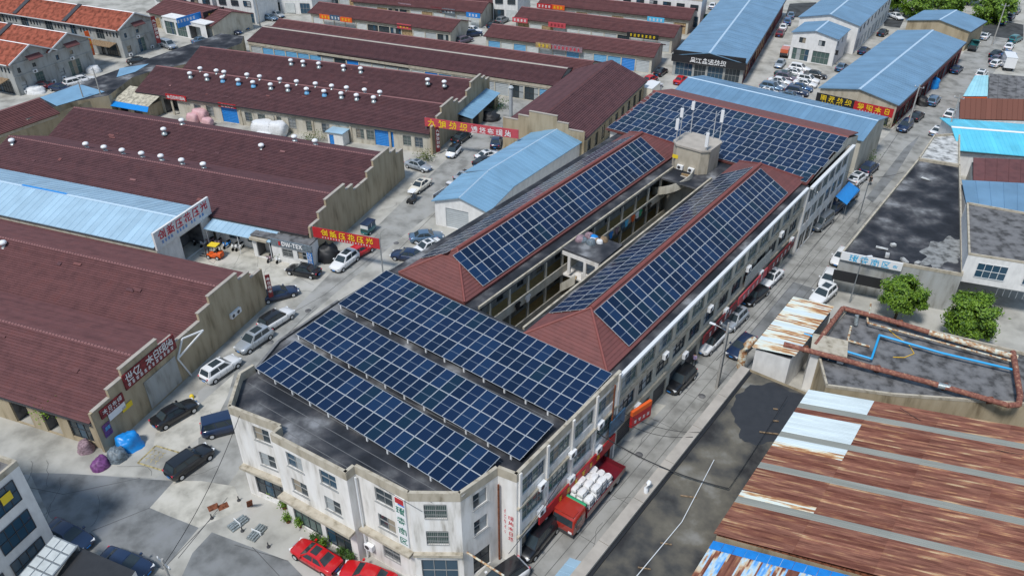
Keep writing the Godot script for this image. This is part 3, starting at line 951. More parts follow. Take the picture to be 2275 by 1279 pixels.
	# winding stairs in the court
	for cen in [[88.6, -40.6, 2.5, -0.2, 2.9, 10.0, 6.4], [62.2, -38.3, 1.9, 1.2, 4.0, 8.4, 3.2]]:
		s = st()
		var stair := part("staircase", s_arc(cen, 0), M.plaster, o)
		for k in 16:
			var t0: float = lerpf(cen[3], cen[4], k / 16.0) + PI * 0.5
			var t1: float = lerpf(cen[3], cen[4], (k + 1) / 16.0) + PI * 0.5
			var y: float = lerpf(cen[5], cen[6], k / 16.0)
			s = st()
			var r0: float = cen[2] * 0.42
			var r1: float = cen[2] * 0.96
			var a := q(cen[0] + cos(t0) * r0, y, cen[1] + sin(t0) * r0)
			var b := q(cen[0] + cos(t0) * r1, y, cen[1] + sin(t0) * r1)
			var c := q(cen[0] + cos(t1) * r0, y, cen[1] + sin(t1) * r0)
			var d := q(cen[0] + cos(t1) * r1, y, cen[1] + sin(t1) * r1)
			slab(s, a, b, c, d, 0.2)
			part("step", s, M.coping if k % 2 else M.shutter_tan, stair)
	# white letters of the corner block
	part("lettering", s_col(["世", "亿", "纺", "织", "布"], q(32.72, 6.0, -25.85), 0.42, 0.62), M.text_red, o)
	part("lettering", s_col(["现", "货", "本", "白", "坯"], q(32.80, 5.4, -25.2), 0.42, 0.62), M.text_red, o)
	# vertical shop board on the front
	var fa: Vector3 = P[5]
	var fb: Vector3 = P[6]
	var fd := (fb - fa).normalized()
	var fn := fd.cross(Vector3.UP)
	var gc := o.transform * (fa + fd * 4.35 + fn * 0.09 + Vector3.UP * 7.0)
	var face := rad_to_deg(atan2((o.basis * fn).x, -(o.basis * fn).z))
	var sb := sign_board("vertical_sign", "tall white shop board with green characters and a red and blue mark", gc, face, 0.95, 5.4, M.white_paint, [["瑞", 0.7, 0, 1.35, 1, M.text_green], ["霖", 0.7, 0, 0.2, 1, M.text_green], ["商", 0.7, 0, -0.95, 1, M.text_green], ["区", 0.7, 0, -2.1, 1, M.text_green]])
	s = st()
	box(s, Vector3(0, 2.35, 0.08), Vector3(0.8, 0.55, 0.04))
	part("red_mark", s, M.red_sign, sb)
	s = st()
	box(s, Vector3(0.15, 2.0, 0.08), Vector3(0.6, 0.12, 0.04))
	part("blue_mark", s, M.blue_sign, sb)
	# boards along the street front
	var rows := [["▪▪▪▪▪▪", 0.7, -3.0, 0.0, 1.2, M.text_gold], ["▪▪▪▪▪", 0.75, -2.8, 0.0, 1.3, M.text_white]]
	var k := 0
	for b in [[41.6, 12.0, M.red_sign, "red fascia board with gold characters above the parked lorry"], [70.5, 8.6, M.red_dark, "dark red fascia board with white round characters beside the black sedan"], [79.5, 8.4, M.red_pink, "faded pink red fascia board between the dark red ones"], [88.5, 8.6, M.red_dark, "worn maroon fascia board above the grey minivan"]]:
		sign_board("fascia_sign", b[3], Mp(b[0], -24.45 if k else -24.4, 3.05), 127.4, b[1], 1.15, b[2], [rows[1] if k else rows[0]])
		k += 1
	sign_board("fascia_sign", "orange red double board jutting over the pavement with slanted white writing", Mp(51.5, -23.9, 3.2), 140.0, 2.7, 1.4, M.red_sign, [["▪▪▪▪", 0.5, -0.9, -0.1, 0.6, M.text_white]], 0.0, "sign", 0.3)
	sign_board("fascia_sign", "plain orange strip fixed on top of the slanted red board", Mp(51.5, -23.9, 4.2), 140.0, 2.7, 0.55, M.orange, [], 0.0, "sign", 0.3)
	sign_board("banner", "navy blue banner sheet hung on the white street front", Mp(47.8, -24.4, 4.9), 127.4, 2.6, 1.7, M.blue_dull, [])
	sign_board("banner", "row of pale green panels hung on the grimy street front", Mp(80.8, -24.66, 4.9), 127.4, 7.5, 1.6, M.galvanised, [])
	# antenna masts on the penthouse
	for m in [[90.6, -41.8, 3.4, 1.5], [91.8, -41.9, 4.4, 1.2], [94.4, -41.6, 4.6, 1.1], [94.6, -38.4, 3.8, 0], [94.5, -37.4, 4.4, 1.6], [90.6, -37.4, 2.6, 1.9]]:
		var mast := thing("antenna_mast", "slim steel mast with a white panel antenna on the stair penthouse" if m[3] > 0.0 else "bare steel mast without panel on the stair penthouse", "antenna", Mp(m[0], m[1], 13.21), 37.4, "masts on the penthouse")
		s = st()
		tube(s, [Vector3.ZERO, Vector3.UP * m[2]], 0.07, 6)
		part("pole", s, M.alu, mast)
		if m[3] > 0.0:
			s = st()
			box(s, Vector3(-0.2, m[2] - m[3] * 0.6, 0), Vector3(0.2, m[3], 0.42))
			part("panel_antenna", s, M.white_paint, mast)

func s_arc(cen: Array, _k: int) -> SurfaceTool:
	var s := st()
	for k in 16:
		var t0: float = lerpf(cen[3], cen[4], k / 16.0) + PI * 0.5
		var t1: float = lerpf(cen[3], cen[4], (k + 1) / 16.0) + PI * 0.5
		var y0: float = lerpf(cen[5], cen[6], k / 16.0)
		var y1: float = lerpf(cen[5], cen[6], (k + 1) / 16.0)
		for r in [cen[2], cen[2] + 0.1]:
			var a := q(cen[0] + cos(t0) * r, y0 - 0.3, cen[1] + sin(t0) * r)
			var b := q(cen[0] + cos(t1) * r, y1 - 0.3, cen[1] + sin(t1) * r)
			quad(s, a, b, b + Vector3.UP * 1.15, a + Vector3.UP * 1.15)
		var a2 := q(cen[0] + cos(t0) * cen[2], y0 + 0.85, cen[1] + sin(t0) * cen[2])
		var b2 := q(cen[0] + cos(t1) * cen[2], y1 + 0.85, cen[1] + sin(t1) * cen[2])
		var a3 := q(cen[0] + cos(t0) * (cen[2] + 0.1), y0 + 0.85, cen[1] + sin(t0) * (cen[2] + 0.1))
		var b3 := q(cen[0] + cos(t1) * (cen[2] + 0.1), y1 + 0.85, cen[1] + sin(t1) * (cen[2] + 0.1))
		quad(s, a2, b2, b3, a3)
	return s

func s_col(chars: Array, o: Vector3, size: float, pitch: float) -> SurfaceTool:
	var s := st()
	for i in chars.size():
		letters(s, chars[i], o - Vector3.UP * pitch * i, Vector3(0.1, 0, 0.995), Vector3.UP, size, 1.0)
	return s

# ---------- solar arrays ----------
func panel_meshes() -> Array:
	var out := []
	var w := 1.134
	var h := 2.278
	var f := 0.034
	for v in 4:
		var s := st()
		var t := 0.035
		# frame: four bars and the sides
		box(s, Vector3(f * 0.5, t * 0.5, -h * 0.5), Vector3(f, t, h))
		box(s, Vector3(w - f * 0.5, t * 0.5, -h * 0.5), Vector3(f, t, h))
		box(s, Vector3(w * 0.5, t * 0.5 + 0.001, -f * 0.5), Vector3(w - f * 2, t, f))
		box(s, Vector3(w * 0.5, t * 0.5 + 0.001, -h + f * 0.5), Vector3(w - f * 2, t, f))
		s.generate_normals()
		var a := s.commit()
		a.surface_set_material(0, M.alu)
		var g := st()
		quv(g, Vector3(f, t * 0.8, -h + f), Vector3(w - f, t * 0.8, -h + f), Vector3(w - f, t * 0.8, -f), Vector3(f, t * 0.8, -f), 0, 0, 1, 1)
		g.generate_normals()
		a = g.commit(a)
		a.surface_set_material(1, M["cells_%d" % v])
		out.append(a)
	return out

func solar_array(label: String, o: Vector3, xd: Vector3, yd: Vector3, nx: int, ny: int, pm: Array, feet: float, jog := 0.0) -> void:
	var t := thing("solar_array", label, "solar array", o)
	t.transform = Transform3D(Basis(xd, xd.cross(yd), -yd), o)
	var gap := 0.02
	for j in ny:
		var dx: float = jog * [0.0, 0.3, 0.55, 0.3, 0.85, 0.6, 0.2][j % 7]
		for i in nx:
			inst("solar_panel", pm[[0, 0, 2, 0, 1, 2, 0, 3][rng.randi() % 8]], t, Transform3D(Basis(), Vector3(i * (1.134 + gap) + dx, 0, -j * (2.278 + gap))))
	var w := nx * 1.154
	for j in ny * 2:
		var s := st()
		box(s, Vector3(w * 0.5, -0.045, -0.5 - j * 1.149), Vector3(w, 0.05, 0.05))
		part("rail", s, M.alu, t)
	if feet > 0.0:
		var up := t.basis.inverse() * Vector3.UP
		for i in int(w / 2.3) + 1:
			for j in 2:
				var p := Vector3(min(i * 2.3 + 0.3, w - 0.2), -0.07, -0.12 if j == 0 else -(ny * 2.298 - 0.15))
				var hh := feet if j == 0 else feet + (ny * 2.298) * yd.y
				var s := st()
				box(s, p - up * hh * 0.5, Vector3(0.16, hh, 0.16), Basis(Vector3.RIGHT, up, Vector3.RIGHT.cross(up)))
				part("support_post", s, M.white_paint, t)

func solar() -> void:
	var pm := panel_meshes()
	var xd := dirv(127.4)
	var ud := dirv(37.4)
	var tilt := deg_to_rad(4.2)
	var yd := (ud * cos(tilt) + Vector3.UP * sin(tilt)).normalized()
	solar_array("row of solar panels beside the bare front edge of the flat roof", Mp(29.0, -51.0, 10.22), xd, yd, 21, 2, pm, 0.5)
	solar_array("two-deep middle row of solar panels between two other rows on the flat roof", Mp(34.45, -52.1, 10.22), xd, yd, 23, 2, pm, 0.5)
	solar_array("three-deep row of solar panels touching the ends of the hipped roofs", Mp(40.3, -52.7, 10.22), xd, yd, 24, 3, pm, 0.5)
	var names := ["solar panels on the hipped roof slope facing the parked street", "solar panels on the hipped roof slope facing the light blue shed", "solar panels on the hipped roof slope above the laundry courtyard", "solar panels on the slope facing the courtyard from the street side"]
	for r in [[-30.55, 1.0, -25.9, names[0], 51.9], [-30.55, -1.0, -35.2, names[3], 51.7], [-47.6, 1.0, -43.0, names[2], 51.5], [-47.6, -1.0, -52.2, names[1], 51.5]]:
		var half: float = absf(r[2] - r[0])
		var down = (dirv(127.4) * r[1] * half + Vector3.DOWN * 2.55).normalized()
		# lower edge of the array
		var lo = Mp(r[4], r[0], 12.55) + down * 5.0
		var nn = (dirv(127.4) * r[1] * 2.55 + Vector3.UP * half).normalized()
		lo += nn * 0.17
		if r[1] > 0.0:
			solar_array(r[3], lo, ud, -down, 34, 2, pm, 0.0)
		else:
			solar_array(r[3], lo + ud * 34 * 1.154, -ud, -down, 34, 2, pm, 0.0)
	var slope := (ud * 14.4 + Vector3.UP * 1.75).normalized()
	solar_array("large sheet of staggered solar panels on the gabled roof behind the antennas", Mp(95.75, -55.4, 10.15), xd, slope, 26, 6, pm, 0.0, 0.9)

# ---------- gabled buildings ----------
# near eave runs from A to B (seen from the camera side), the building reaches away from it by the sum of widths
func gabled(called: String, label: String, A: Vector3, B: Vector3, widths: Array, he: float, hr: float, n: int, rm: Material, wm: Material, holes: Array, opt := {}) -> Node3D:
	var dx := B - A
	dx.y = 0
	var L := dx.length()
	var az := rad_to_deg(atan2(dx.x, -dx.z))
	var o := thing(called, label, opt.get("cat", "warehouse"), Vector3(A.x, 0, A.z), az, opt.get("group", ""))
	var tot := 0.0
	for w in widths: tot += w
	var ov: float = opt.get("over", 0.35)
	wall(o, Vector3(0, 0, 0), Vector3(L, 0, 0), 0, he, holes, wm)
	wall(o, Vector3(L, 0, -tot), Vector3(0, 0, -tot), 0, he, [], wm)
	wall(o, Vector3(0, 0, -tot), Vector3(0, 0, 0), 0, he, opt.get("west", []), opt.get("em", wm))
	wall(o, Vector3(L, 0, 0), Vector3(L, 0, -tot), 0, he, opt.get("east", []), opt.get("em", wm))
	var z := 0.0
	var roofs := []
	for w in widths:
		var zm: float = z - w * 0.5
		var z1: float = z - w
		var s: SurfaceTool
		for x in [0.0, L]:
			s = st()
			for p in [Vector3(x, he, z), Vector3(x, hr - 0.05, zm), Vector3(x, he, z1)]: s.add_vertex(p)
			part("gable", s, opt.get("em", wm), o)
		var nz := z + (ov if z == 0.0 else 0.0)
		var fz := z1 - (ov if z1 <= -tot + 0.01 else 0.0)
		var k = (hr - he) / (w * 0.5)
		var hn = he - k * (nz - z)
		var hf = he - k * (z1 - fz)
		var x0 := -ov
		var x1 = L + ov * opt.get("eov", 1.0)
		s = st()
		slab(s, Vector3(x0, hn, nz), Vector3(x1, hn, nz), Vector3(x0, hr, zm), Vector3(x1, hr, zm), 0.1)
		slab(s, Vector3(x1, hf, fz), Vector3(x0, hf, fz), Vector3(x1, hr - 0.003, zm), Vector3(x0, hr - 0.003, zm), 0.1)
		var r := part("roof", s, rm, o)
		roofs.append(r)
		var a := Vector3(x0, hn, nz)
		var b := Vector3(x1, hn, nz)
		var c := Vector3(x0, hr, zm)
		var d := Vector3(x1, hr, zm)
		var e := Vector3(x1, hf, fz)
		var f := Vector3(x0, hf, fz)
		if opt.has("sheets"):
			sheets(r, a, b, c, d, opt.sheets, rm)
			sheets(r, e, f, d, c, opt.sheets, rm)
		else:
			courses(r, a, b, c, d, n, rm, opt.get("step", 0.1))
			courses(r, e, f, d, c, n, rm, opt.get("step", 0.1))
		cap(r, c, d, opt.get("capw", 0.22), 0.1, opt.get("cap", M.ridge), "ridge_cap", opt.get("bumps", 0.0))
		z = z1
	if opt.get("gutter", true):
		var s := st()
		box(s, Vector3(L * 0.5, he - 0.22, ov + 0.08), Vector3(L + ov, 0.16, 0.16))
		part("gutter", s, opt.get("gm", M.frame_dark), o)
	if opt.get("fascia", true):
		var s := st()
		box(s, Vector3(L * 0.5, he - 0.55, 0.06), Vector3(L, 0.5, 0.12))
		part("fascia", s, M.cement_light, o)
	if opt.has("pilasters"):
		for i in opt.pilasters:
			var s := st()
			box(s, Vector3(L * i / (opt.pilasters - 1), (he - 0.8) * 0.5, 0.07), Vector3(0.4, he - 0.8, 0.14))
			part("pilaster", s, M.cement_light, o)
	if opt.has("steps"):
		stepped(o, L + 0.36, widths, he, hr)
	if opt.has("wsteps"):
		stepped(o, -0.36, widths, he, hr)
	return o

func stepped(o: Node3D, x: float, widths: Array, he: float, hr: float) -> void:
	var z := 0.25
	var tot := 0.0
	for w in widths: tot += w
	var s := st()
	var base := he + 1.15
	box(s, Vector3(x, base * 0.5, -tot * 0.5), Vector3(0.3, base, tot + 0.6))
	var wl := part("stepped_gable_wall", s, M.cement, o)
	var cop := st()
	z = 0.0
	var edge := 0.3
	for w in widths:
		var zm: float = z - w * 0.5
		for k in [[4.5, base, base + 0.95], [2.5, base + 0.95, base + 1.9]]:
			s = st()
			box(s, Vector3(x, (k[1] + k[2]) * 0.5, zm), Vector3(0.298, k[2] - k[1], k[0] * 2.0))
			part("parapet_step", s, M.cement, wl)
		box(cop, Vector3(x, base + 1.94, zm), Vector3(0.42, 0.08, 5.1))
		for sg in [-1.0, 1.0]:
			box(cop, Vector3(x, base + 0.99, zm + sg * 3.55), Vector3(0.42, 0.08, 2.0))
			box(cop, Vector3(x, base + 0.04, zm + sg * (4.55 + (w * 0.5 - 4.5) * 0.5)), Vector3(0.42, 0.08, w * 0.5 - 4.5))
		z -= w
	part("coping", cop, M.coping, wl)

var vent_mesh: Mesh
var vent_base: Mesh
var vent_base_blue: Mesh

func vent(o: Node3D, p: Vector3, blue := false) -> void:
	if vent_mesh == null:
		var s := st()
		lathe(s, Vector3.ZERO, [Vector2(0.2, 0.32), Vector2(0.42, 0.42), Vector2(0.47, 0.6), Vector2(0.40, 0.76), Vector2(0.22, 0.86), Vector2(0.001, 0.89)], 12)
		vent_mesh = mesh(s, M.white_paint)
		for k in 2:
			s = st()
			lathe(s, Vector3.ZERO, [Vector2(0.48, -0.35), Vector2(0.40, 0.0), Vector2(0.24, 0.05), Vector2(0.24, 0.36)], 8)
			if k == 0: vent_base = mesh(s, M.galvanised)
			else: vent_base_blue = mesh(s, M.shutter_blue)
	var v := inst("turbine_vent", vent_mesh, o, Transform3D(Basis(), o.transform.affine_inverse() * p))
	inst("base", vent_base_blue if blue else vent_base, v)

func roof_patch(o: Node3D, x: float, z0: float, w: float, t: float, sz: Vector2, m: Material) -> void:
	var an := atan(2.7 / (w * 0.5))
	var s := st()
	box(s, Vector3(x, 3.8 + 2.7 * t + 0.125, z0 - t * w * 0.5), Vector3(sz.x, 0.03, sz.y), Basis(Vector3.RIGHT, Vector3(0, cos(an), sin(an)), Vector3(0, -sin(an), cos(an))))
	part("patched_tile", s, m, o)

func west_warehouses() -> void:
	var w1 := gabled("warehouse", "brown tiled twin gable warehouse with a stepped cement wall and red wall signs", Wp(-100, 37.4), Wp(-55.6, 37.4), [13.3, 12.9], 3.8, 6.5, 24, M.brown_tile, M.cement, [[37.5, 0.1, 39.5, 2.9, "o"], [33.5, 0.1, 35.8, 2.9, "o"], [40.9, 0.6, 43.6, 3.0, "wd"], [27.0, 0.1, 31.0, 3.0, "o"]], {"steps": true, "bumps": 0.42, "eov": 0.0, "capw": 0.16})
	vent(w1, Vector3(-62.05, 6, -82.23))
	var w2 := gabled("warehouse", "brown tiled twin gable warehouse behind the white calendering shed", Wp(-113.3, 74.8), Wp(-55.6, 74.8), [13.1, 13.1], 3.8, 6.5, 24, M.brown_tile_old, M.cement, [], {"steps": true, "eov": 0.0, "bumps": 0.42, "capw": 0.14})
	for p in [Vector3(-65.61, 5.9, -112.29), Vector3(-62.26, 5.9, -111.10), Vector3(-59.03, 5.9, -109.94), Vector3(-55.65, 5.9, -108.80), Vector3(-52.38, 5.9, -107.83), Vector3(-48.79, 5.9, -106.40), Vector3(-45.14, 5.9, -105.01), Vector3(-77.56, 6, -113.43), Vector3(-55.67, 6, -117.89), Vector3(-53.45, 6.6, -120.17), Vector3(-38.68, 5.6, -112.46), Vector3(-30.33, 6.3, -112.56), Vector3(-33.88, 6.3, -114.13)]:
		vent(w2, p)
	var hol := [[18.5, 0.1, 22.0, 3.1, "sd"], [50.0, 0.1, 53.6, 3.1, "sd"], [43.2, 0.1, 44.6, 2.4, "sd"]]
	for x in [12.5, 15.2, 23.6, 26.4, 29.8, 32.8, 36.4, 39.6, 46.4, 48.4, 55.4, 57.6]:
		hol.append([x, 0.9, x + 1.5, 2.7, "wgr"])
	hol.append([5.5, 0.1, 8.8, 3.0, "o"])
	var w3 := gabled("warehouse", "brown tiled twin gable warehouse with rows of white turbine vents and blue doors", Wp(-115.5, 110.6), Wp(-55.0, 110.9), [13.1, 13.1], 3.8, 6.5, 22, M.brown_tile_old, M.plaster, hol, {"steps": true, "pilasters": 9, "eov": 0.0})
	var i := 0
	for p in [Vector3(-59.15, 6.5, -146.38), Vector3(-55.67, 6.5, -145.08), Vector3(-53.99, 6.5, -144.31), Vector3(-49.26, 6.5, -142.79), Vector3(-46.64, 6.5, -141.79), Vector3(-42.54, 6.5, -140.31), Vector3(-39.21, 6.5, -139.10), Vector3(-35.52, 6.5, -137.90), Vector3(-32.36, 6.5, -136.72), Vector3(-29.53, 6.5, -135.79), Vector3(-26.14, 6.5, -134.64), Vector3(-23.26, 6.5, -133.50), Vector3(-60.64, 6.1, -144.73), Vector3(-57.09, 6.1, -143.46), Vector3(-53.84, 6.1, -142.46), Vector3(-50.48, 6.1, -140.97), Vector3(-47.41, 6.1, -139.76), Vector3(-43.89, 6.1, -138.56), Vector3(-40.56, 6.1, -137.61), Vector3(-36.83, 6.1, -136.21), Vector3(-33.46, 6.1, -135.06), Vector3(-30.21, 6.1, -133.93), Vector3(-27.35, 6.1, -133.03), Vector3(-24.18, 6.1, -131.92), Vector3(-43.47, 6.1, -152.46), Vector3(-40.90, 6.1, -151.63), Vector3(-37.59, 6.1, -150.53), Vector3(-32.49, 6.1, -148.91), Vector3(-28.98, 6.1, -147.58), Vector3(-15.58, 6.1, -141.22), Vector3(-12.42, 6.1, -140.00)]:
		vent(w3, p, i in [14, 15, 16, 19, 20])
		i += 1
	var pr := RandomNumberGenerator.new()
	pr.seed = 5
	for k in 34:
		var wh: Node3D = [w1, w2, w3][k % 3]
		var gi := pr.randi() % 2
		roof_patch(wh, pr.randf_range(6, 44), -13.1 * gi, 13.1, pr.randf_range(0.1, 0.85), Vector2(pr.randf_range(0.3, 1.3), pr.randf_range(0.25, 0.5)), [M.red_tile, M.ridge, M.brown_tile_old, M.brown_tile][pr.randi() % 4])
	# pale blue shed with the lettered gable
	var sh := gabled("shed", "pale blue metal roofed shed with a white lettered gable", Wp(-115, 64.3), Wp(-71.2, 64.3), [10.2], 4.6, 6.1, 1, M.blue_pale, M.plaster, [], {"sheets": 44, "cap": M.blue_cap, "gutter": false, "fascia": false, "eov": 0.0, "east": [[4.2, 0.05, 8.4, 3.6, "o"]], "em": M.white_wall, "cat": "shed"})
	var s := st()
	box(s, Vector3(21.0, 6.2, -5.1), Vector3(8.0, 0.06, 0.3))
	part("blue_flashing", s, M.blue_trim, sh)
	var gb := sign_board("gable_sign", "white gable board with six red characters and rows of blue print", Wp(-70.95, 69.4, 5.3), 110.0, 10.6, 2.5, M.white_wall, [["创新压花压光", 1.15, -4.0, 0.45, 1.62, M.text_red], ["▪▪▪▪ ▪▪▪▪ ▪▪ ▪▪", 0.5, -4.1, -0.55, 0.55, M.blue_sign]], 0.0, "sign", 0.3)
	# awning and white house in front of the second warehouse
	var aw := thing("awning", "pale blue sheet awning over the parked scooters", "awning", Wp(-70.5, 74.4), 110.0)
	s = st()
	slab(s, Vector3(0, 3.0, 2.2), Vector3(10.5, 3.0, 2.2), Vector3(0, 3.5, -0.1), Vector3(10.5, 3.5, -0.1), 0.06)
	var ar := part("awning_sheet", s, M.blue_pale, aw)
	sheets(ar, Vector3(0, 3.0, 2.2), Vector3(10.5, 3.0, 2.2), Vector3(0, 3.5, -0.1), Vector3(10.5, 3.5, -0.1), 12, M.blue_pale)
	for x in [0.2, 5.2, 10.2]:
		s = st()
		tube(s, [Vector3(x, 0, 2.0), Vector3(x, 3.0, 2.0)], 0.05, 6)
		part("post", s, M.frame_white, aw)
	var hs := thing("lean_to", "white lean-to wall with blue windows behind the scooters", "lean-to", Wp(-70.6, 74.3), 110.0)
	wall(hs, Vector3(0, 0, 0), Vector3(10.8, 0, 0), 0, 3.6, [[0.6, 0.1, 1.6, 2.3, "o"], [2.2, 0.9, 4.0, 2.3, "wb"], [5.2, 0.9, 7.0, 2.3, "wb"], [8.6, 0.9, 10.2, 2.3, "wb"]], M.white_wall)
	s = st()
	box(s, Vector3(5.4, 1.8, -0.32), Vector3(10.8, 3.6, 0.2))
	part("back_wall", s, M.white_wall, hs)
	var dw := thing("workshop_front", "white flat fronted workshop with a grey lettered fascia", "workshop", Wp(-59.6, 72.6), 110.0)
	wall(dw, Vector3(-3.6, 0, 0), Vector3(5.2, 0, 0), 0, 3.0, [[0.6, 0.1, 3.0, 2.6, "o"], [4.6, 1.0, 6.2, 2.2, "wr"], [6.9, 1.0, 8.3, 2.2, "w"]], M.white_wall)
	wall(dw, Vector3(5.2, 0, 0), Vector3(5.2, 0, -2.2), 0, 3.4, [], M.white_wall)
	wall(dw, Vector3(-3.6, 0, -2.2), Vector3(-3.6, 0, 0), 0, 3.4, [], M.white_wall)
	s = st()
	box(s, Vector3(0.8, 3.3, -1.1), Vector3(8.9, 0.16, 2.3))
	part("flat_roof", s, M.deck_grey, dw)
	var dt := sign_board("fascia_sign", "grey fascia with white DW-TEX letters and a red mark", Wp(-56.9, 72.45, 3.05), 200.0, 6.2, 0.95, M.tarp_grey, [])
	latin(dt, "DW-TEX", Vector3(0.1, 0, 0.08), Vector3.RIGHT, Vector3.UP, 0.62, M.text_white)
	s = st()
	box(s, Vector3(-1.75, 0, 0.1), Vector3(0.3, 0.55, 0.05))
	part("red_mark", s, M.red_sign, dt)
	s = st()
	box(s, Vector3(-2.3, 2.95, 0.2), Vector3(2.7, 0.35, 0.5))
	part("rolled_canopy", s, M.cement_light, dw)
	sign_board("vertical_sign", "narrow blue upright board with white characters by the yard gate", Wp(-54.4, 72.6, 1.6), 195.0, 0.7, 2.8, M.blue_sign, [["世", 0.5, 0, 1.0, 1, M.text_white], ["亿", 0.5, 0, 0.35, 1, M.text_white], ["纺", 0.5, 0, -0.3, 1, M.text_white], ["织", 0.5, 0, -0.95, 1, M.text_white]])
	# wall signs on the first warehouse gable (outer face at u -55.6 + 0.51)
	var e := -55.0
	sign_board("wall_sign", "large maroon wall sign with five white characters and fine print", Wp(e, 45.0, 5.25), 110.0, 7.2, 1.75, M.red_dark, [["世亿", 0.85, -2.9, 0.35, 1.05, M.text_white], ["本白现货", 0.85, -0.1, 0.35, 0.95, M.text_white], ["▪▪▪▪▪▪▪▪▪▪▪▪", 0.5, -3.1, -0.45, 0.55, M.text_white]])
	sign_board("wall_sign", "small maroon wall sign with four white characters at the corner", Wp(e, 39.4, 4.1), 110.0, 2.9, 1.0, M.red_dark, [["本白布现", 0.45, -0.95, 0.15, 0.62, M.text_white], ["▪▪▪▪▪▪", 0.22, -0.8, -0.28, 0.3, M.text_white]])
	sign_board("notice_board", "blank white poster below the small maroon wall sign", Wp(e, 39.7, 3.15), 110.0, 2.1, 0.75, M.white_paint, [], 0.0, "notice", 0.05)
	sign_board("notice_board", "yellow poster beside the blank white one", Wp(e, 40.9, 2.75), 110.0, 1.3, 0.6, M.yellow, [], 0.0, "notice", 0.05)
	sign_board("notice_board", "faded purple and blue poster at the wall corner", Wp(e, 38.1, 2.2), 110.0, 0.9, 1.5, M.tarp_purple, [["▪▪", 0.5, -0.1, 0.2, 0.3, M.blue_text]], 0.0, "notice", 0.05)
	sign_board("vertical_sign", "narrow red upright board with white characters on the far wall corner", Wp(-54.5, 63.9, 2.6), 150.0, 0.55, 3.2, M.red_dark, [["本", 0.4, 0, 1.1, 1, M.text_white], ["白", 0.4, 0, 0.5, 1, M.text_white], ["坯", 0.4, 0, -0.1, 1, M.text_white], ["布", 0.4, 0, -0.7, 1, M.text_white]])
	s = st()
	box(s, w1.transform.affine_inverse() * Wp(-55.04, 45.8, 1.9), Vector3(0.04, 3.4, 4.6))
	part("repaired_patch", s, M.grey_tile, w1)
	for p in [Wp(-55.1, 57.4, 2.6), Wp(-55.1, 58.3, 2.6)]:
		ac_unit(w1, w1.transform.affine_inverse() * p, Vector3(1, 0, 0))
	# bent frame hanging on the wall
	var fr := thing("steel_frame", "white angled steel bracket frame standing against the cement wall", "frame", Wp(-54.95, 49.6), 110.0)
	s = st()
	for l in [[Vector3(0.1, 0, 0.3), Vector3(0.1, 3.2, 1.4)], [Vector3(0.1, 3.2, 1.4), Vector3(0.1, 4.9, 0.1)], [Vector3(0.1, 4.9, 0.1), Vector3(1.2, 4.9, -1.9)], [Vector3(0.1, 3.2, 1.4), Vector3(1.2, 4.9, -1.9)]]:
		beam(s, l[0], l[1], 0.14, 0.14)
	part("frame", s, M.frame_white, fr)
	# banners across the lanes
	var b1 := sign_board("banner", "red street banner with six yellow characters over the yard gate", Vector3(-21.28, 4.6, -86.83), 199.0, 9.6, 1.5, M.red_sign, [["创新压花压光", 0.85, -3.1, 0.2, 1.3, M.text_gold], ["▪▪▪▪▪▪▪▪▪▪▪▪▪▪▪▪▪▪", 0.26, -3.4, -0.52, 0.4, M.text_white]], 0.0, "banner", 0.1)
	var b2 := sign_board("banner", "pink red street banner with yellow and white characters across the lane", Vector3(-6.75, 5.4, -121.22), 199.0, 16.5, 1.5, M.red_pink, [["九飒纺织", 1.15, -7.0, 0.0, 1.9, M.text_gold], ["通坯布现货", 0.95, 0.6, -0.1, 1.45, M.text_white]], 0.0, "banner", 0.1)
	for d in [[b1, 4.8], [b2, 8.1]]:
		for sg in [-1.0, 1.0]:
			s = st()
			tube(s, [Vector3(sg * d[1], 0.8, -0.08), Vector3(sg * d[1], -d[0].position.y, -0.08)], 0.09, 6)
			part("post", s, M.steel, d[0])
	sign_board("vertical_sign", "narrow dark red upright board with white characters on the lane pillar", Vector3(-12.49, 2.6, -122.99), 150.0, 0.7, 4.4, M.red_dark, [["九", 0.5, 0, 1.6, 1, M.text_white], ["飒", 0.5, 0, 0.9, 1, M.text_white], ["纺", 0.5, 0, 0.2, 1, M.text_white], ["织", 0.5, 0, -0.5, 1, M.text_white], ["布", 0.5, 0, -1.2, 1, M.text_white]])
	sign_board("wall_sign", "red board with white characters over the open shed bay of the vented warehouse", Wp(-106.3, 110.2, 3.7), 200.0, 4.6, 1.0, M.red_sign, [["本白织布现货", 0.6, -1.7, 0.0, 0.68, M.text_white]])
	sign_board("wall_sign", "red board with white characters over a blue roller door", Wp(-95.2, 110.4, 3.5), 200.0, 3.8, 0.75, M.red_sign, [["世亿纺织", 0.5, -1.0, 0.0, 0.7, M.text_white]])
	# small lean-to with blue eaves by the vented warehouse
	var lt := thing("lean_to", "small shelter with a rusty white roof and bright blue eaves", "shelter", Vector3(-69.96, 0, -141.93), 112.0)
	s = st()
	slab(s, Vector3(-4.2, 2.6, 2.4), Vector3(4.2, 2.6, 2.4), Vector3(-4.2, 3.9, -2.4), Vector3(4.2, 3.9, -2.4), 0.08)
	part("roof", s, M.cream_sheet, lt)
	sheets(lt.get_child(0), Vector3(-4.2, 2.6, 2.4), Vector3(4.2, 2.6, 2.4), Vector3(-4.2, 3.9, -2.4), Vector3(4.2, 3.9, -2.4), 10, M.cream_sheet)
	s = st()
	slab(s, Vector3(-4.4, 2.1, 3.6), Vector3(5.0, 2.1, 3.6), Vector3(-4.3, 2.58, 2.4), Vector3(4.3, 2.58, 2.4), 0.06)
	part("eave", s, M.tarp_blue, lt)
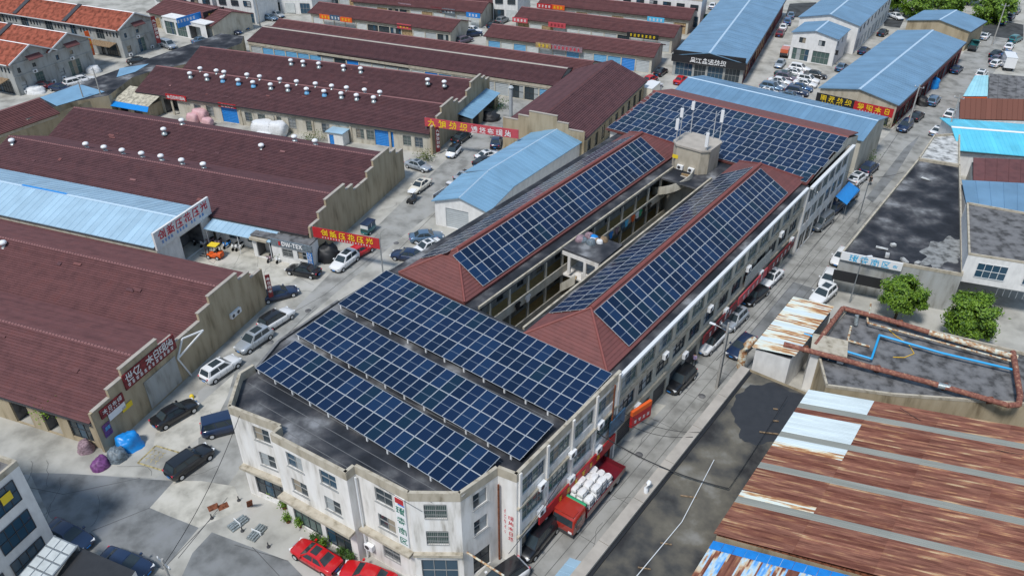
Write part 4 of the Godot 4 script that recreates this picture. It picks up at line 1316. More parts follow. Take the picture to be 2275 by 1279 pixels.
	wall(lt, Vector3(-3.8, 0, 2.2), Vector3(3.8, 0, 2.2), 0, 2.5, [[0.6, 0.1, 2.6, 2.1, "o"], [4.0, 0.8, 6.0, 2.0, "wd"]], M.cement)
	wall(lt, Vector3(3.8, 0, 2.2), Vector3(3.8, 0, -2.4), 0, 2.5, [], M.cement)
	# row building with the dark flat roof behind the warehouses
	var strip := [Vector3(-91.01, 4, -129.08), Vector3(-86.89, 4, -139.21), Vector3(-79.93, 4, -153.37), Vector3(-71.81, 4, -169.73), Vector3(-66.41, 4, -180.28), Vector3(-60.48, 4, -178.15), Vector3(-59.51, 4, -172.69), Vector3(-66.19, 4, -159.01), Vector3(-72.31, 4, -153.37), Vector3(-74.41, 4, -150.15), Vector3(-74.71, 4, -140.15), Vector3(-79.24, 4, -137.36), Vector3(-82.13, 4, -134.21), Vector3(-83.67, 4, -128.46)]
	var rb := thing("row_building", "low grimy row building with a dark flat roof behind the warehouses", "building", Vector3(strip[3].x, 0, strip[3].z), 90.0)
	block(rb, strip, 4.0, M.cement, M.deck, 0.0)
	var k := 0
	for pp in [[Vector3(-86.77, 4, -138.97), Vector3(-82.93, 4, -146.27), Vector3(-76.20, 4, -142.06), Vector3(-81.62, 4, -134.65)], [Vector3(-79.06, 4, -155.59), Vector3(-74.26, 4, -158.43), Vector3(-75.00, 4, -153.37), Vector3(-77.41, 4, -150.15)]]:
		var lp := []
		for p in pp: lp.append(p - rb.position)
		sheet("blue_roof_sheet", lp, 4.06, M.blue_bright, false, rb)
	# brown roof at the picture edge
	gabled("warehouse", "short brown roofed brick store beside the dark row building", Vector3(-88.14, 3.6, -119.72), Vector3(-80.78, 3.6, -132.64), [9.0], 3.6, 5.4, 14, M.brown_tile, M.cement, [[22.0, 0.9, 24.6, 2.7, "wd"], [27.0, 0.9, 29.6, 2.7, "wd"]], {"gutter": false})

# a prism from world corner points; the thing stands unrotated at its own position
func block(o: Node3D, pts: Array, h: float, wm: Material, rm: Material, par := 0.4, y0 := 0.0, roofname := "flat_roof") -> void:
	var area := 0.0
	for i in pts.size():
		var a: Vector3 = pts[i]
		var b: Vector3 = pts[(i + 1) % pts.size()]
		area += a.x * b.z - b.x * a.z
	var seq := pts.duplicate()
	if area < 0.0: seq.reverse()
	var loc := []
	for p in seq: loc.append(Vector3(p.x - o.position.x, 0, p.z - o.position.z))
	seq = []
	# outward walls run clockwise seen from above
	for i in range(loc.size() - 1, -1, -1): seq.append(loc[i])
	for i in seq.size():
		wall(o, seq[i], seq[(i + 1) % seq.size()], y0, h + par, [], wm)
	sheet(roofname, loc, h, rm, false, o)
	if par > 0.0:
		for i in seq.size():
			parapet(o, [seq[i], seq[(i + 1) % seq.size()]], h, h + par + 0.04, 0.22, M.cement_light)

func shop_holes(L: float, pal: Array, y1 := 2.7) -> Array:
	var out := []
	var n := int(L / 3.1)
	for i in n:
		var x := 0.4 + i * (L - 0.8) / n
		out.append([x + 0.12, 0.1, x + (L - 0.8) / n - 0.12, y1, pal[rng.randi() % pal.size()]])
	return out

func north_blocks() -> void:
	var pal := ["sp", "sp", "sg", "st", "wd", "sp"]
	var a := [Vector3(-59.34, 3.8, -174.37), Vector3(8.01, 3.8, -145.08)]
	gabled("shop_row", "long brown roofed shop row with a black sign strip behind the vents", a[0] + dirv(23.5) * 1.2, a[1] + dirv(23.5) * 1.2, [11.8], 3.8, 5.4, 16, M.brown_tile_old, M.plaster, shop_holes(a[0].distance_to(a[1]), ["sp", "sg", "sd", "sb", "wd"]), {"cat": "shop row", "cap": M.coping, "capw": 0.4, "over": 0.15, "gutter": false})
	a = [Vector3(-54.17, 5.5, -186.91) - dirv(23.5) * 4.6, Vector3(16.19, 5.5, -155.75) - dirv(23.5) * 4.6]
	gabled("shop_row", "long brown roofed shop row back to back with the black signed one", a[0], a[1], [9.2], 3.9, 5.5, 12, M.brown_tile, M.plaster, [], {"cat": "shop row"})
	sign_board("fascia_sign", "very long blank black sign strip under the brown eave", Vector3(-31.52, 3.3, -163.88) + dirv(203.5) * 0.3, 203.5, 22.5, 1.2, M.black_sheet, [])
	var rows := [
		[Vector3(-50.12, 3.8, -199.73), Vector3(-14.28, 3.8, -183.16), 9.0, 5.2, "brown roofed shop row with tan and white shutters and a coral sign"],
		[Vector3(-41.38, 3.8, -210.84), Vector3(-7.75, 3.8, -199.30), 9.0, 5.2, "brown roofed shop row with a pink blank board and a blue corner sign"],
		[Vector3(-5.87, 3.8, -179.56), Vector3(29.63, 3.8, -164.26), 9.0, 5.2, "brown roofed shop row with blue shutters and a faded pink sign"],
		[Vector3(0.98, 3.8, -194.74), Vector3(36.33, 3.8, -178.50), 9.0, 5.2, "brown roofed shop row with a black board of yellow characters"],
		[Vector3(7.12, 3.8, -208.08), Vector3(42.74, 3.8, -193.13), 9.0, 5.2, "brown roofed shop row with red and orange signs at one end"],
		[Vector3(-90.41, 3.8, -200.15), Vector3(-70.87, 3.8, -188.03), 12.0, 5.6, "brown roofed hall behind the orange roofed houses"],
		[Vector3(-53.56, 3.8, -222.04), Vector3(-2.03, 3.8, -208.99), 9.0, 5.2, "brown roofed shop row behind the pink blank board"],
	]
	var i := 0
	for r in rows:
		var L: float = r[0].distance_to(r[1])
		var p: Array = ["sb", "sp", "sg", "sd", "sb"] if i == 2 else pal
		gabled("shop_row", r[4], r[0], r[1], [r[2]], 3.8, r[3], 11, M.brown_tile, M.plaster, shop_holes(L, p), {"cat": "shop row", "gutter": false, "over": 0.5})
		i += 1
	# boards on the shop rows
	for b in [
		[Vector3(-45.41, 3.4, -197.09), 3.6, M.orange, "orange board with yellow print at the end of a shop row", M.text_gold], [Vector3(-42.74, 3.5, -195.88), 3.4, M.blue_dull, "navy board with white print between two orange boards", M.text_white], [Vector3(-40.00, 3.4, -194.64), 3.4, M.orange, "orange red board with gold print beside the navy board", M.text_gold],
		[Vector3(-25.22, 3.4, -188.73), 3.8, M.red_pink, "coral board with faint yellow print on a shop row", M.text_gold], [Vector3(-27.16, 3.6, -207.08), 3.8, M.tarp_pink, "blank dusty pink board above a blue shutter", M.text_white], [Vector3(-18.62, 3.4, -203.88), 3.6, M.red_dark, "maroon board with white print beside a grey board", M.text_white],
		[Vector3(-15.68, 3.4, -202.58), 3.6, M.tarp_grey, "grey board with white characters beside a maroon board", M.text_white], [Vector3(-9.30, 3.4, -198.75), 3.8, M.blue_sign, "bright blue corner board with white characters", M.text_white],
		[Vector3(2.24, 3.4, -194.23), 4.0, M.red_pink, "light red board with white characters on a shop row end", M.text_white], [Vector3(11.01, 3.3, -190.26), 4.4, M.red_pink, "plain faded red board above a pale shutter", M.red_dark], [Vector3(30.10, 3.4, -180.96), 7.4, M.black_sheet, "black board with two rows of yellow characters", M.text_gold],
		[Vector3(8.61, 3.4, -207.43), 4.2, M.red_sign, "red board with four white characters at a shop row end", M.text_white], [Vector3(12.01, 3.4, -206.09), 3.6, M.orange, "orange board with yellow characters beside a red one", M.text_gold], [Vector3(35.19, 3.4, -194.64), 4.2, M.blue_text, "sky blue board with white characters on the last shop row", M.text_white],
		[Vector3(7.21, 3.4, -173.71), 3.6, M.shutter_tan, "tan board with dull print beside the long pink one", M.text_gold], [Vector3(11.89, 3.3, -172.06), 8.0, M.tarp_pink, "long faded pink and white board above dark shopfronts", M.text_red],
	]:
		var nn: int = max(3, int(b[1] / 1.0))
		sign_board("shop_sign", b[3], b[0] + dirv(203.5) * 0.75, 203.5, b[1], 1.15, b[2], [["▪".repeat(nn), 0.75, -(nn - 1) * 0.45, 0.0, 0.9, b[4]]])
	# pale buildings cut by the top edge
	i = 0
	for b in [[Vector3(-92.40, 5, -209.13), Vector3(-76.16, 5, -205.45), 7.0], [Vector3(-75.02, 5, -205.45), Vector3(-64.93, 5, -202.76), 6.5], [Vector3(-4.87, 5, -206.36), Vector3(1.42, 5, -205.00), 7.0], [Vector3(27.86, 6, -207.72), Vector3(46.71, 6, -198.70), 8.0], [Vector3(-64.55, 5, -213.41), Vector3(-52.45, 5, -211.96), 6.0]]:
		var lab: String = ["white shop block with green and red fascias behind the brown hall", "tan and white shop block behind the small red lorry", "white corner block with an orange board at the lane end", "long white block with stacked balconies behind the shop rows", "white block behind the parked forklift trucks"][i]
		var o := thing("shop_block", lab, "building", Vector3(b[0].x, 0, b[0].z), 90.0)
		var d := dirv(20.0) * 10.0
		block(o, [b[0], b[1], b[1] + d, b[0] + d], 6.5, M.white_wall, M.deck_grey, 0.3)
		var v: Vector3 = (b[1] - b[0])
		v.y = 0
		var n := v.normalized().cross(Vector3.UP)
		var k := int(v.length() / 3.2)
		for j in k:
			var c: Vector3 = v * ((j + 0.5) / k) + n * 0.1
			opening(o, c + Vector3.UP * 1.5, v.normalized(), n, 2.6, 2.6, ["wd", "sp", "wb"][j % 3], 0.02)
			opening(o, c + Vector3.UP * 4.9, v.normalized(), n, 2.0, 1.3, "wd", 0.02)
		i += 1
	sign_board("shop_sign", "blue tilted board on legs over a glass shopfront", Vector3(-76.44, 4.6, -189.32), 121.0, 7.0, 2.2, M.blue_sign, [["▪▪▪▪▪▪", 0.8, -3.2, 0.3, 0.9, M.text_white]])
	sign_board("shop_sign", "black board with yellow print beside the blue tilted one", Vector3(-72.07, 4.8, -194.17), 121.0, 6.4, 1.9, M.black_sheet, [["▪▪▪▪", 0.8, -1.5, 0.0, 1.0, M.text_gold]])
	var gs := thing("shopfront", "glass fronted shop under the blue tilted board", "shop", Vector3(-79.83, 0, -191.37), 120.0)
	wall(gs, Vector3(-6, 0, 0), Vector3(9, 0, 0), 0, 4.0, [[0.5, 0.1, 4.0, 3.2, "wg"], [4.6, 0.1, 8.0, 3.2, "wg"], [9.0, 0.1, 13.0, 3.2, "o"]], M.white_wall)
	var s := st()
	box(s, Vector3(1.5, 4.1, -1.5), Vector3(15.2, 0.2, 3.2))
	part("flat_roof", s, M.white_wall, gs)
	# brown building end-on to the lane
	a = [Vector3(11.66, 4.5, -119.26), Vector3(25.62, 4.5, -147.37)]
	var hol := []
	for k in 9: hol.append([2.0 + k * 3.3, 0.8, 3.5 + k * 3.3, 3.2, "wd"])
	var pb := gabled("warehouse", "brown tiled hall with a stepped gable rising behind the light blue shed", a[0], a[1], [14.2], 4.5, 7.2, 22, M.brown_tile_old, M.cement, hol, {"wsteps": true, "cap": M.brown_tile, "capw": 0.15})
	# light blue shed in two lengths
	gabled("shed", "light blue metal roofed white shed with a roller door in its gable", Vector3(-3.43, 4, -95.23), Vector3(0.10, 4, -103.25), [8.2], 4.0, 5.3, 1, M.blue_bright, M.white_wall, [], {"sheets": 12, "cap": M.blue_cap, "capw": 0.12, "fascia": false, "gutter": false, "cat": "shed", "west": [[1.7, 0.05, 5.3, 3.1, "sg"]]})
	gabled("shed", "longer and taller light blue roofed shed joined behind the white gabled one", Vector3(0.10, 4, -103.11), Vector3(11.32, 4, -119.33), [8.3], 4.05, 5.38, 1, M.blue_bright, M.white_wall, [], {"sheets": 24, "cap": M.blue_cap, "capw": 0.12, "fascia": false, "gutter": false, "cat": "shed"})
	# stack pipe
	var ch := thing("flue_pipe", "tall pale blue steel flue pipe standing by the lane banner", "flue", Vector3(-0.20, 0, -131.10), 90.0)
	s = st()
	tube(s, [Vector3.ZERO, Vector3.UP * 8.6], 0.32, 10)
	part("pipe", s, M.shutter_grey, ch)
	s = st()
	lathe(s, Vector3.UP * 8.7, [Vector2(0.5, 0.0), Vector2(0.3, 0.3), Vector2(0.001, 0.42)], 10)
	part("rain_cap", s, M.shutter_grey, ch)
	var bl := thing("lean_to", "blue sheet lean-to along the stepped wall with plants below", "lean-to", Vector3(-6.52, 0, -139.20), 20.0)
	s = st()
	slab(s, Vector3(-7, 2.7, 2.0), Vector3(7, 2.7, 2.0), Vector3(-7, 3.3, -1.0), Vector3(7, 3.3, -1.0), 0.06)
	var blr := part("roof", s, M.blue_bright, bl)
	sheets(blr, Vector3(-7, 2.7, 2.0), Vector3(7, 2.7, 2.0), Vector3(-7, 3.3, -1.0), Vector3(7, 3.3, -1.0), 14, M.blue_bright)
	wall(bl, Vector3(-6.8, 0, 1.6), Vector3(6.8, 0, 1.6), 0, 2.6, [[1, 0.1, 4, 2.2, "o"], [6, 0.1, 12, 2.2, "o"]], M.cement)
	wall(bl, Vector3(-6.8, 0, -1.0), Vector3(-6.8, 0, 1.6), 0, 2.6, [], M.frame_dark)
	var bs := thing("utility_hut", "little white hut with a bright blue door by the vented warehouse", "hut", Vector3(-30.26, 0, -127.52), 110.0)
	wall(bs, Vector3(-1.4, 0, 1), Vector3(1.6, 0, 1), 0, 2.3, [[0.3, 0.05, 1.2, 1.9, "sd"]], M.white_wall)
	wall(bs, Vector3(1.6, 0, 1), Vector3(1.6, 0, -1), 0, 2.3, [], M.white_wall)
	wall(bs, Vector3(-1.4, 0, -1), Vector3(-1.4, 0, 1), 0, 2.3, [], M.white_wall)
	s = st()
	box(s, Vector3(0.1, 2.38, 0), Vector3(3.4, 0.12, 2.5))
	part("roof", s, M.blue_pale, bs)

# corrugated sheets laid over the quad a(top start) b(top end) c(bottom start) d(bottom end); ribs run a->b
func corrugated(parent: Node, a: Vector3, b: Vector3, c: Vector3, d: Vector3, cols: int, rows: int, pick: Callable, waves := 4, called := "roof_sheet", amp := 0.045) -> void:
	for j in rows:
		for i in cols:
			var s := st()
			s.set_smooth_group(0)
			var len_u := (b - a).length() / cols
			var n := waves * 2
			var lift := 0.012 * (cols - i) + rng.randf() * 0.006
			for k in n:
				var e := []
				for kk in [k, k + 1]:
					var t := (j + float(kk) / n * 1.02) / rows
					var up := Vector3.UP * (lift + (amp if kk % 2 else 0.0))
					for x in [float(i) / cols, minf((i + 1.02) / cols, 1.0)]:
						e.append(a.lerp(b, x).lerp(c.lerp(d, x), t) + up)
				var v0 := (j + float(k) / n) * 0.8
				var v1 := (j + float(k + 1) / n) * 0.8
				quv(s, e[0], e[1], e[3], e[2], i * len_u, v0, (i + 1) * len_u, v0)
			part(called, s, pick.call(i, j), parent)

func east_blocks() -> void:
	# low flat roofed building along the street
	var o := thing("flat_roof_building", "low flat roofed building with a long parapet beside the street and puddles on its roof", "building", Mp(43, -15), 37.4)
	var loc := func(u: float, v: float, y: float) -> Vector3: return Vector3(u - 43.0, y, v + 15.0)
	wall(o, loc.call(64.2, -19.0, 0), loc.call(20, -19.0, 0), 0, 3.4, [], M.cement)
	wall(o, loc.call(20, -19.0, 0), loc.call(20, -6, 0), 0, 3.1, [], M.cement)
	wall(o, loc.call(64.2, -12.0, 0), loc.call(64.2, -19.0, 0), 0, 3.4, [], M.cement)
	var s := st()
	quad(s, loc.call(20, -19, 3.1), loc.call(64.2, -19, 3.1), loc.call(64.2, -6, 3.1), loc.call(20, -6, 3.1))
	part("flat_roof", s, M.deck_stain, o)
	for k in 8:
		s = st()
		box(s, loc.call(22.8 + k * 5.5, -18.75, 3.42), Vector3(5.44, 0.28, 0.95))
		part("coping", s, M.coping, o)
	s = st()
	box(s, loc.call(42, -18.15, 3.16), Vector3(44, 0.14, 0.3))
	part("gutter", s, M.black_sheet, o)
	var outline := [[57.6, -17.4], [60.0, -17.7], [62.5, -17.3], [63.9, -15.5], [63.9, -12.1], [60.0, -12.1], [56.5, -12.1], [55.6, -12.9], [54.8, -13.6], [54.2, -14.6], [54.9, -15.3], [55.8, -15.5], [56.3, -16.4]]
	var nz := FastNoiseLite.new()
	nz.seed = 4
	nz.frequency = 0.22
	var wet := []
	var cen: Vector3 = loc.call(59.5, -14.6, 0)
	for k in outline.size():
		for j in 8:
			var p0: Vector3 = loc.call(outline[k][0], outline[k][1], 0)
			var k2 := (k + 1) % outline.size()
			var p1: Vector3 = loc.call(outline[k2][0], outline[k2][1], 0)
			var p := p0.lerp(p1, j / 8.0)
			var d: Vector3 = (p - cen).normalized()
			wet.append(p + d * nz.get_noise_2d(p.x * 2.0, p.z * 2.0) * 0.5)
	sheet("wet_patch", wet, 3.108, M.deck_wet, false, o)
	var pipe := st()
	tube(pipe, [loc.call(33, -15.4, 3.2), loc.call(42.5, -14.9, 3.2), loc.call(50.5, -15.8, 3.2)], 0.04, 6)
	part("roof_pipe", pipe, M.frame_white, o)
	for p in [[45.0, -16.3, 1.2], [36.5, -15.6, 0.9], [39.6, -15.3, 0.8], [58.6, -13.6, 0.5], [60.2, -14.2, 0.4], [56.4, -14.0, 1.6]]:
		s = st()
		beam(s, loc.call(p[0], p[1], 3.16), loc.call(p[0] + p[2] * 0.5, p[1] + p[2], 3.18), 0.12, 0.06)
		tag(part("roof_offcut", s, M.wood, o), "", "")
	var aw := thing("awning", "small sky blue sheet awning hung on the street side of the low building", "awning", Mp(31.0, -19.6, 0), 37.4)
	s = st()
	slab(s, Vector3(-3.4, 2.6, -0.9), Vector3(3.4, 2.6, -0.9), Vector3(-3.4, 3.1, 0.5), Vector3(3.4, 3.1, 0.5), 0.05)
	var as_ := part("awning_sheet", s, M.blue_pale, aw)
	sheets(as_, Vector3(-3.4, 2.6, -0.9), Vector3(3.4, 2.6, -0.9), Vector3(-3.4, 3.1, 0.5), Vector3(3.4, 3.1, 0.5), 9, M.blue_pale)
	for x in [-3.2, 0.0, 3.2]:
		s = st()
		tube(s, [Vector3(x, 0, -0.8), Vector3(x, 2.58, -0.8)], 0.04, 6)
		part("post", s, M.steel, aw)
	# big rusty roof
	var a := Vector3(28.77, 4.6, -57.55)
	var c := Vector3(15.89, 4.6, -40.51)
	var b := a + dirv(107.5) * 23.2 + Vector3.UP * 0.5
	var d := c + dirv(109.5) * 23.2 + Vector3.UP * 0.5
	var rs := thing("rusty_roof_shed", "wide shed under a patched rusty corrugated roof with grey translucent strips", "shed", Vector3(c.x, 0, c.z), 90.0)
	var off := Vector3(c.x, 0, c.z)
	block(rs, [a + dirv(120) * 0.3, b - dirv(107) * 0.5, d - dirv(107) * 0.5, c + dirv(80) * 0.3], 4.3, M.cement, M.rust_iron, 0.0)
	var pick := func(i: int, j: int) -> Material:
		if j % 6 == 3: return M.clear_sheet
		if i == 0 and (j < 3 or (j > 4 and j < 9) or j == 10): return M.white_sheet
		if i == 0 and j == 11: return M.pale_sheet
		if i == 0 and j in [20, 21]: return M.pale_sheet
		return [M.rust_sheet, M.rust_sheet_b, M.rust_sheet, M.rust_sheet_c][(i * 7 + j * 5 + (j / 3)) % 4]
	corrugated(rs, a - off, b - off, c - off, d - off, 4, 27, pick, 4)
	# lower roof with the blue paint worn off
	var e := c + dirv(108) * 0.2 - dirv(37.4) * 0.35 + Vector3.DOWN * 0.5
	var f := d - dirv(37.4) * 0.35 + Vector3.DOWN * 0.5
	var lr := thing("rusty_lean_to", "rusty corrugated lean-to roof with a band of blue paint left at its top", "shed", Vector3(e.x, 0, e.z), 90.0)
	off = Vector3(e.x, 0, e.z)
	var dn := dirv(217.4) * 11.0 + Vector3.DOWN * 1.2
	block(lr, [e + dirv(150) * 0.4, f - dirv(107) * 0.5, f + dirv(217.4) * 10.5 - dirv(107) * 0.5, e + dirv(217.4) * 10.5 + dirv(107) * 0.5], 2.6, M.cement, M.rust_iron, 0.0)
	corrugated(lr, e - off, e + dn - off, f - off, f + dn - off, 2, 27, func(_i: int, j: int) -> Material: return M.rust_sheet_b if j % 5 == 2 else M.blue_rust_sheet, 3)
	for k in 26:
		s = st()
		var p0 := e.lerp(f, k / 26.0) - off + Vector3.UP * 0.09
		var p1 := e.lerp(f, (k + 0.97) / 26.0) - off + Vector3.UP * 0.09
		quad(s, p0, p1, p1 + dn * 0.075, p0 + dn * 0.075)
		part("painted_band", s, M.blue_door, lr)
	# small rusty white roof by the street
	var g := [Vector3(31.82, 5, -72.94), Vector3(35.78, 5, -71.01), Vector3(28.77, 5, -62.24), Vector3(24.97, 4.6, -64.23)]
	var sr := thing("rusty_canopy", "white corrugated canopy roof streaked with rust beside the street", "canopy", Vector3(g[3].x, 0, g[3].z), 90.0)
	off = sr.position
	corrugated(sr, g[0] - off, g[1] - off, g[3] - off, g[2] - off, 1, 14, func(_i: int, j: int) -> Material: return M.pale_sheet if j % 4 < 3 else M.white_sheet, 4)
	block(sr, [g[0] + dirv(170) * 0.5, g[1] + dirv(230) * 0.5, g[2] + dirv(330) * 0.4, g[3] + dirv(80) * 0.5], 4.3, M.white_wall, M.deck_grey, 0.0)
	# flat roof with pipes
	var pr := thing("boiler_house", "flat dark roofed building carrying rusty and blue pipes", "building", Vector3(43.73, 0, -69.35) * Vector3(1, 0, 1), 90.0)
	block(pr, [Vector3(37.24, 4.3, -71.09), Vector3(54.90, 4.3, -62.45), Vector3(50.87, 4.3, -55.38), Vector3(36.79, 4.3, -56.97), Vector3(30.72, 4.3, -58.28), Vector3(31.77, 4.3, -64.69)], 4.3, M.cement, M.deck_grey, 0.25)
	off = pr.position
	for pp in [[[Vector3(28.10, 5.2, -63.99), Vector3(34.32, 5.2, -60.92), Vector3(40.79, 5.2, -57.77), Vector3(46.36, 5.2, -54.70), Vector3(47.40, 5.2, -54.76), Vector3(48.21, 5.2, -55.95), Vector3(51.09, 5.2, -62.65)], 0.28, M.pipe_rust, "rusty_pipe"], [[Vector3(36.42, 5.2, -70.34), Vector3(31.21, 5.2, -63.69)], 0.28, M.pipe_rust, "rusty_pipe"], [[Vector3(36.52, 5.1, -70.57), Vector3(40.89, 5.1, -68.21), Vector3(44.09, 5.1, -66.12)], 0.28, M.pipe_rust, "rusty_pipe"], [[Vector3(44.09, 5.1, -66.12), Vector3(51.14, 5.1, -61.83)], 0.3, M.pipe_white, "lagged_pipe"], [[Vector3(38.55, 5.1, -68.71), Vector3(38.33, 5, -67.94), Vector3(50.34, 5, -61.45)], 0.1, M.pipe_white, "thin_pipe"], [[Vector3(36.67, 4.5, -67.97), Vector3(35.41, 4.5, -65.50), Vector3(37.32, 4.5, -64.43)], 0.12, M.pipe_white, "thin_pipe"], [[Vector3(37.24, 5.6, -68.52), Vector3(37.25, 4.5, -68.21)], 0.22, M.galvanised, "valve_pipe"], [[Vector3(38.84, 6.6, -69.46), Vector3(38.95, 5, -69.18)], 0.1, M.pipe_white, "vent_pipe"], [[Vector3(30.86, 5, -66.02), Vector3(34.31, 5, -63.94), Vector3(34.11, 5, -63.12), Vector3(36.38, 5, -61.81), Vector3(38.75, 5, -65.78), Vector3(43.81, 5, -62.83), Vector3(50.09, 5, -59.97)], 0.12, M.pipe_blue, "blue_pipe"]]:
		var pts := []
		for p in pp[0]: pts.append(p - off)
		s = st()
		for k in pts.size() - 1:
			tube(s, [pts[k], pts[k + 1]], pp[1], 10)
		part(pp[3], s, pp[2], pr)
	for p in [Vector3(30.40, 4.65, -63.86), Vector3(36.62, 4.65, -60.67), Vector3(42.13, 4.65, -57.94), Vector3(45.52, 4.65, -56.00), Vector3(34.81, 4.65, -68.58), Vector3(42.03, 4.65, -68.34), Vector3(47.62, 4.65, -64.77)]:
		s = st()
		box(s, p - off, Vector3(0.5, 0.7, 0.3))
		part("pipe_stand", s, M.rust_iron, pr)
	s = st()
	tube(s, [Vector3(40.54, 4.4, -67.86) - off, Vector3(40.90, 4.36, -66.55) - off, Vector3(41.68, 4.36, -64.99) - off, Vector3(41.60, 4.36, -63.48) - off, Vector3(40.30, 4.36, -62.82) - off, Vector3(39.18, 4.36, -62.89) - off], 0.04, 6)
	part("yellow_hose", s, M.gold, pr)
	s = st()
	tube(s, [Vector3(41.14, 5.2, -57.57) - off, Vector3(42.10, 5.2, -57.11) - off], 0.31, 10)
	part("green_sleeve", s, M.galvanised, pr)
	var cb := thing("roof_cabin", "small white cabin with a framed window next to the rusty canopy", "cabin", Vector3(31.65, 0, -63.22), 112.0)
	wall(cb, Vector3(-0.8, 0, 0.6), Vector3(2.4, 0, 0.6), 0, 5.3, [[0.9, 3.6, 2.6, 4.9, "wbp"]], M.white_wall)
	wall(cb, Vector3(2.4, 0, 0.6), Vector3(2.4, 0, -2.0), 0, 5.3, [], M.white_wall)
	wall(cb, Vector3(-0.8, 0, -2.0), Vector3(-0.8, 0, 0.6), 0, 5.3, [], M.white_wall)
	s = st()
	box(s, Vector3(0.8, 5.36, -0.7), Vector3(3.5, 0.12, 2.9))
	part("roof", s, M.cement_light, cb)
	# building with the blue lettered parapet
	var sb := thing("flat_roof_building", "grey building with a stained black roof and a blue lettered parapet", "building", Vector3(54.61, 0, -95.76) * Vector3(1, 0, 1), 90.0)
	block(sb, [Vector3(40.30, 5, -81.93), Vector3(52.87, 5, -77.08), Vector3(66.83, 5, -107.09), Vector3(61.65, 5, -109.48)], 5.0, M.grey_tile, M.deck, 0.35)
	# worn pale area and bits of debris on the black roof
	var wp := []
	var wc := Vector3(53.25, 5, -82.61) - sb.position
	wc.y = 0
	for k in 60:
		var t := TAU * k / 60.0
		var rr := 1.0 + 0.35 * nz.get_noise_2d(cos(t) * 6.0, sin(t) * 6.0 + 9.0) + 0.22 * sin(t * 5.0) * cos(t * 3.0)
		wp.append(wc + (dirv(113.0) * cos(t) * 2.1 + dirv(37.0) * sin(t) * 4.2) * rr)
	sheet("worn_patch", wp, 5.006, M.deck_worn, false, sb)
	for p in [[Vector3(45.83, 5.1, -81.60), 0.9], [Vector3(47.40, 5.1, -80.35), 1.1], [Vector3(47.55, 5.1, -84.07), 0.6], [Vector3(48.81, 5.1, -79.84), 0.7], [Vector3(59.87, 5.1, -102.77), 1.3], [Vector3(45.85, 5.1, -83.31), 1.4]]:
		var bx := st()
		box(bx, p[0] - sb.position + Vector3(0, 0.08, 0), Vector3(0.45, 0.3 if p[1] < 1.2 else 0.08, p[1]), Basis(Vector3.UP, p[1] * 3.0))
		part("roof_block", bx, M.deck_pale, sb)
	var sb2 := thing("flat_roof_building", "flat roofed building with a pale patchy deck joined to the black roof", "building", Vector3(73.71, 0, -125.21) * Vector3(1, 0, 1), 90.0)
	block(sb2, [Vector3(62.04, 4.8, -110.16), Vector3(67.17, 4.8, -107.75), Vector3(72.92, 4.8, -119.84), Vector3(68.42, 4.8, -119.10)], 4.8, M.cement, M.deck_pale, 0.3)
	var fs := sign_board("parapet_sign", "white parapet board with pale blue characters above the round tree", Vector3(43.55, 5.1, -80.66) + dirv(203.6) * 0.35, 203.6, 6.9, 1.1, M.white_paint, [["瑞霖商区", 0.85, -2.0, 0.0, 1.2, M.blue_text], ["布", 0.45, 2.7, -0.1, 1.0, M.blue_text]])
	sign_board("fascia_sign", "plain black fascia sheet below the blue lettered parapet", Vector3(42.05, 3.1, -79.84) + dirv(203.6) * 0.4, 203.6, 5.6, 1.35, M.black_sheet, [])
	# white building with framed windows
	var wb := thing("white_building", "white upper storey with large framed windows over a dark recess", "building", Vector3(64.79, 0, -90.87) * Vector3(1, 0, 1), 90.0)
	block(wb, [Vector3(53.03, 7.6, -77.71), Vector3(60.77, 7.6, -74.97), Vector3(67.39, 7.6, -86.60), Vector3(59.01, 7.6, -90.48)], 7.6, M.white_wall, M.deck_grey, 0.2, 4.2)
	block(wb, [Vector3(58.90, 4.2, -86.15), Vector3(66.98, 4.2, -83.61), Vector3(72.23, 4.2, -92.81), Vector3(62.69, 4.2, -95.64)], 4.19, M.grey_tile, M.deck_grey, 0.0)
	block(wb, [Vector3(53.03, 7.6, -77.71), Vector3(60.77, 7.6, -74.97), Vector3(67.39, 7.6, -86.60), Vector3(59.01, 7.6, -90.48)], 4.2, M.white_wall, M.white_wall, 0.0, 4.0, "soffit")
	var wf: Vector3 = (Vector3(60.77, 7.6, -74.97) - Vector3(53.03, 7.6, -77.71))
	wf.y = 0
	var wn := wf.normalized().cross(Vector3.UP)
	for k in 2:
		opening(wb, Vector3(53.03, 7.6, -77.71) * Vector3(1, 0, 1) - wb.position + wf.normalized() * (2.9 + k * 5.0) + wn * 0.03 + Vector3.UP * 5.9, wf.normalized(), wn, 3.2, 1.9, "wbp", 0.0)
	s = st()
	for k in 9:
		var p := Vector3(57.81, 2.6, -77.26) * Vector3(1, 0, 1) - wb.position + wf.normalized() * k * 0.7
		beam(s, p + Vector3.UP * 2.3, p + Vector3.UP * 3.3, 0.05, 0.05)
	beam(s, Vector3(57.81, 2.6, -77.26) - wb.position + Vector3.UP * 0.7, Vector3(57.81, 2.6, -77.26) - wb.position + Vector3.UP * 0.7 + wf.normalized() * 6.0, 0.06, 0.06)
	part("railing", s, M.frame_white, wb)
	# roofs beyond
	gabled("shed", "bright cyan metal roofed shed with a white ridge", Vector3(71.01, 4.4, -114.90), Vector3(83.15, 4.4, -112.12), [13.4], 4.4, 5.5, 1, M.cyan_metal, M.white_wall, [], {"sheets": 20, "cap": M.white_paint, "capw": 0.4, "fascia": false, "cat": "shed"})
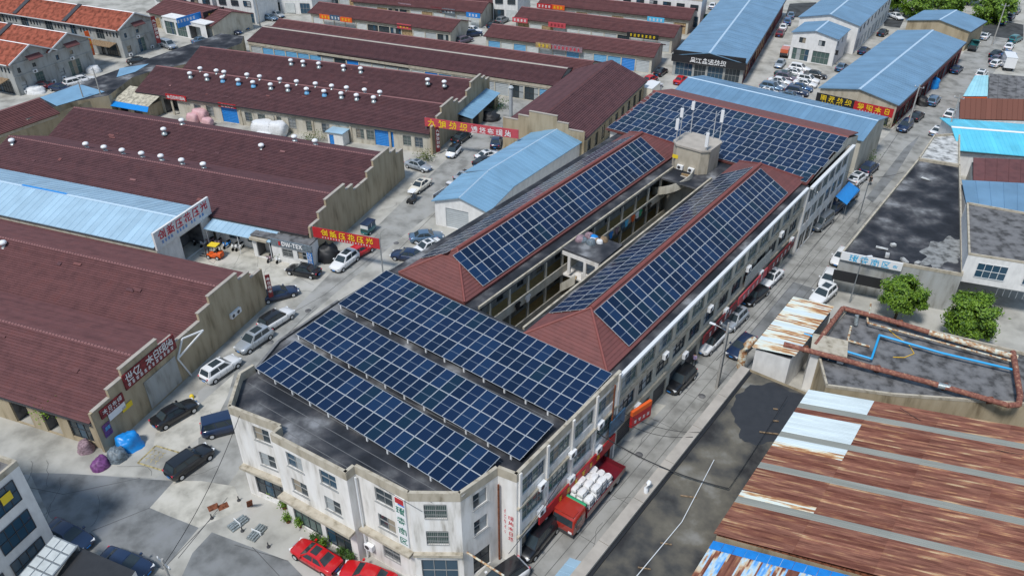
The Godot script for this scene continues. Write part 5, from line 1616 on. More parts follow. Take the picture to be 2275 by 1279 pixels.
	for r in [[Vector3(76.93, 4.3, -127.95), Vector3(90.94, 4.3, -127.09), Vector3(95.77, 4.3, -135.64), Vector3(80.97, 4.3, -136.46), M.rust_sheet, "rust brown flat roof behind the cyan shed", 4.3], [Vector3(67.04, 4.3, -102.94), Vector3(76.81, 4.3, -102.06), Vector3(81.12, 4.3, -109.71), Vector3(70.69, 4.3, -110.69), M.brown_tile, "maroon sheet roof with pale seams beside the black roof", 4.3], [Vector3(61.71, 5.4, -94.68), Vector3(70.21, 5.4, -91.11), Vector3(74.82, 5.4, -99.29), Vector3(63.77, 5.4, -100.70), M.blue_metal, "steel blue sheet roof behind the white building", 5.4], [Vector3(86.93, 4, -137.82), Vector3(96.08, 4, -136.00), Vector3(102.89, 4, -148.06), Vector3(93.60, 4, -150.68), M.deck_grey, "grey slab roof with a skylight behind the rust brown roof", 4.0], [Vector3(84.01, 3.6, -140.89), Vector3(88.62, 3.6, -140.89), Vector3(93.53, 3.6, -150.79), Vector3(90.88, 3.6, -150.79), M.cyan_pale, "small pale cyan roof over an orange wall by the street", 3.6]]:
		var t := thing("sheet_roof_building", r[5], "building", Vector3(r[0].x, 0, r[0].z), 90.0)
		block(t, [r[0], r[1], r[2], r[3]], r[6] - 0.15, M.orange if r[6] < 3.7 else M.white_wall, M.deck_grey, 0.0)
		var n := 16 if r[0].distance_to(r[1]) > 10 else 6
		sheets(t, r[0] - t.position, r[1] - t.position, r[3] - t.position + Vector3.UP * 0.6, r[2] - t.position + Vector3.UP * 0.6, n, r[4])
	# blue roofed market halls beyond the big array
	var h1 := gabled("market_hall", "long blue metal roofed hall with a black lettered front", Vector3(47.39, 4.4, -157.56), Vector3(70.96, 4.4, -210.70), [14.7], 4.4, 5.7, 1, M.blue_metal, M.red_dark, shop_holes(44.0, ["wd", "sk", "st"]), {"sheets": 44, "cap": M.blue_cap, "fascia": false, "cat": "hall", "west": [[0.6, 0.2, 4.2, 2.9, "wb"], [4.6, 0.2, 7.0, 2.9, "w"], [7.4, 0.2, 10.6, 2.9, "wb"], [11.0, 0.2, 14.0, 2.9, "w"]], "em": M.grey_tile})
	var hf := sign_board("fascia_sign", "black front fascia with six white characters on the blue roofed hall", h1.transform * Vector3(-0.6, 3.9, -7.3), 204.8 , 15.4, 1.5, M.black_sheet, [["吴江鑫浩纺织", 1.0, -3.2, 0.1, 1.25, M.text_white]])
	s = st()
	box(s, Vector3(-0.1, 4.95, -7.35), Vector3(0.3, 1.0, 14.9))
	part("front_parapet", s, M.black_sheet, h1)
	gabled("market_house", "white two storey house with a blue gable roof and black sign", Vector3(69.94, 6, -169.17), Vector3(69.94, 6, -169.17) + dirv(34.0) * 9.0, [9.6], 6.0, 7.0, 1, M.blue_metal, M.white_wall, [[1.0, 4.0, 2.0, 5.2, "wd"], [4.5, 4.0, 5.5, 5.2, "wd"]], {"sheets": 9, "cap": M.blue_cap, "fascia": false, "gutter": false, "cat": "house", "west": [[1.6, 3.9, 3.0, 5.1, "wd"], [5.8, 3.9, 7.2, 5.1, "wd"], [0.6, 0.1, 4.2, 2.7, "wg"], [5.0, 0.1, 8.6, 2.7, "wg"]]})
	sign_board("fascia_sign", "black fascia with a short white word on the white house", Vector3(68.78, 3, -170.78) + dirv(214) * 0.4, 214.0, 5.0, 1.0, M.black_sheet, [["▪▪▪", 0.5, 0.6, 0.0, 0.6, M.text_white]])
	gabled("market_hall", "white sided hall with a blue roof behind the two storey house", Vector3(77.56, 6.5, -177.76), Vector3(96.74, 6.5, -206.54), [13.2], 6.5, 8.0, 1, M.blue_metal, M.white_wall, grid_holes(1.0, 34.0, 3.6, 1.4, 4.2, 5.6, "wd") + grid_holes(1.0, 34.0, 3.6, 2.4, 0.2, 2.8, "sg"), {"sheets": 30, "cap": M.blue_cap, "fascia": false, "gutter": false, "cat": "hall"})
	gabled("market_hall", "long blue roofed hall with soot marks and black and red front boards", Vector3(68.81, 4.6, -134.17), Vector3(98.73, 4.6, -171.65), [13.9], 4.6, 5.9, 1, M.blue_metal, M.red_dark, shop_holes(47.0, ["wd", "sk", "o", "wb"]), {"sheets": 46, "cap": M.blue_cap, "fascia": false, "cat": "hall", "em": M.cement_light, "west": grid_holes(0.5, 13.4, 3.2, 2.6, 0.2, 2.6, "wd")})
	sign_board("fascia_sign", "black front board with four yellow characters on the long blue hall", Vector3(59.45, 3.9, -138.09) + dirv(217.4) * 0.5, 217.4, 7.2, 1.6, M.black_sheet, [["闽豫纺织", 0.95, -2.3, 0.15, 1.5, M.text_gold], ["▪▪▪▪▪▪▪▪", 0.25, -2.3, -0.6, 0.5, M.text_gold]])
	sign_board("fascia_sign", "red front board with four yellow characters on the long blue hall", Vector3(64.64, 3.9, -133.81) + dirv(217.4) * 0.5, 217.4, 6.8, 1.6, M.red_sign, [["锦超本白", 0.95, -2.2, 0.15, 1.5, M.text_gold], ["▪▪▪▪▪▪▪▪", 0.25, -2.2, -0.6, 0.5, M.text_white]])
	gabled("market_hall", "short blue roofed hall at the asphalt crossing under the trees", Vector3(104.01, 4.6, -180.09), Vector3(111.61, 4.6, -188.31), [13.8], 4.6, 5.9, 1, M.blue_metal, M.cement, [], {"sheets": 14, "cap": M.blue_cap, "fascia": false, "cat": "hall"})
	gabled("market_hall", "blue metal roofed hall just behind the large solar sheet", Vector3(28.47, 6.6, -134.00), Vector3(54.27, 6.6, -113.63), [12.0], 6.6, 7.9, 1, M.blue_metal, M.plaster, [], {"sheets": 36, "cap": M.blue_cap, "fascia": false, "cat": "hall", "gutter": false})

func townhouses() -> void:
	var labs := ["orange roofed grey townhouse row with a gold and red upright sign", "orange roofed grey townhouse row with a maroon upright sign", "grey townhouse end cut off by the picture edge"]
	var i := 0
	for r in [[Vector3(-94.36, 6.6, -159.05), 70.0], [Vector3(-86.80, 6.6, -174.79), 80.0], [Vector3(-98.00, 6.6, -150.90), 50.0]]:
		var B: Vector3 = r[0]
		var A: Vector3 = B - dirv(114.0) * r[1]
		var L: float = r[1]
		var hol := []
		var n := int(L / 8.0)
		for k in n:
			var x: float = L - 8.0 * (k + 1)
			hol.append([x + 0.8, 3.6, x + 3.2, 6.2, "w"])
			for j in 4: hol.append([x + 3.9 + j * 1.0, 4.4, x + 4.4 + j * 1.0, 5.5, "wd"])
			hol.append([x + 1.0, 0.1, x + 6.6, 2.7, "wd"])
		var o := gabled("townhouse_row", labs[i], A, B, [9.9], 6.6, 8.9, 20, M.orange_tile, M.grey_tile, hol, {"cat": "townhouses", "cap": M.white_paint, "capw": 0.15, "gutter": false, "fascia": false, "over": 0.6, "east": [[3.6, 0.1, 6.4, 3.2, "wg"], [1.2, 4.2, 1.9, 5.2, "wd"], [4.6, 4.4, 5.4, 5.2, "wd"], [1.0, 1.0, 2.2, 2.4, "wd"]], "em": M.grey_tile})
		var s := st()
		# white verge boards and the dark firebreak between houses
		for zz in [[0.6, 6.35, -4.95, 8.9], [-10.5, 6.35, -4.95, 8.9]]:
			beam(s, Vector3(L + 0.65, zz[1], zz[0]), Vector3(L + 0.65, zz[3], zz[2]), 0.15, 0.25)
		beam(s, Vector3(0, 6.28, 0.65), Vector3(L, 6.28, 0.65), 0.12, 0.2)
		part("verge_board", s, M.frame_white, o)
		for k in range(1, n):
			s = st()
			var x: float = L - 16.0 * k
			if x < 1.0: continue
			beam(s, Vector3(x, 6.5, 0.5), Vector3(x, 9.0, -4.95), 1.2, 0.3)
			beam(s, Vector3(x, 9.0, -4.95), Vector3(x, 6.5, -10.3), 1.2, 0.3)
			part("firebreak", s, M.frame_dark, o)
		s = st()
		slab(s, Vector3(L + 1.4, 6.3, -3.4), Vector3(L + 1.4, 6.3, -6.6), Vector3(L + 0.4, 7.0, -3.4), Vector3(L + 0.4, 7.0, -6.6), 0.1)
		part("porch_roof", s, M.brown_tile, o)
		s = st()
		box(s, Vector3(L + 0.06, 3.6, -4.95), Vector3(0.12, 0.25, 9.9))
		box(s, Vector3(L + 0.06, 5.9, -4.95), Vector3(0.14, 0.5, 9.9))
		part("band_course", s, M.grey_tile, o)
		s = st()
		slab(s, Vector3(L - 8.5, 2.9, 2.2), Vector3(L - 1.5, 2.9, 2.2), Vector3(L - 8.5, 3.3, 0.1), Vector3(L - 1.5, 3.3, 0.1), 0.12)
		part("entrance_canopy", s, M.wood, o)
		for k in 3:
			ac_unit(o, Vector3(L, 0.5 + (k % 2) * 3.2, -1.4 - k * 3.2), Vector3(1, 0, 0))
		i += 1
	sign_board("vertical_sign", "gold and red upright board at the townhouse corner", Vector3(-91.71, 4.6, -170.66), 140.0, 0.9, 5.2, M.orange, [["新", 0.6, 0, 1.2, 1, M.text_gold], ["光", 0.6, 0, 0.2, 1, M.text_gold], ["布", 0.6, 0, -0.8, 1, M.text_gold]])
	sign_board("vertical_sign", "tall maroon upright board with white characters on a townhouse", Vector3(-81.28, 4.6, -181.03), 140.0, 0.9, 6.0, M.red_dark, [["九", 0.6, 0, 2.0, 1, M.text_white], ["江", 0.6, 0, 1.1, 1, M.text_white], ["纺", 0.6, 0, 0.2, 1, M.text_white], ["织", 0.6, 0, -0.7, 1, M.text_white], ["布", 0.6, 0, -1.6, 1, M.text_white]])
	sign_board("vertical_sign", "blank white upright board beside the townhouse entrance", Vector3(-102.51, 4.2, -161.92), 160.0, 1.0, 5.0, M.white_paint, [])
	# white office building cut by the lower picture corner
	var o := thing("office_building", "white framed office building with dark blue windows at the road corner", "building", Vector3(-41.73, 0, -39.99) * Vector3(1, 0, 1), 90.0)
	var cor := Vector3(-38.11, 10, -42.60)
	var bx := dirv(110.0)
	var bz := dirv(20.0)
	block(o, [cor, cor - bz * 12.0, cor - bx * 14.0 - bz * 12.0, cor - bx * 14.0], 10.0, M.white_wall, M.deck_grey, 0.5)
	var wl := cor - o.position
	wl.y = 0
	for k in 3:
		for j in 3:
			opening(o, wl - bz * (2.4 + k * 3.7) + bx * 0.03 + Vector3.UP * (8.3 - j * 3.3), bz * 1.0, bx, 3.0, 2.2, "wdb", 0.0)
	sign_board("window_poster", "yellow poster behind the dark blue office window", cor - bz * 1.9 + bx * 0.14 + Vector3.DOWN * 1.6, 110.0, 0.9, 0.8, M.yellow, [], 0.0, "poster", 0.03)
	var cn := thing("glass_canopy", "steel canopy with frosted glass panes beside the office building", "canopy", Vector3(-39.20, 0, -41.91) * Vector3(1, 0, 1), 90.0)
	var c0 := Vector3(-36.33, 4.2, -40.62) - cn.position
	var cx := (Vector3(-34.04, 4.2, -39.67) - Vector3(-36.33, 4.2, -40.62))
	var cz := (Vector3(-37.18, 4.2, -36.94) - Vector3(-36.33, 4.2, -40.62))
	for i2 in 3:
		for j in 6:
			var s := st()
			slab(s, c0 + cx * (i2 / 3.0 + 0.02) + cz * (j / 4.0 + 0.02), c0 + cx * ((i2 + 1) / 3.0 - 0.02) + cz * (j / 4.0 + 0.02), c0 + cx * (i2 / 3.0 + 0.02) + cz * ((j + 1) / 4.0 - 0.02), c0 + cx * ((i2 + 1) / 3.0 - 0.02) + cz * ((j + 1) / 4.0 - 0.02), 0.04)
			part("pane", s, M.shutter_pale, cn)
	var s := st()
	for i2 in 4: beam(s, c0 + cx * (i2 / 3.0) + Vector3.DOWN * 0.08, c0 + cx * (i2 / 3.0) + cz * 1.5 + Vector3.DOWN * 0.08, 0.1, 0.1)
	for j in 7: beam(s, c0 + cz * (j / 4.0) + Vector3.DOWN * 0.1, c0 + cx + cz * (j / 4.0) + Vector3.DOWN * 0.1, 0.1, 0.1)
	for x in [0.02, 0.98]:
		beam(s, c0 + cx * x, c0 + cx * x + Vector3.DOWN * 4.2, 0.14, 0.14)
	part("frame", s, M.steel, cn)
	var dk := thing("kiosk", "low black roofed kiosk beside the glass canopy", "kiosk", Vector3(-34.39, 0, -39.99) * Vector3(1, 0, 1), 90.0)
	block(dk, [Vector3(-34.45, 3.6, -40.14), Vector3(-28.89, 3.6, -37.81), Vector3(-29.42, 3.6, -35.40), Vector3(-34.92, 3.6, -35.40)], 3.6, M.white_wall, M.deck_wet, 0.0)

# ---------- vehicles ----------
var car_proto := {}
var wheel_meshes := []
var paints := {}

func paint(key: String) -> Material:
	if paints.has(key): return paints[key]
	var cols := {"white": Color(0.76, 0.77, 0.78), "cream": Color(0.74, 0.70, 0.60), "silver": Color(0.42, 0.46, 0.50), "grey": Color(0.20, 0.22, 0.24), "black": Color(0.010, 0.011, 0.014), "navy": Color(0.012, 0.028, 0.075), "blue": Color(0.03, 0.10, 0.24), "steel": Color(0.12, 0.20, 0.30), "red": Color(0.55, 0.010, 0.015), "wine": Color(0.14, 0.010, 0.018), "green": Color(0.015, 0.05, 0.045), "lorry": Color(0.38, 0.032, 0.020), "mauve": Color(0.12, 0.10, 0.14), "teal": Color(0.02, 0.16, 0.17), "orange": Color(0.62, 0.14, 0.06)}
	var m := StandardMaterial3D.new()
	m.resource_name = "paint_" + key
	m.albedo_color = cols[key].linear_to_srgb()
	m.roughness = 0.28
	m.metallic = 0.35 if key in ["silver", "grey", "steel", "blue"] else 0.0
	m.clearcoat_enabled = true
	m.clearcoat = 0.7
	m.clearcoat_roughness = 0.06
	paints[key] = m
	return m

func loft(s: SurfaceTool, rows: Array) -> void:
	var rings := []
	for r in rows:
		var x: float = r[0]
		var w: float = r[1]
		var b: float = r[2]
		var t: float = r[3]
		var m := lerpf(b, t, 0.62)
		var half := [[0.86, b], [0.985, b + 0.13], [1.0, m], [0.95, t - 0.05], [0.80, t]]
		var ring := []
		for h in half: ring.append(Vector3(x, h[1], w * h[0]))
		for k in range(half.size() - 1, -1, -1): ring.append(Vector3(x, half[k][1], -w * half[k][0]))
		rings.append(ring)
	s.set_smooth_group(0)
	var n: int = rings[0].size()
	for i in rings.size() - 1:
		for k in n:
			var j := (k + 1) % n
			quad(s, rings[i][k], rings[i][j], rings[i + 1][j], rings[i + 1][k])
	for e in [rings[0], rings[-1]]:
		for k in range(1, n - 1):
			for p in [e[0], e[k], e[k + 1]]: s.add_vertex(p)
	s.set_smooth_group(-1)

func pane_on(a: Vector3, b: Vector3, c: Vector3, d: Vector3, u0: float, u1: float, v0: float, v1: float, out: float) -> SurfaceTool:
	# a-b lower edge, d-c upper edge
	var s := st()
	var n := (b - a).cross(d - a).normalized()
	var mid := (a + b + c + d) * 0.25
	if n.dot(mid - Vector3(0, mid.y - 0.3, 0)) < 0.0: n = -n
	var f := func(u: float, v: float) -> Vector3: return a.lerp(b, u).lerp(d.lerp(c, u), v) + n * out
	var p := [f.call(u0, v0), f.call(u1, v0), f.call(u1, v1), f.call(u0, v1)]
	quad(s, p[0], p[1], p[2], p[3])
	for k in 4:
		quad(s, p[k], p[(k + 1) % 4], p[(k + 1) % 4] - n * out * 1.5, p[k] - n * out * 1.5)
	return s

func wheel(parent: Node, p: Vector3, r := 0.33) -> void:
	if wheel_meshes.is_empty():
		var s := st()
		tube(s, [Vector3(0, 0, -0.11), Vector3(0, 0, 0.11)], 1.0, 14)
		wheel_meshes.append(mesh(s, M.rubber))
		s = st()
		tube(s, [Vector3(0, 0, -0.12), Vector3(0, 0, 0.12)], 0.62, 10)
		wheel_meshes.append(mesh(s, M.alu))
	var w := inst("wheel", wheel_meshes[0], parent, Transform3D(Basis().scaled(Vector3(r, r, 1.0)), p))
	inst("rim", wheel_meshes[1], w)

func car_shape(kind: String) -> Node3D:
	var o := Node3D.new()
	var d: Dictionary = {
		"sedan": {"L": 2.36, "w": 0.91, "belt": 0.94, "hood": 0.90, "nose": 0.70, "deck": 1.0, "cb": [-1.78, 1.08], "rf": [-0.98, 0.30], "H": 1.45, "wr": 0.60},
		"suv": {"L": 2.32, "w": 0.94, "belt": 1.06, "hood": 1.02, "nose": 0.84, "deck": 1.06, "cb": [-2.16, 1.08], "rf": [-1.80, 0.34], "H": 1.68, "wr": 0.66},
		"hatch": {"L": 2.02, "w": 0.88, "belt": 0.96, "hood": 0.92, "nose": 0.74, "deck": 0.98, "cb": [-1.90, 1.05], "rf": [-1.45, 0.30], "H": 1.52, "wr": 0.60},
		"van": {"L": 2.55, "w": 0.95, "belt": 1.12, "hood": 1.06, "nose": 0.86, "deck": 1.12, "cb": [-2.48, 1.62], "rf": [-2.28, 0.82], "H": 1.86, "wr": 0.72},
	}[kind]
	var L: float = d.L
	var w: float = d.w
	var s := st()
	loft(s, [[-L, w * 0.72, 0.42, d.deck - 0.20], [-L + 0.06, w * 0.88, 0.30, d.deck - 0.06], [-L + 0.25, w * 0.97, 0.24, d.deck], [-L + 0.8, w, 0.22, d.deck + 0.01], [-0.3, w, 0.22, d.belt], [0.9, w, 0.22, d.belt - 0.01], [L - 1.15, w * 0.99, 0.22, d.hood], [L - 0.55, w * 0.95, 0.24, lerpf(d.hood, d.nose, 0.45)], [L - 0.18, w * 0.87, 0.28, d.nose], [L - 0.05, w * 0.76, 0.33, d.nose - 0.08], [L, w * 0.60, 0.40, d.nose - 0.16]])
	part("body", s, paint("white"), o)
	var y0: float = d.belt - 0.06
	var H: float = d.H
	var wb := w * 0.90
	var wr: float = d.wr
	var r0: float = d.cb[0]
	var r1: float = d.cb[1]
	var t0: float = d.rf[0]
	var t1: float = d.rf[1]
	var B := [Vector3(r0, y0, -wb * 0.94), Vector3(r0, y0, wb * 0.94), Vector3(r1, y0, wb), Vector3(r1, y0, -wb)]
	var R := [Vector3(t0, H - 0.04, -wr), Vector3(t0, H - 0.04, wr), Vector3(t1, H - 0.03, wr), Vector3(t1, H - 0.03, -wr)]
	s = st()
	for k in 4:
		quad(s, B[k], B[(k + 1) % 4], R[(k + 1) % 4], R[k])
	s.set_smooth_group(1)
	var xs := [t0, lerpf(t0, t1, 0.3), lerpf(t0, t1, 0.7), t1]
	var hy := [-0.035, 0.015, 0.015, -0.03]
	for i in 3:
		for k in 4:
			var za = wr * [-1.0, -0.6, 0.0, 0.6][k]
			var zb = wr * [-0.6, 0.0, 0.6, 1.0][k]
			var ya: float = [-0.02, 0.02, 0.03, 0.02][k]
			var yb: float = [0.02, 0.03, 0.02, -0.02][k]
			quad(s, Vector3(xs[i], H + hy[i] + ya, za), Vector3(xs[i + 1], H + hy[i + 1] + ya, za), Vector3(xs[i + 1], H + hy[i + 1] + yb, zb), Vector3(xs[i], H + hy[i] + yb, zb))
	s.set_smooth_group(-1)
	part("cabin", s, paint("white"), o)
	part("windscreen", pane_on(B[3], B[2], R[2], R[3], 0.05, 0.95, 0.08, 0.94, 0.012), M.glass, o)
	part("rear_window", pane_on(B[1], B[0], R[0], R[1], 0.08, 0.92, 0.14, 0.92, 0.012), M.glass, o)
	for sd in [[B[1], B[2], R[2], R[1]], [B[0], B[3], R[3], R[0]]]:
		for c in ([[0.10, 0.47], [0.51, 0.90]] if kind != "van" else [[0.06, 0.34], [0.37, 0.65], [0.68, 0.92]]):
			part("side_window", pane_on(sd[0], sd[1], sd[2], sd[3], c[0], c[1], 0.16, 0.90, 0.012), M.glass, o)
	for x in [-L + 0.78 if kind != "van" else -L + 0.9, L - 0.82]:
		for z in [-1.0, 1.0]:
			wheel(o, Vector3(x, 0.33, z * (w - 0.09)))
	for z in [-1.0, 1.0]:
		s = st()
		box(s, Vector3(L - 0.16, d.nose - 0.10, z * w * 0.62), Vector3(0.26, 0.13, 0.36), Basis(Vector3.UP, z * 0.38))
		part("headlight", s, M.lamp, o)
		s = st()
		box(s, Vector3(-L + 0.10, d.deck - 0.15, z * w * 0.66), Vector3(0.16, 0.15, 0.32), Basis(Vector3.UP, -z * 0.3))
		part("tail_light", s, M.text_red, o)
		s = st()
		box(s, Vector3(r1 - 0.25, y0 + 0.13, z * (w + 0.08)), Vector3(0.18, 0.14, 0.2))
		part("door_mirror", s, paint("white"), o)
	for z in [-1.0, 1.0]:
		s = st()
		box(s, Vector3(0, 0.27, z * (w - 0.03)), Vector3(L * 2.0 - 2.5, 0.1, 0.08))
		part("sill_trim", s, M.frame_dark, o)
		s = st()
		for x in [-0.75, 0.08, 0.95]:
			box(s, Vector3(x, 0.68, z * (w - 0.002)), Vector3(0.02, 0.5, 0.012))
		part("door_seams", s, M.frame_dark, o)
	s = st()
	box(s, Vector3(L - 0.0, 0.42, 0), Vector3(0.05, 0.2, 0.95))
	part("grille", s, M.frame_dark, o)
	for x in [L + 0.025, -L - 0.005]:
		s = st()
		box(s, Vector3(x, 0.46, 0), Vector3(0.02, 0.13, 0.42))
		part("number_plate", s, M.blue_sign, o)
	s = st()
	box(s, Vector3(lerpf(t0, t1, 0.58), H + 0.045, 0), Vector3((t1 - t0) * 0.55, 0.012, wr * 1.35))
	part("sunroof", s, M.glass, o)
	return o

func car(kind: String, col: String, at: Vector3, az: float, label: String, extra := "", group := "") -> void:
	if not car_proto.has(kind): car_proto[kind] = car_shape(kind)
	var o: Node3D = car_proto[kind].duplicate()
	o.name = "parked_car" if kind != "van" else "parked_van"
	add_child(o, true)
	o.position = Vector3(at.x, 0.015, at.z)
	o.rotation.y = deg_to_rad(90.0 - az)
	tag(o, label, "van" if kind == "van" else "car", group)
	for c in o.get_children():
		var nm := str(c.name)
		if nm.begins_with("body") or nm.begins_with("cabin") or nm.begins_with("door_mirror"):
			(c as MeshInstance3D).set_surface_override_material(0, paint(col))
		if nm.begins_with("cabin") and extra == "blackroof":
			(c as MeshInstance3D).set_surface_override_material(0, paint("black"))
		if nm.begins_with("sunroof") and extra != "sun" :
			o.remove_child(c)
			c.free()

func vehicles() -> void:
	var G := "cars along the warehouse lane"
	var S := "cars along the main street"
	car("suv", "black", Vector3(-30.29, 0, -52.02), 35.8, "black estate car standing beside the worn yellow road box", "", G)
	car("van", "navy", Vector3(-28.17, 0, -56.97), 67.7, "dark blue van half hidden by the white corner building", "", G)
	car("sedan", "black", Vector3(-34.03, 0, -58.60), 39.6, "black saloon with red tail lights by the grey wall patch", "", G)
	car("suv", "white", Vector3(-31.56, 0, -65.57), 32.8, "white car with sunroof between the bent steel bracket and the silver car", "sun", G)
	car("suv", "silver", Vector3(-29.35, 0, -70.63), -147.9, "silver car with black sunroof facing the white one with sunroof", "sun", G)
	car("suv", "white", Vector3(-27.80, 0, -74.70), 34.4, "white car with black roof against the cement wall", "blackroof", G)
	car("sedan", "navy", Vector3(-28.85, 0, -80.07), 61.3, "dark blue saloon behind the narrow red wall board", "", G)
	car("sedan", "black", Vector3(-27.02, 0, -85.40), -71.3, "black saloon in the yard before the DW-TEX fascia", "", G)
	car("suv", "white", Vector3(-22.06, 0, -87.58), -152.5, "white car with sunroof under the red yellow-lettered banner", "sun", G)
	car("sedan", "red", Vector3(-20.60, 0, -90.19), 38.4, "bright red car peeping from under the yard banner", "", G)
	car("sedan", "steel", Vector3(-11.89, 0, -94.11), 77.2, "blue grey saloon parked across the lane", "", G)
	car("sedan", "white", Vector3(-11.57, 0, -91.25), -130.1, "white saloon in front of the blue grey one", "sun", G)
	car("sedan", "navy", Vector3(-13.88, 0, -89.14), -76.8, "dark blue car tucked below the hipped roof edge", "", G)
	car("sedan", "cream", Vector3(-14.30, 0, -109.80), -152.0, "cream white saloon beside the open warehouse door", "sun", G)
	car("sedan", "silver", Vector3(-15.30, 0, -117.16), 122.2, "silver saloon by the weedy wall end", "sun", G)
	car("hatch", "white", Vector3(-9.90, 0, -122.71), -160.8, "white hatchback with black roof by the blue gate", "blackroof", G)
	car("sedan", "black", Vector3(-8.87, 0, -128.84), 27.1, "black car beside the blue gate under the pink banner", "", G)
	car("sedan", "navy", Vector3(-2.76, 0, -126.78), 4.4, "dark blue car below the end of the pink banner", "", G)
	car("sedan", "white", Vector3(-4.02, 0, -121.23), 52.5, "white saloon beside the light blue shed", "sun", G)
	car("sedan", "black", Vector3(-4.37, 0, -118.90), 48.5, "black car hidden behind the light blue shed eave", "", G)
	car("sedan", "silver", Vector3(-7.26, 0, -113.55), 41.4, "silver car at the corner of the light blue shed", "sun", G)
	car("sedan", "steel", Vector3(-0.84, 0, -132.72), 13.3, "grey blue car at the foot of the flue pipe", "", G)
	# main street
	car("van", "black", Vector3(2.15, 0, -43.35), -144.9, "black people carrier in front of the red lorry", "", S)
	car("suv", "white", Vector3(-0.80, 0, -39.20), -128.6, "white car with black roof by the leaning rusty pole", "blackroof", S)
	car("suv", "black", Vector3(17.89, 0, -63.79), -139.9, "black car standing behind the red motor scooter", "", S)
	car("suv", "white", Vector3(22.45, 0, -70.26), -140.1, "white car with a black glass roof on the street", "blackroof", S)
	car("suv", "silver", Vector3(26.14, 0, -74.58), -139.6, "pale silver car with sunroof on the street", "sun", S)
	car("sedan", "black", Vector3(29.90, 0, -79.74), -135.3, "black saloon under the dark red shop boards", "", S)
	car("sedan", "white", Vector3(32.96, 0, -83.62), -139.7, "white saloon with sunroof next to the parked scooters", "sun", S)
	car("van", "grey", Vector3(44.19, 0, -98.18), -136.9, "grey minivan facing down the street", "", S)
	car("sedan", "navy", Vector3(47.27, 0, -102.24), -135.7, "dark blue saloon behind the grey minivan", "", S)
	car("suv", "black", Vector3(50.99, 0, -106.45), -136.3, "black car at the head of the row behind the minivan", "", S)
	car("sedan", "navy", Vector3(25.81, 0, -69.55), -138.7, "dark blue car beside the rusty white canopy", "", S)
	car("suv", "white", Vector3(38.39, 0, -79.79), -135.4, "white car with sunroof by the black fascia sheet", "sun", S)
	car("sedan", "white", Vector3(40.31, 0, -83.45), -147.9, "white saloon behind the one with the sunroof", "", S)
	car("sedan", "white", Vector3(43.77, 0, -88.76), -143.6, "white car beside the blue lettered parapet", "", S)
	car("suv", "white", Vector3(54.69, 0, -112.43), 44.0, "white car with sunroof near the walker in black", "sun", S)
	car("suv", "navy", Vector3(57.91, 0, -116.15), 42.5, "dark blue car under the bright blue awning", "", S)
	car("suv", "navy", Vector3(71.07, 0, -133.79), -140.1, "navy car at the end of the long blue hall", "", S)
	car("sedan", "black", Vector3(75.35, 0, -138.81), 40.9, "black saloon behind the navy one by the blue hall", "", S)
	car("suv", "steel", Vector3(81.96, 0, -146.66), 37.3, "blue grey car along the long blue hall", "", S)
	car("sedan", "navy", Vector3(95.38, 0, -165.55), 40.6, "navy saloon under the maroon hall wall", "", S)
	car("sedan", "white", Vector3(113.79, 0, -190.11), 38.9, "white car at the asphalt crossing", "sun", S)
	car("suv", "white", Vector3(81.95, 0, -139.35), 42.1, "white car beside the rust brown roof", "sun", S)
	car("sedan", "white", Vector3(76.13, 0, -131.69), 46.6, "white saloon below the pale patchy deck", "sun", S)
	car("suv", "white", Vector3(98.96, 0, -162.20), 36.7, "white pickup-like car above the pale cyan roof", "sun", S)
	var P := "packed car park by the white house"
	var i := 0
	for c in [["white", Vector3(61.83, 0, -165.95)], ["white", Vector3(60.02, 0, -163.30)], ["green", Vector3(57.69, 0, -161.99)], ["mauve", Vector3(57.16, 0, -159.86)], ["white", Vector3(55.29, 0, -157.91)], ["silver", Vector3(53.80, 0, -155.73)], ["steel", Vector3(52.49, 0, -154.13)], ["white", Vector3(51.05, 0, -151.51)], ["black", Vector3(63.94, 0, -161.99)], ["white", Vector3(61.35, 0, -158.74)], ["white", Vector3(60.11, 0, -156.54)], ["blue", Vector3(58.45, 0, -154.13)], ["navy", Vector3(56.84, 0, -151.51)], ["steel", Vector3(54.90, 0, -149.22)]]:
		car("sedan" if i % 3 else "suv", c[0], c[1], 122.0, {"white": "white car in the packed car park by the white house", "green": "dark green car in the packed car park by the white house", "mauve": "mauve grey car in the packed car park by the white house", "silver": "silver car in the packed car park by the white house", "steel": "steel blue car in the packed car park by the white house", "black": "black saloon at the corner of the packed car park", "blue": "blue car in the packed car park by the white house", "navy": "navy car in the packed car park by the white house"}[c[0]], "sun" if i % 2 else "", P)
		i += 1
	var F := "cars far up the lanes"
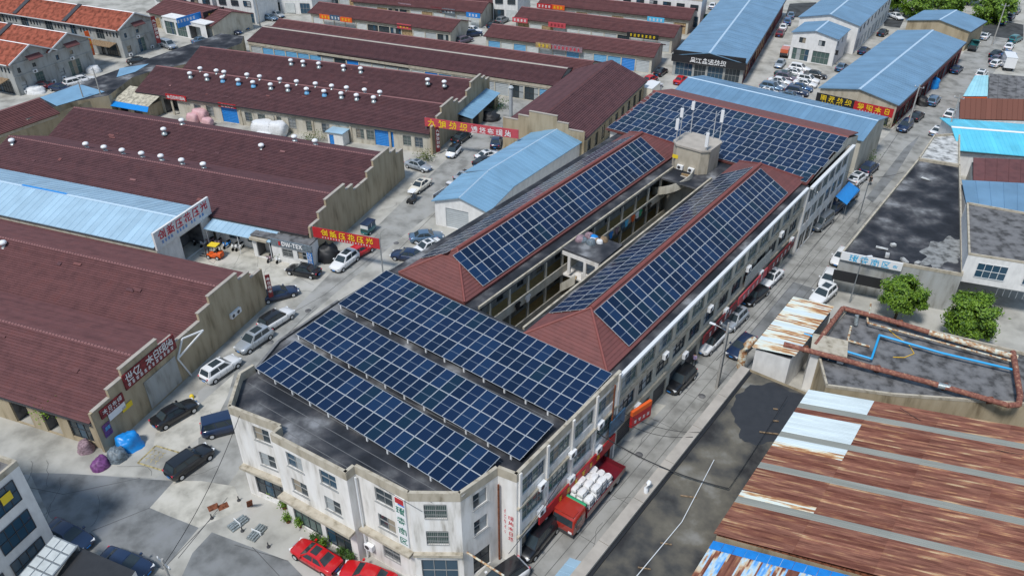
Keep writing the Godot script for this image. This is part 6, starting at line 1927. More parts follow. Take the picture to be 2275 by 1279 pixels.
	for c in [
		["suv", "blue", Vector3(69.95, 0, -202.77), 19.5, "blue car beside the long black fronted hall"], ["sedan", "steel", Vector3(72.63, 0, -208.75), 20.4, "blue grey car farthest along the black fronted hall"], ["sedan", "white", Vector3(67.50, 0, -197.84), 22.2, "white car between a blue and a wine red one"], ["sedan", "wine", Vector3(65.27, 0, -192.75), 23.1, "wine red car along the black fronted hall"], ["sedan", "silver", Vector3(58.61, 0, -169.35), -151.7, "silver car in front of the orange covered load"],
		["sedan", "navy", Vector3(80.44, 0, -178.71), 38.5, "navy car behind the soot marked blue hall"], ["sedan", "black", Vector3(90.43, 0, -193.13), 38.0, "black car below the white sided hall"], ["sedan", "white", Vector3(99.64, 0, -207.85), 164.0, "white car under the far trees"], ["hatch", "white", Vector3(98.69, 0, -212.75), 31.6, "white hatchback by the far trees"], ["sedan", "steel", Vector3(71.26, 0, -167.03), 36.3, "grey blue car half behind the white house"],
		["sedan", "black", Vector3(31.69, 0, -164.06), 30.9, "black car at the end of the blue shuttered shop row"], ["sedan", "red", Vector3(35.00, 0, -158.77), 32.6, "red car before the black fronted hall"], ["suv", "white", Vector3(28.67, 0, -155.07), 50.3, "white car behind the cream box lorry"], ["hatch", "red", Vector3(28.79, 0, -159.02), 39.2, "red hatchback behind the brown hall corner"],
		["suv", "white", Vector3(-100.53, 0, -157.65), 126.3, "white estate car beside the townhouse entrance"], ["sedan", "wine", Vector3(-95.27, 0, -155.19), 80.0, "wine red saloon among the townhouses"], ["sedan", "navy", Vector3(-91.34, 0, -153.86), 107.2, "navy saloon among the townhouses"], ["suv", "white", Vector3(-89.74, 0, -157.09), 41.6, "white car by the townhouse air conditioners"], ["sedan", "white", Vector3(-89.15, 0, -159.02), 47.8, "white saloon by the dark flat roof edge"], ["van", "silver", Vector3(-80.10, 0, -182.83), 130.9, "silver van by the maroon upright townhouse board"], ["sedan", "black", Vector3(-82.47, 0, -171.33), 71.3, "black car against the dark flat roof edge"],
		["sedan", "white", Vector3(-70.35, 0, -193.49), 35.9, "white car before the black yellow-lettered board"], ["sedan", "navy", Vector3(-68.34, 0, -194.26), 115.1, "navy saloon among the cars by the black board"], ["sedan", "black", Vector3(-67.28, 0, -198.01), 124.7, "black saloon among the cars by the black board"], ["suv", "black", Vector3(-71.04, 0, -201.47), 58.4, "black car tucked behind the small red lorry"], ["sedan", "steel", Vector3(-62.65, 0, -206.54), 112.0, "silver blue car beside the small red lorry"], ["sedan", "silver", Vector3(-61.38, 0, -209.60), 129.3, "silver car near the orange forklift trucks"], ["sedan", "steel", Vector3(-73.66, 0, -186.74), 40.1, "blue car under the glass fronted shop"],
		["sedan", "white", Vector3(-9.53, 0, -195.43), 123.7, "white saloon by the bright blue corner board"], ["suv", "navy", Vector3(-9.43, 0, -191.95), 64.6, "navy car by the bright blue corner board"], ["suv", "mauve", Vector3(-11.23, 0, -186.74), 44.3, "mauve car beside the red tarpaulin"], ["sedan", "black", Vector3(-4.84, 0, -200.27), 23.4, "black car at the shop row gable"], ["suv", "grey", Vector3(-2.45, 0, -204.00), 28.1, "grey car at the shop row gable"], ["sedan", "blue", Vector3(-1.45, 0, -209.16), 44.8, "blue car in the lane behind the grey one"], ["sedan", "blue", Vector3(3.36, 0, -218.78), 20.4, "blue car deep in the lane by the orange board"],
		["sedan", "white", Vector3(115.19, 0, -181.81), 36.4, "white car in the roadside row by the white box lorry"], ["sedan", "blue", Vector3(111.85, 0, -175.68), 58.1, "blue saloon in the roadside row by the white box lorry"], ["sedan", "navy", Vector3(110.38, 0, -173.08), 59.5, "navy saloon in the roadside row by the white box lorry"], ["sedan", "white", Vector3(108.52, 0, -169.93), 59.7, "white saloon right behind the white box lorry"], ["sedan", "black", Vector3(109.56, 0, -176.34), 52.1, "black saloon in the roadside row by the white box lorry"], ["sedan", "mauve", Vector3(107.55, 0, -172.44), 52.4, "mauve saloon in the roadside row by the white box lorry"], ["hatch", "white", Vector3(105.88, 0, -169.31), 50.0, "white hatchback by the white box lorry"], ["suv", "teal", Vector3(119.67, 0, -187.47), 50.0, "teal car at the end of the roadside row"], ["sedan", "navy", Vector3(129.08, 0, -207.45), 40.8, "navy car above the asphalt crossing"], ["sedan", "grey", Vector3(133.68, 0, -213.22), 38.6, "grey car above the asphalt crossing"], ["sedan", "blue", Vector3(124.97, 0, -203.16), 36.8, "blue car by the last tree at the crossing"], ["sedan", "white", Vector3(54.32, 0, -218.34), 22.1, "white car behind the blue roofed black fronted hall"],
	]:
		car(c[0], c[1], c[2], c[3], c[4], "", F)
	car("sedan", "red", Vector3(-16.23, 0, -41.44), -58.1, "glossy red saloon parked by the planters", "sun", G)
	car("sedan", "red", Vector3(-11.67, 0, -39.57), -69.5, "second red saloon cut by the picture edge below the corner block", "", G)
	car("sedan", "navy", Vector3(-37.65, 0, -43.52), 115.8, "navy car half under the glass canopy", "", G)
	car("sedan", "navy", Vector3(-31.66, 0, -40.72), 110.3, "navy car beyond the black roofed kiosk", "", G)
	lorry("red flatbed lorry loaded with white bales on the street", Vector3(6.86, 0, -47.61), -143.9, 8.8, "lorry", true)
	lorry("small red flatbed lorry before the tan shop block", Vector3(-67.78, 0, -205.25), 79.0, 6.0, "wine", false)
	box_truck("lorry with a cream box body and blue cab beside the brown hall", Vector3(27.61, 0, -149.57), 29.3, "cream", "steel")
	box_truck("lorry with a plain white box body in the roadside row", Vector3(107.69, 0, -168.48), 21.2, "white", "white")
	pickup("white pickup truck beside the light blue shed", Vector3(-9.87, 0, -107.14), 31.8, "white")
	pickup("teal tipper truck by the green hall corner", Vector3(106.78, 0, -181.45), 34.6, "teal")
	pickup("white pickup truck with an orange covered load", Vector3(61.88, 0, -176.90), 25.5, "white")

func lorry(label: String, at: Vector3, az: float, L: float, col: String, laden: bool) -> void:
	var o := thing("flatbed_lorry", label, "lorry", Vector3(at.x, 0.015, at.z), az)
	var x1 := L * 0.5
	var s := st()
	var cab := [[x1 - 1.9, 1.12, 0.55, 2.55], [x1 - 1.75, 1.15, 0.5, 2.62], [x1 - 0.5, 1.15, 0.5, 2.6], [x1 - 0.1, 1.12, 0.5, 2.3], [x1, 1.08, 0.5, 1.5]]
	loft(s, cab)
	part("cab", s, paint(col), o)
	s = st()
	quad(s, Vector3(x1 + 0.01, 1.5, -0.98), Vector3(x1 + 0.01, 1.5, 0.98), Vector3(x1 - 0.085, 2.28, 0.94), Vector3(x1 - 0.085, 2.28, -0.94))
	part("windscreen", s, M.glass, o)
	for z in [-1.0, 1.0]:
		s = st()
		box(s, Vector3(x1 - 0.85, 1.85, z * 1.15), Vector3(0.9, 0.6, 0.02))
		part("side_window", s, M.glass, o)
		s = st()
		box(s, Vector3(x1 + 0.02, 0.85, z * 0.8), Vector3(0.06, 0.2, 0.35))
		part("headlight", s, M.lamp, o)
		s = st()
		box(s, Vector3(x1 - 0.1, 2.0, z * 1.3), Vector3(0.08, 0.45, 0.18))
		part("door_mirror", s, M.frame_dark, o)
		for x in ([x1 - 1.0, -x1 + 1.0, -x1 + 2.2] if laden else [x1 - 0.9, -x1 + 1.2]):
			wheel(o, Vector3(x, 0.48, z * 0.95), 0.48)
	s = st()
	box(s, Vector3(x1 - 0.02, 0.6, 0), Vector3(0.12, 0.35, 2.2))
	part("bumper", s, M.frame_dark, o)
	var bl := L - 2.1
	var bx := -x1 + bl * 0.5
	s = st()
	box(s, Vector3(bx, 1.0, 0), Vector3(bl, 0.16, 2.4))
	box(s, Vector3(bx, 0.72, 0), Vector3(bl, 0.3, 0.9))
	part("bed", s, paint("wine"), o)
	for z in [-1.0, 1.0]:
		s = st()
		box(s, Vector3(bx, 1.33, z * 1.18), Vector3(bl, 0.5, 0.06))
		part("side_board", s, paint("wine"), o)
	for x in [-x1 + 0.03, -x1 + bl - 0.03]:
		s = st()
		box(s, Vector3(x, 1.33 if x < 0 else 1.55, 0), Vector3(0.06, 0.5 if x < 0 else 1.0, 2.3))
		part("end_board", s, paint("wine"), o)
	if laden:
		s = st()
		tube(s, [Vector3(x1 - 2.12, 2.35, -1.0), Vector3(x1 - 2.12, 2.35, 1.0)], 0.2, 8)
		part("rolled_sheet", s, M.green, o)
		s = st()
		box(s, Vector3(x1 - 0.6, 2.66, 0), Vector3(0.9, 0.1, 1.9))
		part("roof_visor", s, paint("lorry"), o)
		var k := 0
		for y in 3:
			for i in (4 if y < 2 else 3):
				for j in 3:
					if y == 2 and (i + j) % 4 == 0: continue
					var p := Vector3(x1 - 3.1 - i * 1.05 + rng.randf_range(-0.06, 0.06), 1.12 + 0.3 + y * 0.55, (j - 1) * 0.74 + rng.randf_range(-0.05, 0.05))
					var b := bale(M.bale_white, Vector3(1.0, 0.56, 0.72))
					b.name = "fabric_bale"
					add_child(b, true)
					b.transform = o.transform * Transform3D(Basis(Vector3.UP, rng.randf_range(-0.12, 0.12)) * Basis.from_scale(Vector3(1.0, 0.56, 0.72)), p)
					tag(b, "white wrapped fabric bale stacked on the red lorry bed", "bale", "bales on the red lorry")
					k += 1

var bale_meshes := {}
func bale(m: Material, sz: Vector3) -> MeshInstance3D:
	var key := m.resource_name
	if not bale_meshes.has(key):
		var s := st()
		s.set_smooth_group(0)
		var n := 5
		for f in 6:
			var ax := f / 2
			var sg := 1.0 if f % 2 else -1.0
			for i in n:
				for j in n:
					var c := []
					for e in [[i, j], [i + 1, j], [i + 1, j + 1], [i, j + 1]]:
						var u: float = e[0] * 2.0 / n - 1.0
						var v: float = e[1] * 2.0 / n - 1.0
						var p := Vector3.ZERO
						p[ax] = sg
						p[(ax + 1) % 3] = u
						p[(ax + 2) % 3] = v
						# puffed cushion shape
						var q := p * 0.5
						var r := 1.0 - 0.11 * (p.x * p.x * p.y * p.y + p.y * p.y * p.z * p.z + p.x * p.x * p.z * p.z)
						q *= r * (1.0 + 0.03 * sin(p.x * 7.0 + p.z * 5.0) * cos(p.y * 6.0))
						c.append(q)
					quad(s, c[0], c[1], c[2], c[3])
		bale_meshes[key] = mesh(s, m)
	var o := MeshInstance3D.new()
	o.mesh = bale_meshes[key]
	o.scale = sz
	return o

func box_truck(label: String, at: Vector3, az: float, col: String, cabc: String) -> void:
	var o := thing("box_lorry", label, "lorry", Vector3(at.x, 0.015, at.z), az)
	var s := st()
	loft(s, [[1.5, 0.98, 0.5, 2.1], [2.6, 0.98, 0.5, 2.1], [3.0, 0.95, 0.5, 1.5], [3.05, 0.9, 0.5, 1.3]])
	part("cab", s, paint(cabc), o)
	s = st()
	quad(s, Vector3(2.99, 1.45, -0.85), Vector3(2.99, 1.45, 0.85), Vector3(2.63, 2.06, 0.8), Vector3(2.63, 2.06, -0.8))
	part("windscreen", s, M.glass, o)
	s = st()
	box(s, Vector3(-0.9, 1.9, 0), Vector3(4.6, 2.2, 2.1))
	part("box_body", s, paint(col), o)
	s = st()
	box(s, Vector3(-0.9, 3.04, 0), Vector3(4.7, 0.08, 2.16))
	part("roof_edge", s, M.frame_white, o)
	s = st()
	box(s, Vector3(-0.6, 0.68, 0), Vector3(5.0, 0.2, 0.9))
	part("chassis", s, M.frame_dark, o)
	for x in [2.2, -1.9]:
		for z in [-0.85, 0.85]: wheel(o, Vector3(x, 0.42, z), 0.42)

func pickup(label: String, at: Vector3, az: float, col: String) -> void:
	var o := thing("pickup_truck", label, "truck", Vector3(at.x, 0.015, at.z), az)
	var s := st()
	loft(s, [[0.7, 0.85, 0.4, 1.85], [1.0, 0.87, 0.4, 1.95], [1.9, 0.87, 0.4, 1.9], [2.4, 0.85, 0.4, 1.2], [2.5, 0.8, 0.4, 1.0]])
	part("cab", s, paint(col), o)
	s = st()
	quad(s, Vector3(2.40, 1.25, -0.75), Vector3(2.40, 1.25, 0.75), Vector3(1.96, 1.86, 0.7), Vector3(1.96, 1.86, -0.7))
	part("windscreen", s, M.glass, o)
	for z in [-1.0, 1.0]:
		s = st()
		box(s, Vector3(1.4, 1.5, z * 0.875), Vector3(0.8, 0.45, 0.02))
		part("side_window", s, M.glass, o)
		s = st()
		box(s, Vector3(-0.9, 0.95, z * 0.86), Vector3(3.1, 0.5, 0.06))
		part("side_board", s, paint(col), o)
	s = st()
	box(s, Vector3(-0.9, 0.7, 0), Vector3(3.1, 0.12, 1.7))
	box(s, Vector3(-2.42, 0.95, 0), Vector3(0.06, 0.5, 1.7))
	part("bed", s, M.frame_dark, o)
	if label.contains("orange"):
		s = st()
		box(s, Vector3(-0.9, 1.4, 0), Vector3(2.8, 1.2, 1.66))
		part("covered_load", s, paint("orange"), o)
	for x in [1.75, -1.6]:
		for z in [-0.75, 0.75]: wheel(o, Vector3(x, 0.34, z), 0.34)

# ---------- small things ----------
func scooter_shape(m: Material) -> Node3D:
	var o := Node3D.new()
	var s := st()
	loft(s, [[-0.75, 0.12, 0.45, 0.62], [-0.5, 0.17, 0.35, 0.72], [-0.1, 0.16, 0.30, 0.66], [0.1, 0.13, 0.26, 0.40], [0.4, 0.14, 0.26, 0.42]])
	part("body", s, m, o)
	s = st()
	beam(s, Vector3(0.42, 0.3, 0), Vector3(0.62, 0.98, 0), 0.3, 0.1)
	part("leg_shield", s, m, o)
	s = st()
	box(s, Vector3(-0.38, 0.76, 0), Vector3(0.62, 0.1, 0.28))
	part("seat", s, M.rubber, o)
	s = st()
	tube(s, [Vector3(0.5, 1.02, -0.34), Vector3(0.6, 1.05, 0), Vector3(0.5, 1.02, 0.34)], 0.025, 6)
	part("handlebar", s, M.frame_dark, o)
	for x in [-0.55, 0.68]:
		s = st()
		tube(s, [Vector3(x, 0.24, -0.05), Vector3(x, 0.24, 0.05)], 0.24, 12)
		part("wheel", s, M.rubber, o)
	s = st()
	box(s, Vector3(0.68, 0.72, 0), Vector3(0.12, 0.12, 0.2))
	part("headlight", s, M.lamp, o)
	return o

func tree(label: String, at: Vector3, h: float, r: float, seed_: int, n: int, leaf: float, group := "") -> void:
	var o := thing("tree", label, "tree", Vector3(at.x, 0, at.z), 90.0, group)
	var g := RandomNumberGenerator.new()
	g.seed = seed_
	var s := st()
	tube(s, [Vector3.ZERO, Vector3(0.05, h * 0.3, 0.04), Vector3(-0.05, h * 0.62, 0)], 0.17, 8, 0.09)
	for k in 6:
		var a := TAU * k / 6.0 + g.randf()
		tube(s, [Vector3(0, h * (0.3 + 0.04 * k), 0), Vector3(cos(a) * r * 0.4, h * (0.45 + 0.04 * k), sin(a) * r * 0.4), Vector3(cos(a) * r * 0.72, h * (0.55 + 0.05 * k), sin(a) * r * 0.72)], 0.08, 6, 0.02)
	part("trunk", s, M.bark, o)
	var cen := Vector3(0, h - r * 1.02, 0)
	var mats := [M.leaf_dark, M.leaf, M.leaf_light]
	var sts := [st(), st(), st()]
	var clumps := []
	for k in 80:
		var d := Vector3(g.randfn(), g.randfn(), g.randfn()).normalized()
		var rr := r * pow(g.randf(), 0.35) * (0.88 + 0.2 * sin(d.x * 3.0 + seed_) * cos(d.z * 4.0 + d.y * 2.0))
		clumps.append(cen + d * rr * Vector3(1.0, 1.02, 1.0))
	for k in n:
		var c: Vector3 = clumps[g.randi() % clumps.size()]
		var p := c + Vector3(g.randfn(), g.randfn() * 0.7, g.randfn()) * r * 0.12
		var nn := ((p - cen).normalized() + Vector3(g.randfn(), g.randfn() + 0.7, g.randfn()) * 0.55).normalized()
		var x := nn.cross(Vector3(g.randfn(), g.randfn(), g.randfn())).normalized()
		var y := nn.cross(x)
		var l := leaf * g.randf_range(0.7, 1.3)
		var q := g.randi() % 10
		var t: SurfaceTool = sts[0 if q < 2 else (1 if q < 6 else 2)]
		var b := nn * l * 0.12
		quad(t, p - x * l, p + y * l * 0.45 - b, p + x * l, p - y * l * 0.45 - b)
	# one crown of three leaf tones
	var am := ArrayMesh.new()
	for k in 3:
		sts[k].generate_normals()
		am = sts[k].commit(am)
		am.surface_set_material(k, mats[k])
	inst("crown", am, o)

func shrub(called: String, label: String, at: Vector3, r: float, n: int, m: Material, cat := "plant", group := "") -> void:
	var s := st()
	for k in n:
		var p := Vector3(rng.randfn() * r * 0.5, absf(rng.randfn()) * r * 0.5 + 0.05, rng.randfn() * r * 0.5)
		var nn := Vector3(rng.randfn(), rng.randfn() + 1.0, rng.randfn()).normalized()
		var x := nn.cross(Vector3(rng.randfn(), 0.3, rng.randfn())).normalized() * 0.14
		var y := nn.cross(x) * 0.5
		quad(s, p - x, p + y, p + x, p - y)
	var o := part(called, s, m, self)
	o.position = at
	tag(o, label, cat, group)

func heap(called: String, label: String, at: Vector3, sz: Vector3, m: Material, sd: int, cat := "tarpaulin", group := "") -> void:
	var nz := FastNoiseLite.new()
	nz.seed = sd
	nz.frequency = 0.6
	var s := st()
	s.set_smooth_group(0)
	var n := 18
	var k := 9
	var P := func(i: int, j: int) -> Vector3:
		var a := TAU * (i % n) / n
		var t := float(j) / k
		var rr := cos(t * PI * 0.5)
		rr = pow(rr, 0.55)
		var d := Vector3(cos(a) * rr * sz.x, sin(t * PI * 0.5) * sz.y, sin(a) * rr * sz.z)
		var q := nz.get_noise_3d(d.x * 1.6, d.y * 1.6 + sd, d.z * 1.6)
		return d * (1.0 + 0.30 * q) * Vector3(1, 1 if j > 0 else 0, 1)
	for j in k:
		for i in n:
			quad(s, P.call(i, j), P.call(i + 1, j), P.call(i + 1, j + 1), P.call(i, j + 1))
	var o := part(called, s, m, self)
	o.position = at
	tag(o, label, cat, group)

func lamp_post(label: String, at: Vector3, h: float, arm: Vector3) -> void:
	var o := thing("street_lamp", label, "street lamp", Vector3(at.x, 0, at.z), 90.0, "street lamps")
	var s := st()
	tube(s, [Vector3.ZERO, Vector3.UP * h], 0.09, 8, 0.06)
	tube(s, [Vector3.UP * h, Vector3.UP * (h + 0.3) + arm * 0.7, Vector3.UP * (h + 0.35) + arm], 0.04, 6)
	part("pole", s, M.steel, o)
	s = st()
	var x := arm.normalized()
	box(s, Vector3.UP * (h + 0.36) + arm * 1.12, Vector3(0.65, 0.1, 0.26), Basis(x, Vector3.UP, x.cross(Vector3.UP)))
	part("lamp_head", s, M.lamp, o)

func street_things() -> void:
	var s: SurfaceTool
	# trees
	tree("round leafy tree before the blue lettered parapet", Vector3(45.57, 0, -75.37), 6.2, 2.45, 3, 15000, 0.19)
	tree("round leafy tree beside the dark recess of the white building", Vector3(51.89, 0, -71.34), 6.5, 2.85, 5, 18000, 0.19)
	var i := 0
	for t in [[Vector3(104.71, 0, -207.46), 8.0, 4.2], [Vector3(113.86, 0, -208.33), 7.5, 3.6], [Vector3(121.08, 0, -204.07), 8.0, 4.4], [Vector3(125.04, 0, -206.18), 7.0, 3.6], [Vector3(101.93, 0, -215.01), 7.0, 3.4], [Vector3(115.45, 0, -219.67), 9.0, 4.5], [Vector3(134.44, 0, -219.67), 8.0, 3.5], [Vector3(125.18, 0, -222.07), 8.0, 4.0]]:
		tree(["broad green tree behind the white car under the far trees", "dark green tree over the short blue roofed hall", "broad light green tree at the asphalt crossing corner", "smaller green tree between the crossing and the blue car", "green tree beside the white sided hall", "tall green tree in the second line behind the short blue hall", "green tree beyond the crossing by the grey car", "tall green tree beside the maroon far wall"][i], t[0], t[1], t[2], 20 + i, 5200, 0.34, "trees at the asphalt crossing")
		i += 1
	shrub("palm_plant", "yellowing palm plant at the corner of the red front board", Vector3(68.18, 0, -135.70), 2.2, 500, M.weed, "plant")
	for p in [Vector3(-20.21, 0, -46.90), Vector3(-21.41, 0, -48.19), Vector3(-18.33, 0, -44.93), Vector3(-16.73, 0, -43.27), Vector3(-14.19, 0, -41.91), Vector3(-19.54, 0, -45.41), Vector3(-15.88, 0, -42.81), Vector3(-13.43, 0, -41.42)]:
		var pp := thing("potted_plant", "green potted plant along the white building front", "plant", p, 90.0, "plants along the front")
		s = st()
		lathe(s, Vector3.ZERO, [Vector2(0.001, 0.0), Vector2(0.17, 0.0), Vector2(0.23, 0.38), Vector2(0.19, 0.38), Vector2(0.001, 0.34)], 10)
		part("pot", s, M.rust_iron, pp)
		s = st()
		for k in 220:
			var c := Vector3(rng.randfn() * 0.2, 0.45 + absf(rng.randfn()) * 0.3, rng.randfn() * 0.2)
			var nn := Vector3(rng.randfn(), rng.randfn() + 1.0, rng.randfn()).normalized()
			var x := nn.cross(Vector3(rng.randfn(), 0.3, rng.randfn())).normalized() * 0.11
			var y := nn.cross(x) * 0.45
			quad(s, c - x, c + y, c + x, c - y)
		part("foliage", s, M.leaf if rng.randf() < 0.5 else M.leaf_dark, pp)
	shrub("wall_creeper", "green creeper over the dark warehouse openings", Vector3(-44.98, 2.6, -56.59), 1.2, 260, M.leaf_light)
	shrub("shrub", "low shrubs before the DW-TEX wall", Vector3(-30.06, 0, -89.71), 1.2, 300, M.leaf)
	shrub("weeds", "grass verge along the plaster wall of the vented warehouse", Vector3(-35.20, 0, -127.91), 1.8, 400, M.weed)
	shrub("weeds", "dry weeds at the wall end by the silver saloon", Vector3(-14.47, 0, -120.61), 1.5, 300, M.weed)
	shrub("shrub", "dark green shrubs beside the blue lean-to", Vector3(-2.81, 0, -144.26), 2.0, 420, M.leaf_dark)
	shrub("shrub", "dark green shrub under the bright blue awning", Vector3(59.21, 0, -120.61), 1.5, 300, M.leaf_dark)
	# tarpaulins and bales
	heap("tarpaulin_heap", "bright blue tarpaulin over goods at the wall", Vector3(-37.10, 0, -54.64), Vector3(1.25, 1.5, 1.1), M.tarp_blue, 3)
	heap("tarpaulin_heap", "grey tarpaulin bundle beside the blue one", Vector3(-37.55, 0, -52.98), Vector3(0.9, 1.2, 0.9), M.tarp_grey, 8)
	heap("tarpaulin_heap", "purple and grey wrapped bundle at the road edge", Vector3(-38.75, 0, -52.00), Vector3(0.8, 0.95, 0.8), M.tarp_purple, 5)
	heap("tarpaulin_heap", "dusty pink covered bundle by the dark window", Vector3(-41.03, 0, -54.04), Vector3(0.8, 1.2, 0.7), M.tarp_pink, 6)
	heap("tarpaulin_heap", "large black tarpaulin hump beside the blue upright board", Vector3(-24.57, 0, -89.13), Vector3(1.6, 2.2, 1.3), M.black_sheet, 9)
	heap("tarpaulin_heap", "red tarpaulin over goods at the shop row gable", Vector3(-13.35, 0, -191.37), Vector3(2.2, 1.6, 1.6), M.red_pink, 10)
	heap("tarpaulin_heap", "black netting heap beside the blue lean-to", Vector3(-3.98, 0, -138.54), Vector3(1.8, 1.4, 1.5), M.black_sheet, 12)
	heap("tarpaulin_heap", "white plastic sheeting heap by the townhouse wall", Vector3(-89.77, 0, -165.40), Vector3(1.5, 1.4, 1.2), M.bale_white, 13)
	heap("tarpaulin_heap", "white plastic heap behind the dark flat roof", Vector3(-96.02, 0, -152.94), Vector3(2.0, 1.2, 1.5), M.bale_white, 15)
	heap("tarpaulin_heap", "black bags stacked at the hall corner", Vector3(79.75, 0, -146.18), Vector3(1.3, 1.5, 1.3), M.black_sheet, 14)
	heap("tarpaulin_heap", "bright blue tarpaulin hanging along the maroon hall wall", Vector3(85.96, 0, -155.58), Vector3(1.2, 2.0, 0.9), M.tarp_blue, 16)
	heap("hedge_clump", "dark shrubs and bins at the black front corner", Vector3(51.12, 0, -206.18), Vector3(2.0, 1.5, 1.5), M.leaf_dark, 17, "shrub")
	for b in [[Vector3(-58.73, 0, -137.00), Vector3(2.2, 1.9, 1.6), M.bale_pink], [Vector3(-57.61, 0, -137.87), Vector3(3.0, 2.4, 2.0), M.bale_pink], [Vector3(-55.65, 0, -135.70), Vector3(2.0, 1.5, 1.5), M.bale_pink]]:
		var o := bale(b[2], b[1])
		o.name = "wrapped_bale"
		add_child(o, true)
		o.position = b[0] + Vector3.UP * b[1].y * 0.46
		o.rotation.y = -0.35
		tag(o, "pale pink plastic wrapped bale beside the vented warehouse", "bale", "pink bales in the yard")
	for b in [[Vector3(-44.34, 0, -132.12), Vector3(4.4, 2.4, 3.0)], [Vector3(-41.50, 0, -131.10), Vector3(3.2, 2.6, 2.6)], [Vector3(-44.04, 0, -130.09), Vector3(3.0, 1.0, 2.0)]]:
		var o := bale(M.bale_white, b[1])
		o.name = "wrapped_bale"
		add_child(o, true)
		o.position = b[0] + Vector3.UP * b[1].y * 0.46
		o.rotation.y = -0.3
		tag(o, "white sheet covered stack beside the vented warehouse", "bale", "white stacks in the yard")
	# galvanised pipe bundles before the corner building
	for b in [[Vector3(-23.87, 0, -45.17), 40.0], [Vector3(-21.95, 0, -44.16), 25.0]]:
		var o := thing("pipe_bundle", "bundle of galvanised pipe sections strapped on the pale concrete", "pipe bundle", b[0], b[1], "pipe bundles")
		for k in 7:
			s = st()
			var y := 0.11 + 0.2 * (k / 4)
			var z := (k % 4) * 0.23 - 0.35 + 0.115 * (k / 4)
			tube(s, [Vector3(-0.8, y, z), Vector3(0.8, y, z)], 0.105, 8)
			part("pipe", s, M.galvanised, o)
		s = st()
		box(s, Vector3(0, 0.24, 0), Vector3(0.06, 0.46, 1.0))
		part("strap", s, M.frame_white, o)
	for p in [Vector3(-24.56, 0, -47.82), Vector3(-26.34, 0, -45.81), Vector3(-23.27, 0, -44.45), Vector3(-20.59, 0, -42.81)]:
		s = st()
		lathe(s, Vector3.ZERO, [Vector2(0.16, 0.0), Vector2(0.16, 0.1), Vector2(0.07, 0.14), Vector2(0.05, 0.5), Vector2(0.06, 0.56), Vector2(0.001, 0.58)], 8)
		var o := part("bollard", s, M.frame_dark, self)
		o.position = p
		tag(o, "short black parking bollard around the pipe bundles", "bollard", "bollards by the pipe bundles")
	var sp := thing("leaning_board", "rusty red board leaning beside the front planters", "board", Vector3(-23.21, 0, -46.90), 60.0)
	s = st()
	box(s, Vector3(0, 0.7, 0), Vector3(0.5, 1.6, 0.1), Basis(Vector3.RIGHT, 0.5))
	part("board", s, M.rust_iron, sp)
	# yellow bollards by the patched wall
	for p in [Vector3(-33.41, 0, -61.52), Vector3(-35.94, 0, -57.89)]:
		s = st()
		lathe(s, Vector3.ZERO, [Vector2(0.22, 0), Vector2(0.22, 0.35), Vector2(0.14, 0.45), Vector2(0.001, 0.48)], 10)
		var o := part("bollard", s, M.yellow, self)
		o.position = p
		tag(o, "low yellow bollard at the foot of the cement wall", "bollard", "yellow bollards")
	# scooters
	var sc := [scooter_shape(M.white_paint), scooter_shape(M.blue_sign), scooter_shape(M.frame_dark), scooter_shape(M.red_sign), scooter_shape(M.tarp_pink)]
	for p in [[Vector3(-43.33, 0, -93.27), 200, 2, 0], [Vector3(-42.20, 0, -92.66), 200, 0, 0], [Vector3(-41.56, 0, -93.15), 205, 4, 0], [Vector3(-40.32, 0, -92.78), 195, 4, 0], [Vector3(-39.00, 0, -92.30), 200, 1, 0], [Vector3(-37.69, 0, -91.82), 200, 0, 0], [Vector3(-37.10, 0, -91.70), 205, 0, 0], [Vector3(-32.24, 0, -88.79), 190, 4, 1], [Vector3(-30.87, 0, -88.56), 200, 0, 1], [Vector3(15.28, 0, -62.36), 240, 3, 2], [Vector3(34.03, 0, -87.22), 30, 2, 3], [Vector3(34.87, 0, -87.66), 50, 2, 3], [Vector3(33.32, 0, -86.55), 20, 2, 3], [Vector3(-10.08, 0, -128.69), 60, 2, 4], [Vector3(94.12, 0, -166.89), 40, 2, 5], [Vector3(91.80, 0, -163.94), 60, 2, 5]]:
		var o: Node3D = sc[p[2]].duplicate()
		o.name = "motor_scooter"
		add_child(o, true)
		o.position = p[0]
		o.rotation.y = deg_to_rad(90.0 - p[1])
		var col: String = ["white", "blue", "black", "red", "mauve"][p[2]]
		tag(o, col + " motor scooter " + ["parked under the pale blue awning", "parked before the DW-TEX shrubs", "parked under the slanted orange red board", "parked under the faded street boards", "parked beside the blue gate", "parked along the long blue hall"][p[3]], "scooter", "scooters " + ["under the awning", "by the shrubs", "by the board", "under the boards", "at the gate", "by the hall"][p[3]])
	for x in sc: x.free()
	forklift("orange forklift truck with yellow roof in the warehouse yard", Vector3(-39.84, 0, -89.48), 285.0)
	forklift("orange forklift truck beside the far white block", Vector3(-60.31, 0, -215.01), 200.0)
	# small three-wheeler with glazed cabin, golf cart
	var tw := thing("three_wheeler", "dark teal three-wheeler with a glazed cabin by the warehouse wall", "three-wheeler", Vector3(-20.20, 0, -96.40), 25.0)
	s = st()
	loft(s, [[-1.2, 0.6, 0.3, 0.95], [-0.9, 0.68, 0.3, 1.0], [0.8, 0.66, 0.3, 1.0], [1.25, 0.4, 0.35, 0.8]])
	part("body", s, paint("teal"), tw)
	s = st()
	box(s, Vector3(-0.1, 1.3, 0), Vector3(1.9, 0.6, 1.16))
	part("cabin", s, M.glass_blue, tw)
	s = st()
	for x in [-1.05, -0.1, 0.85]:
		box(s, Vector3(x, 1.3, 0), Vector3(0.1, 0.62, 1.2))
	part("pillars", s, M.frame_white, tw)
	s = st()
	box(s, Vector3(-0.1, 1.65, 0), Vector3(2.1, 0.1, 1.3))
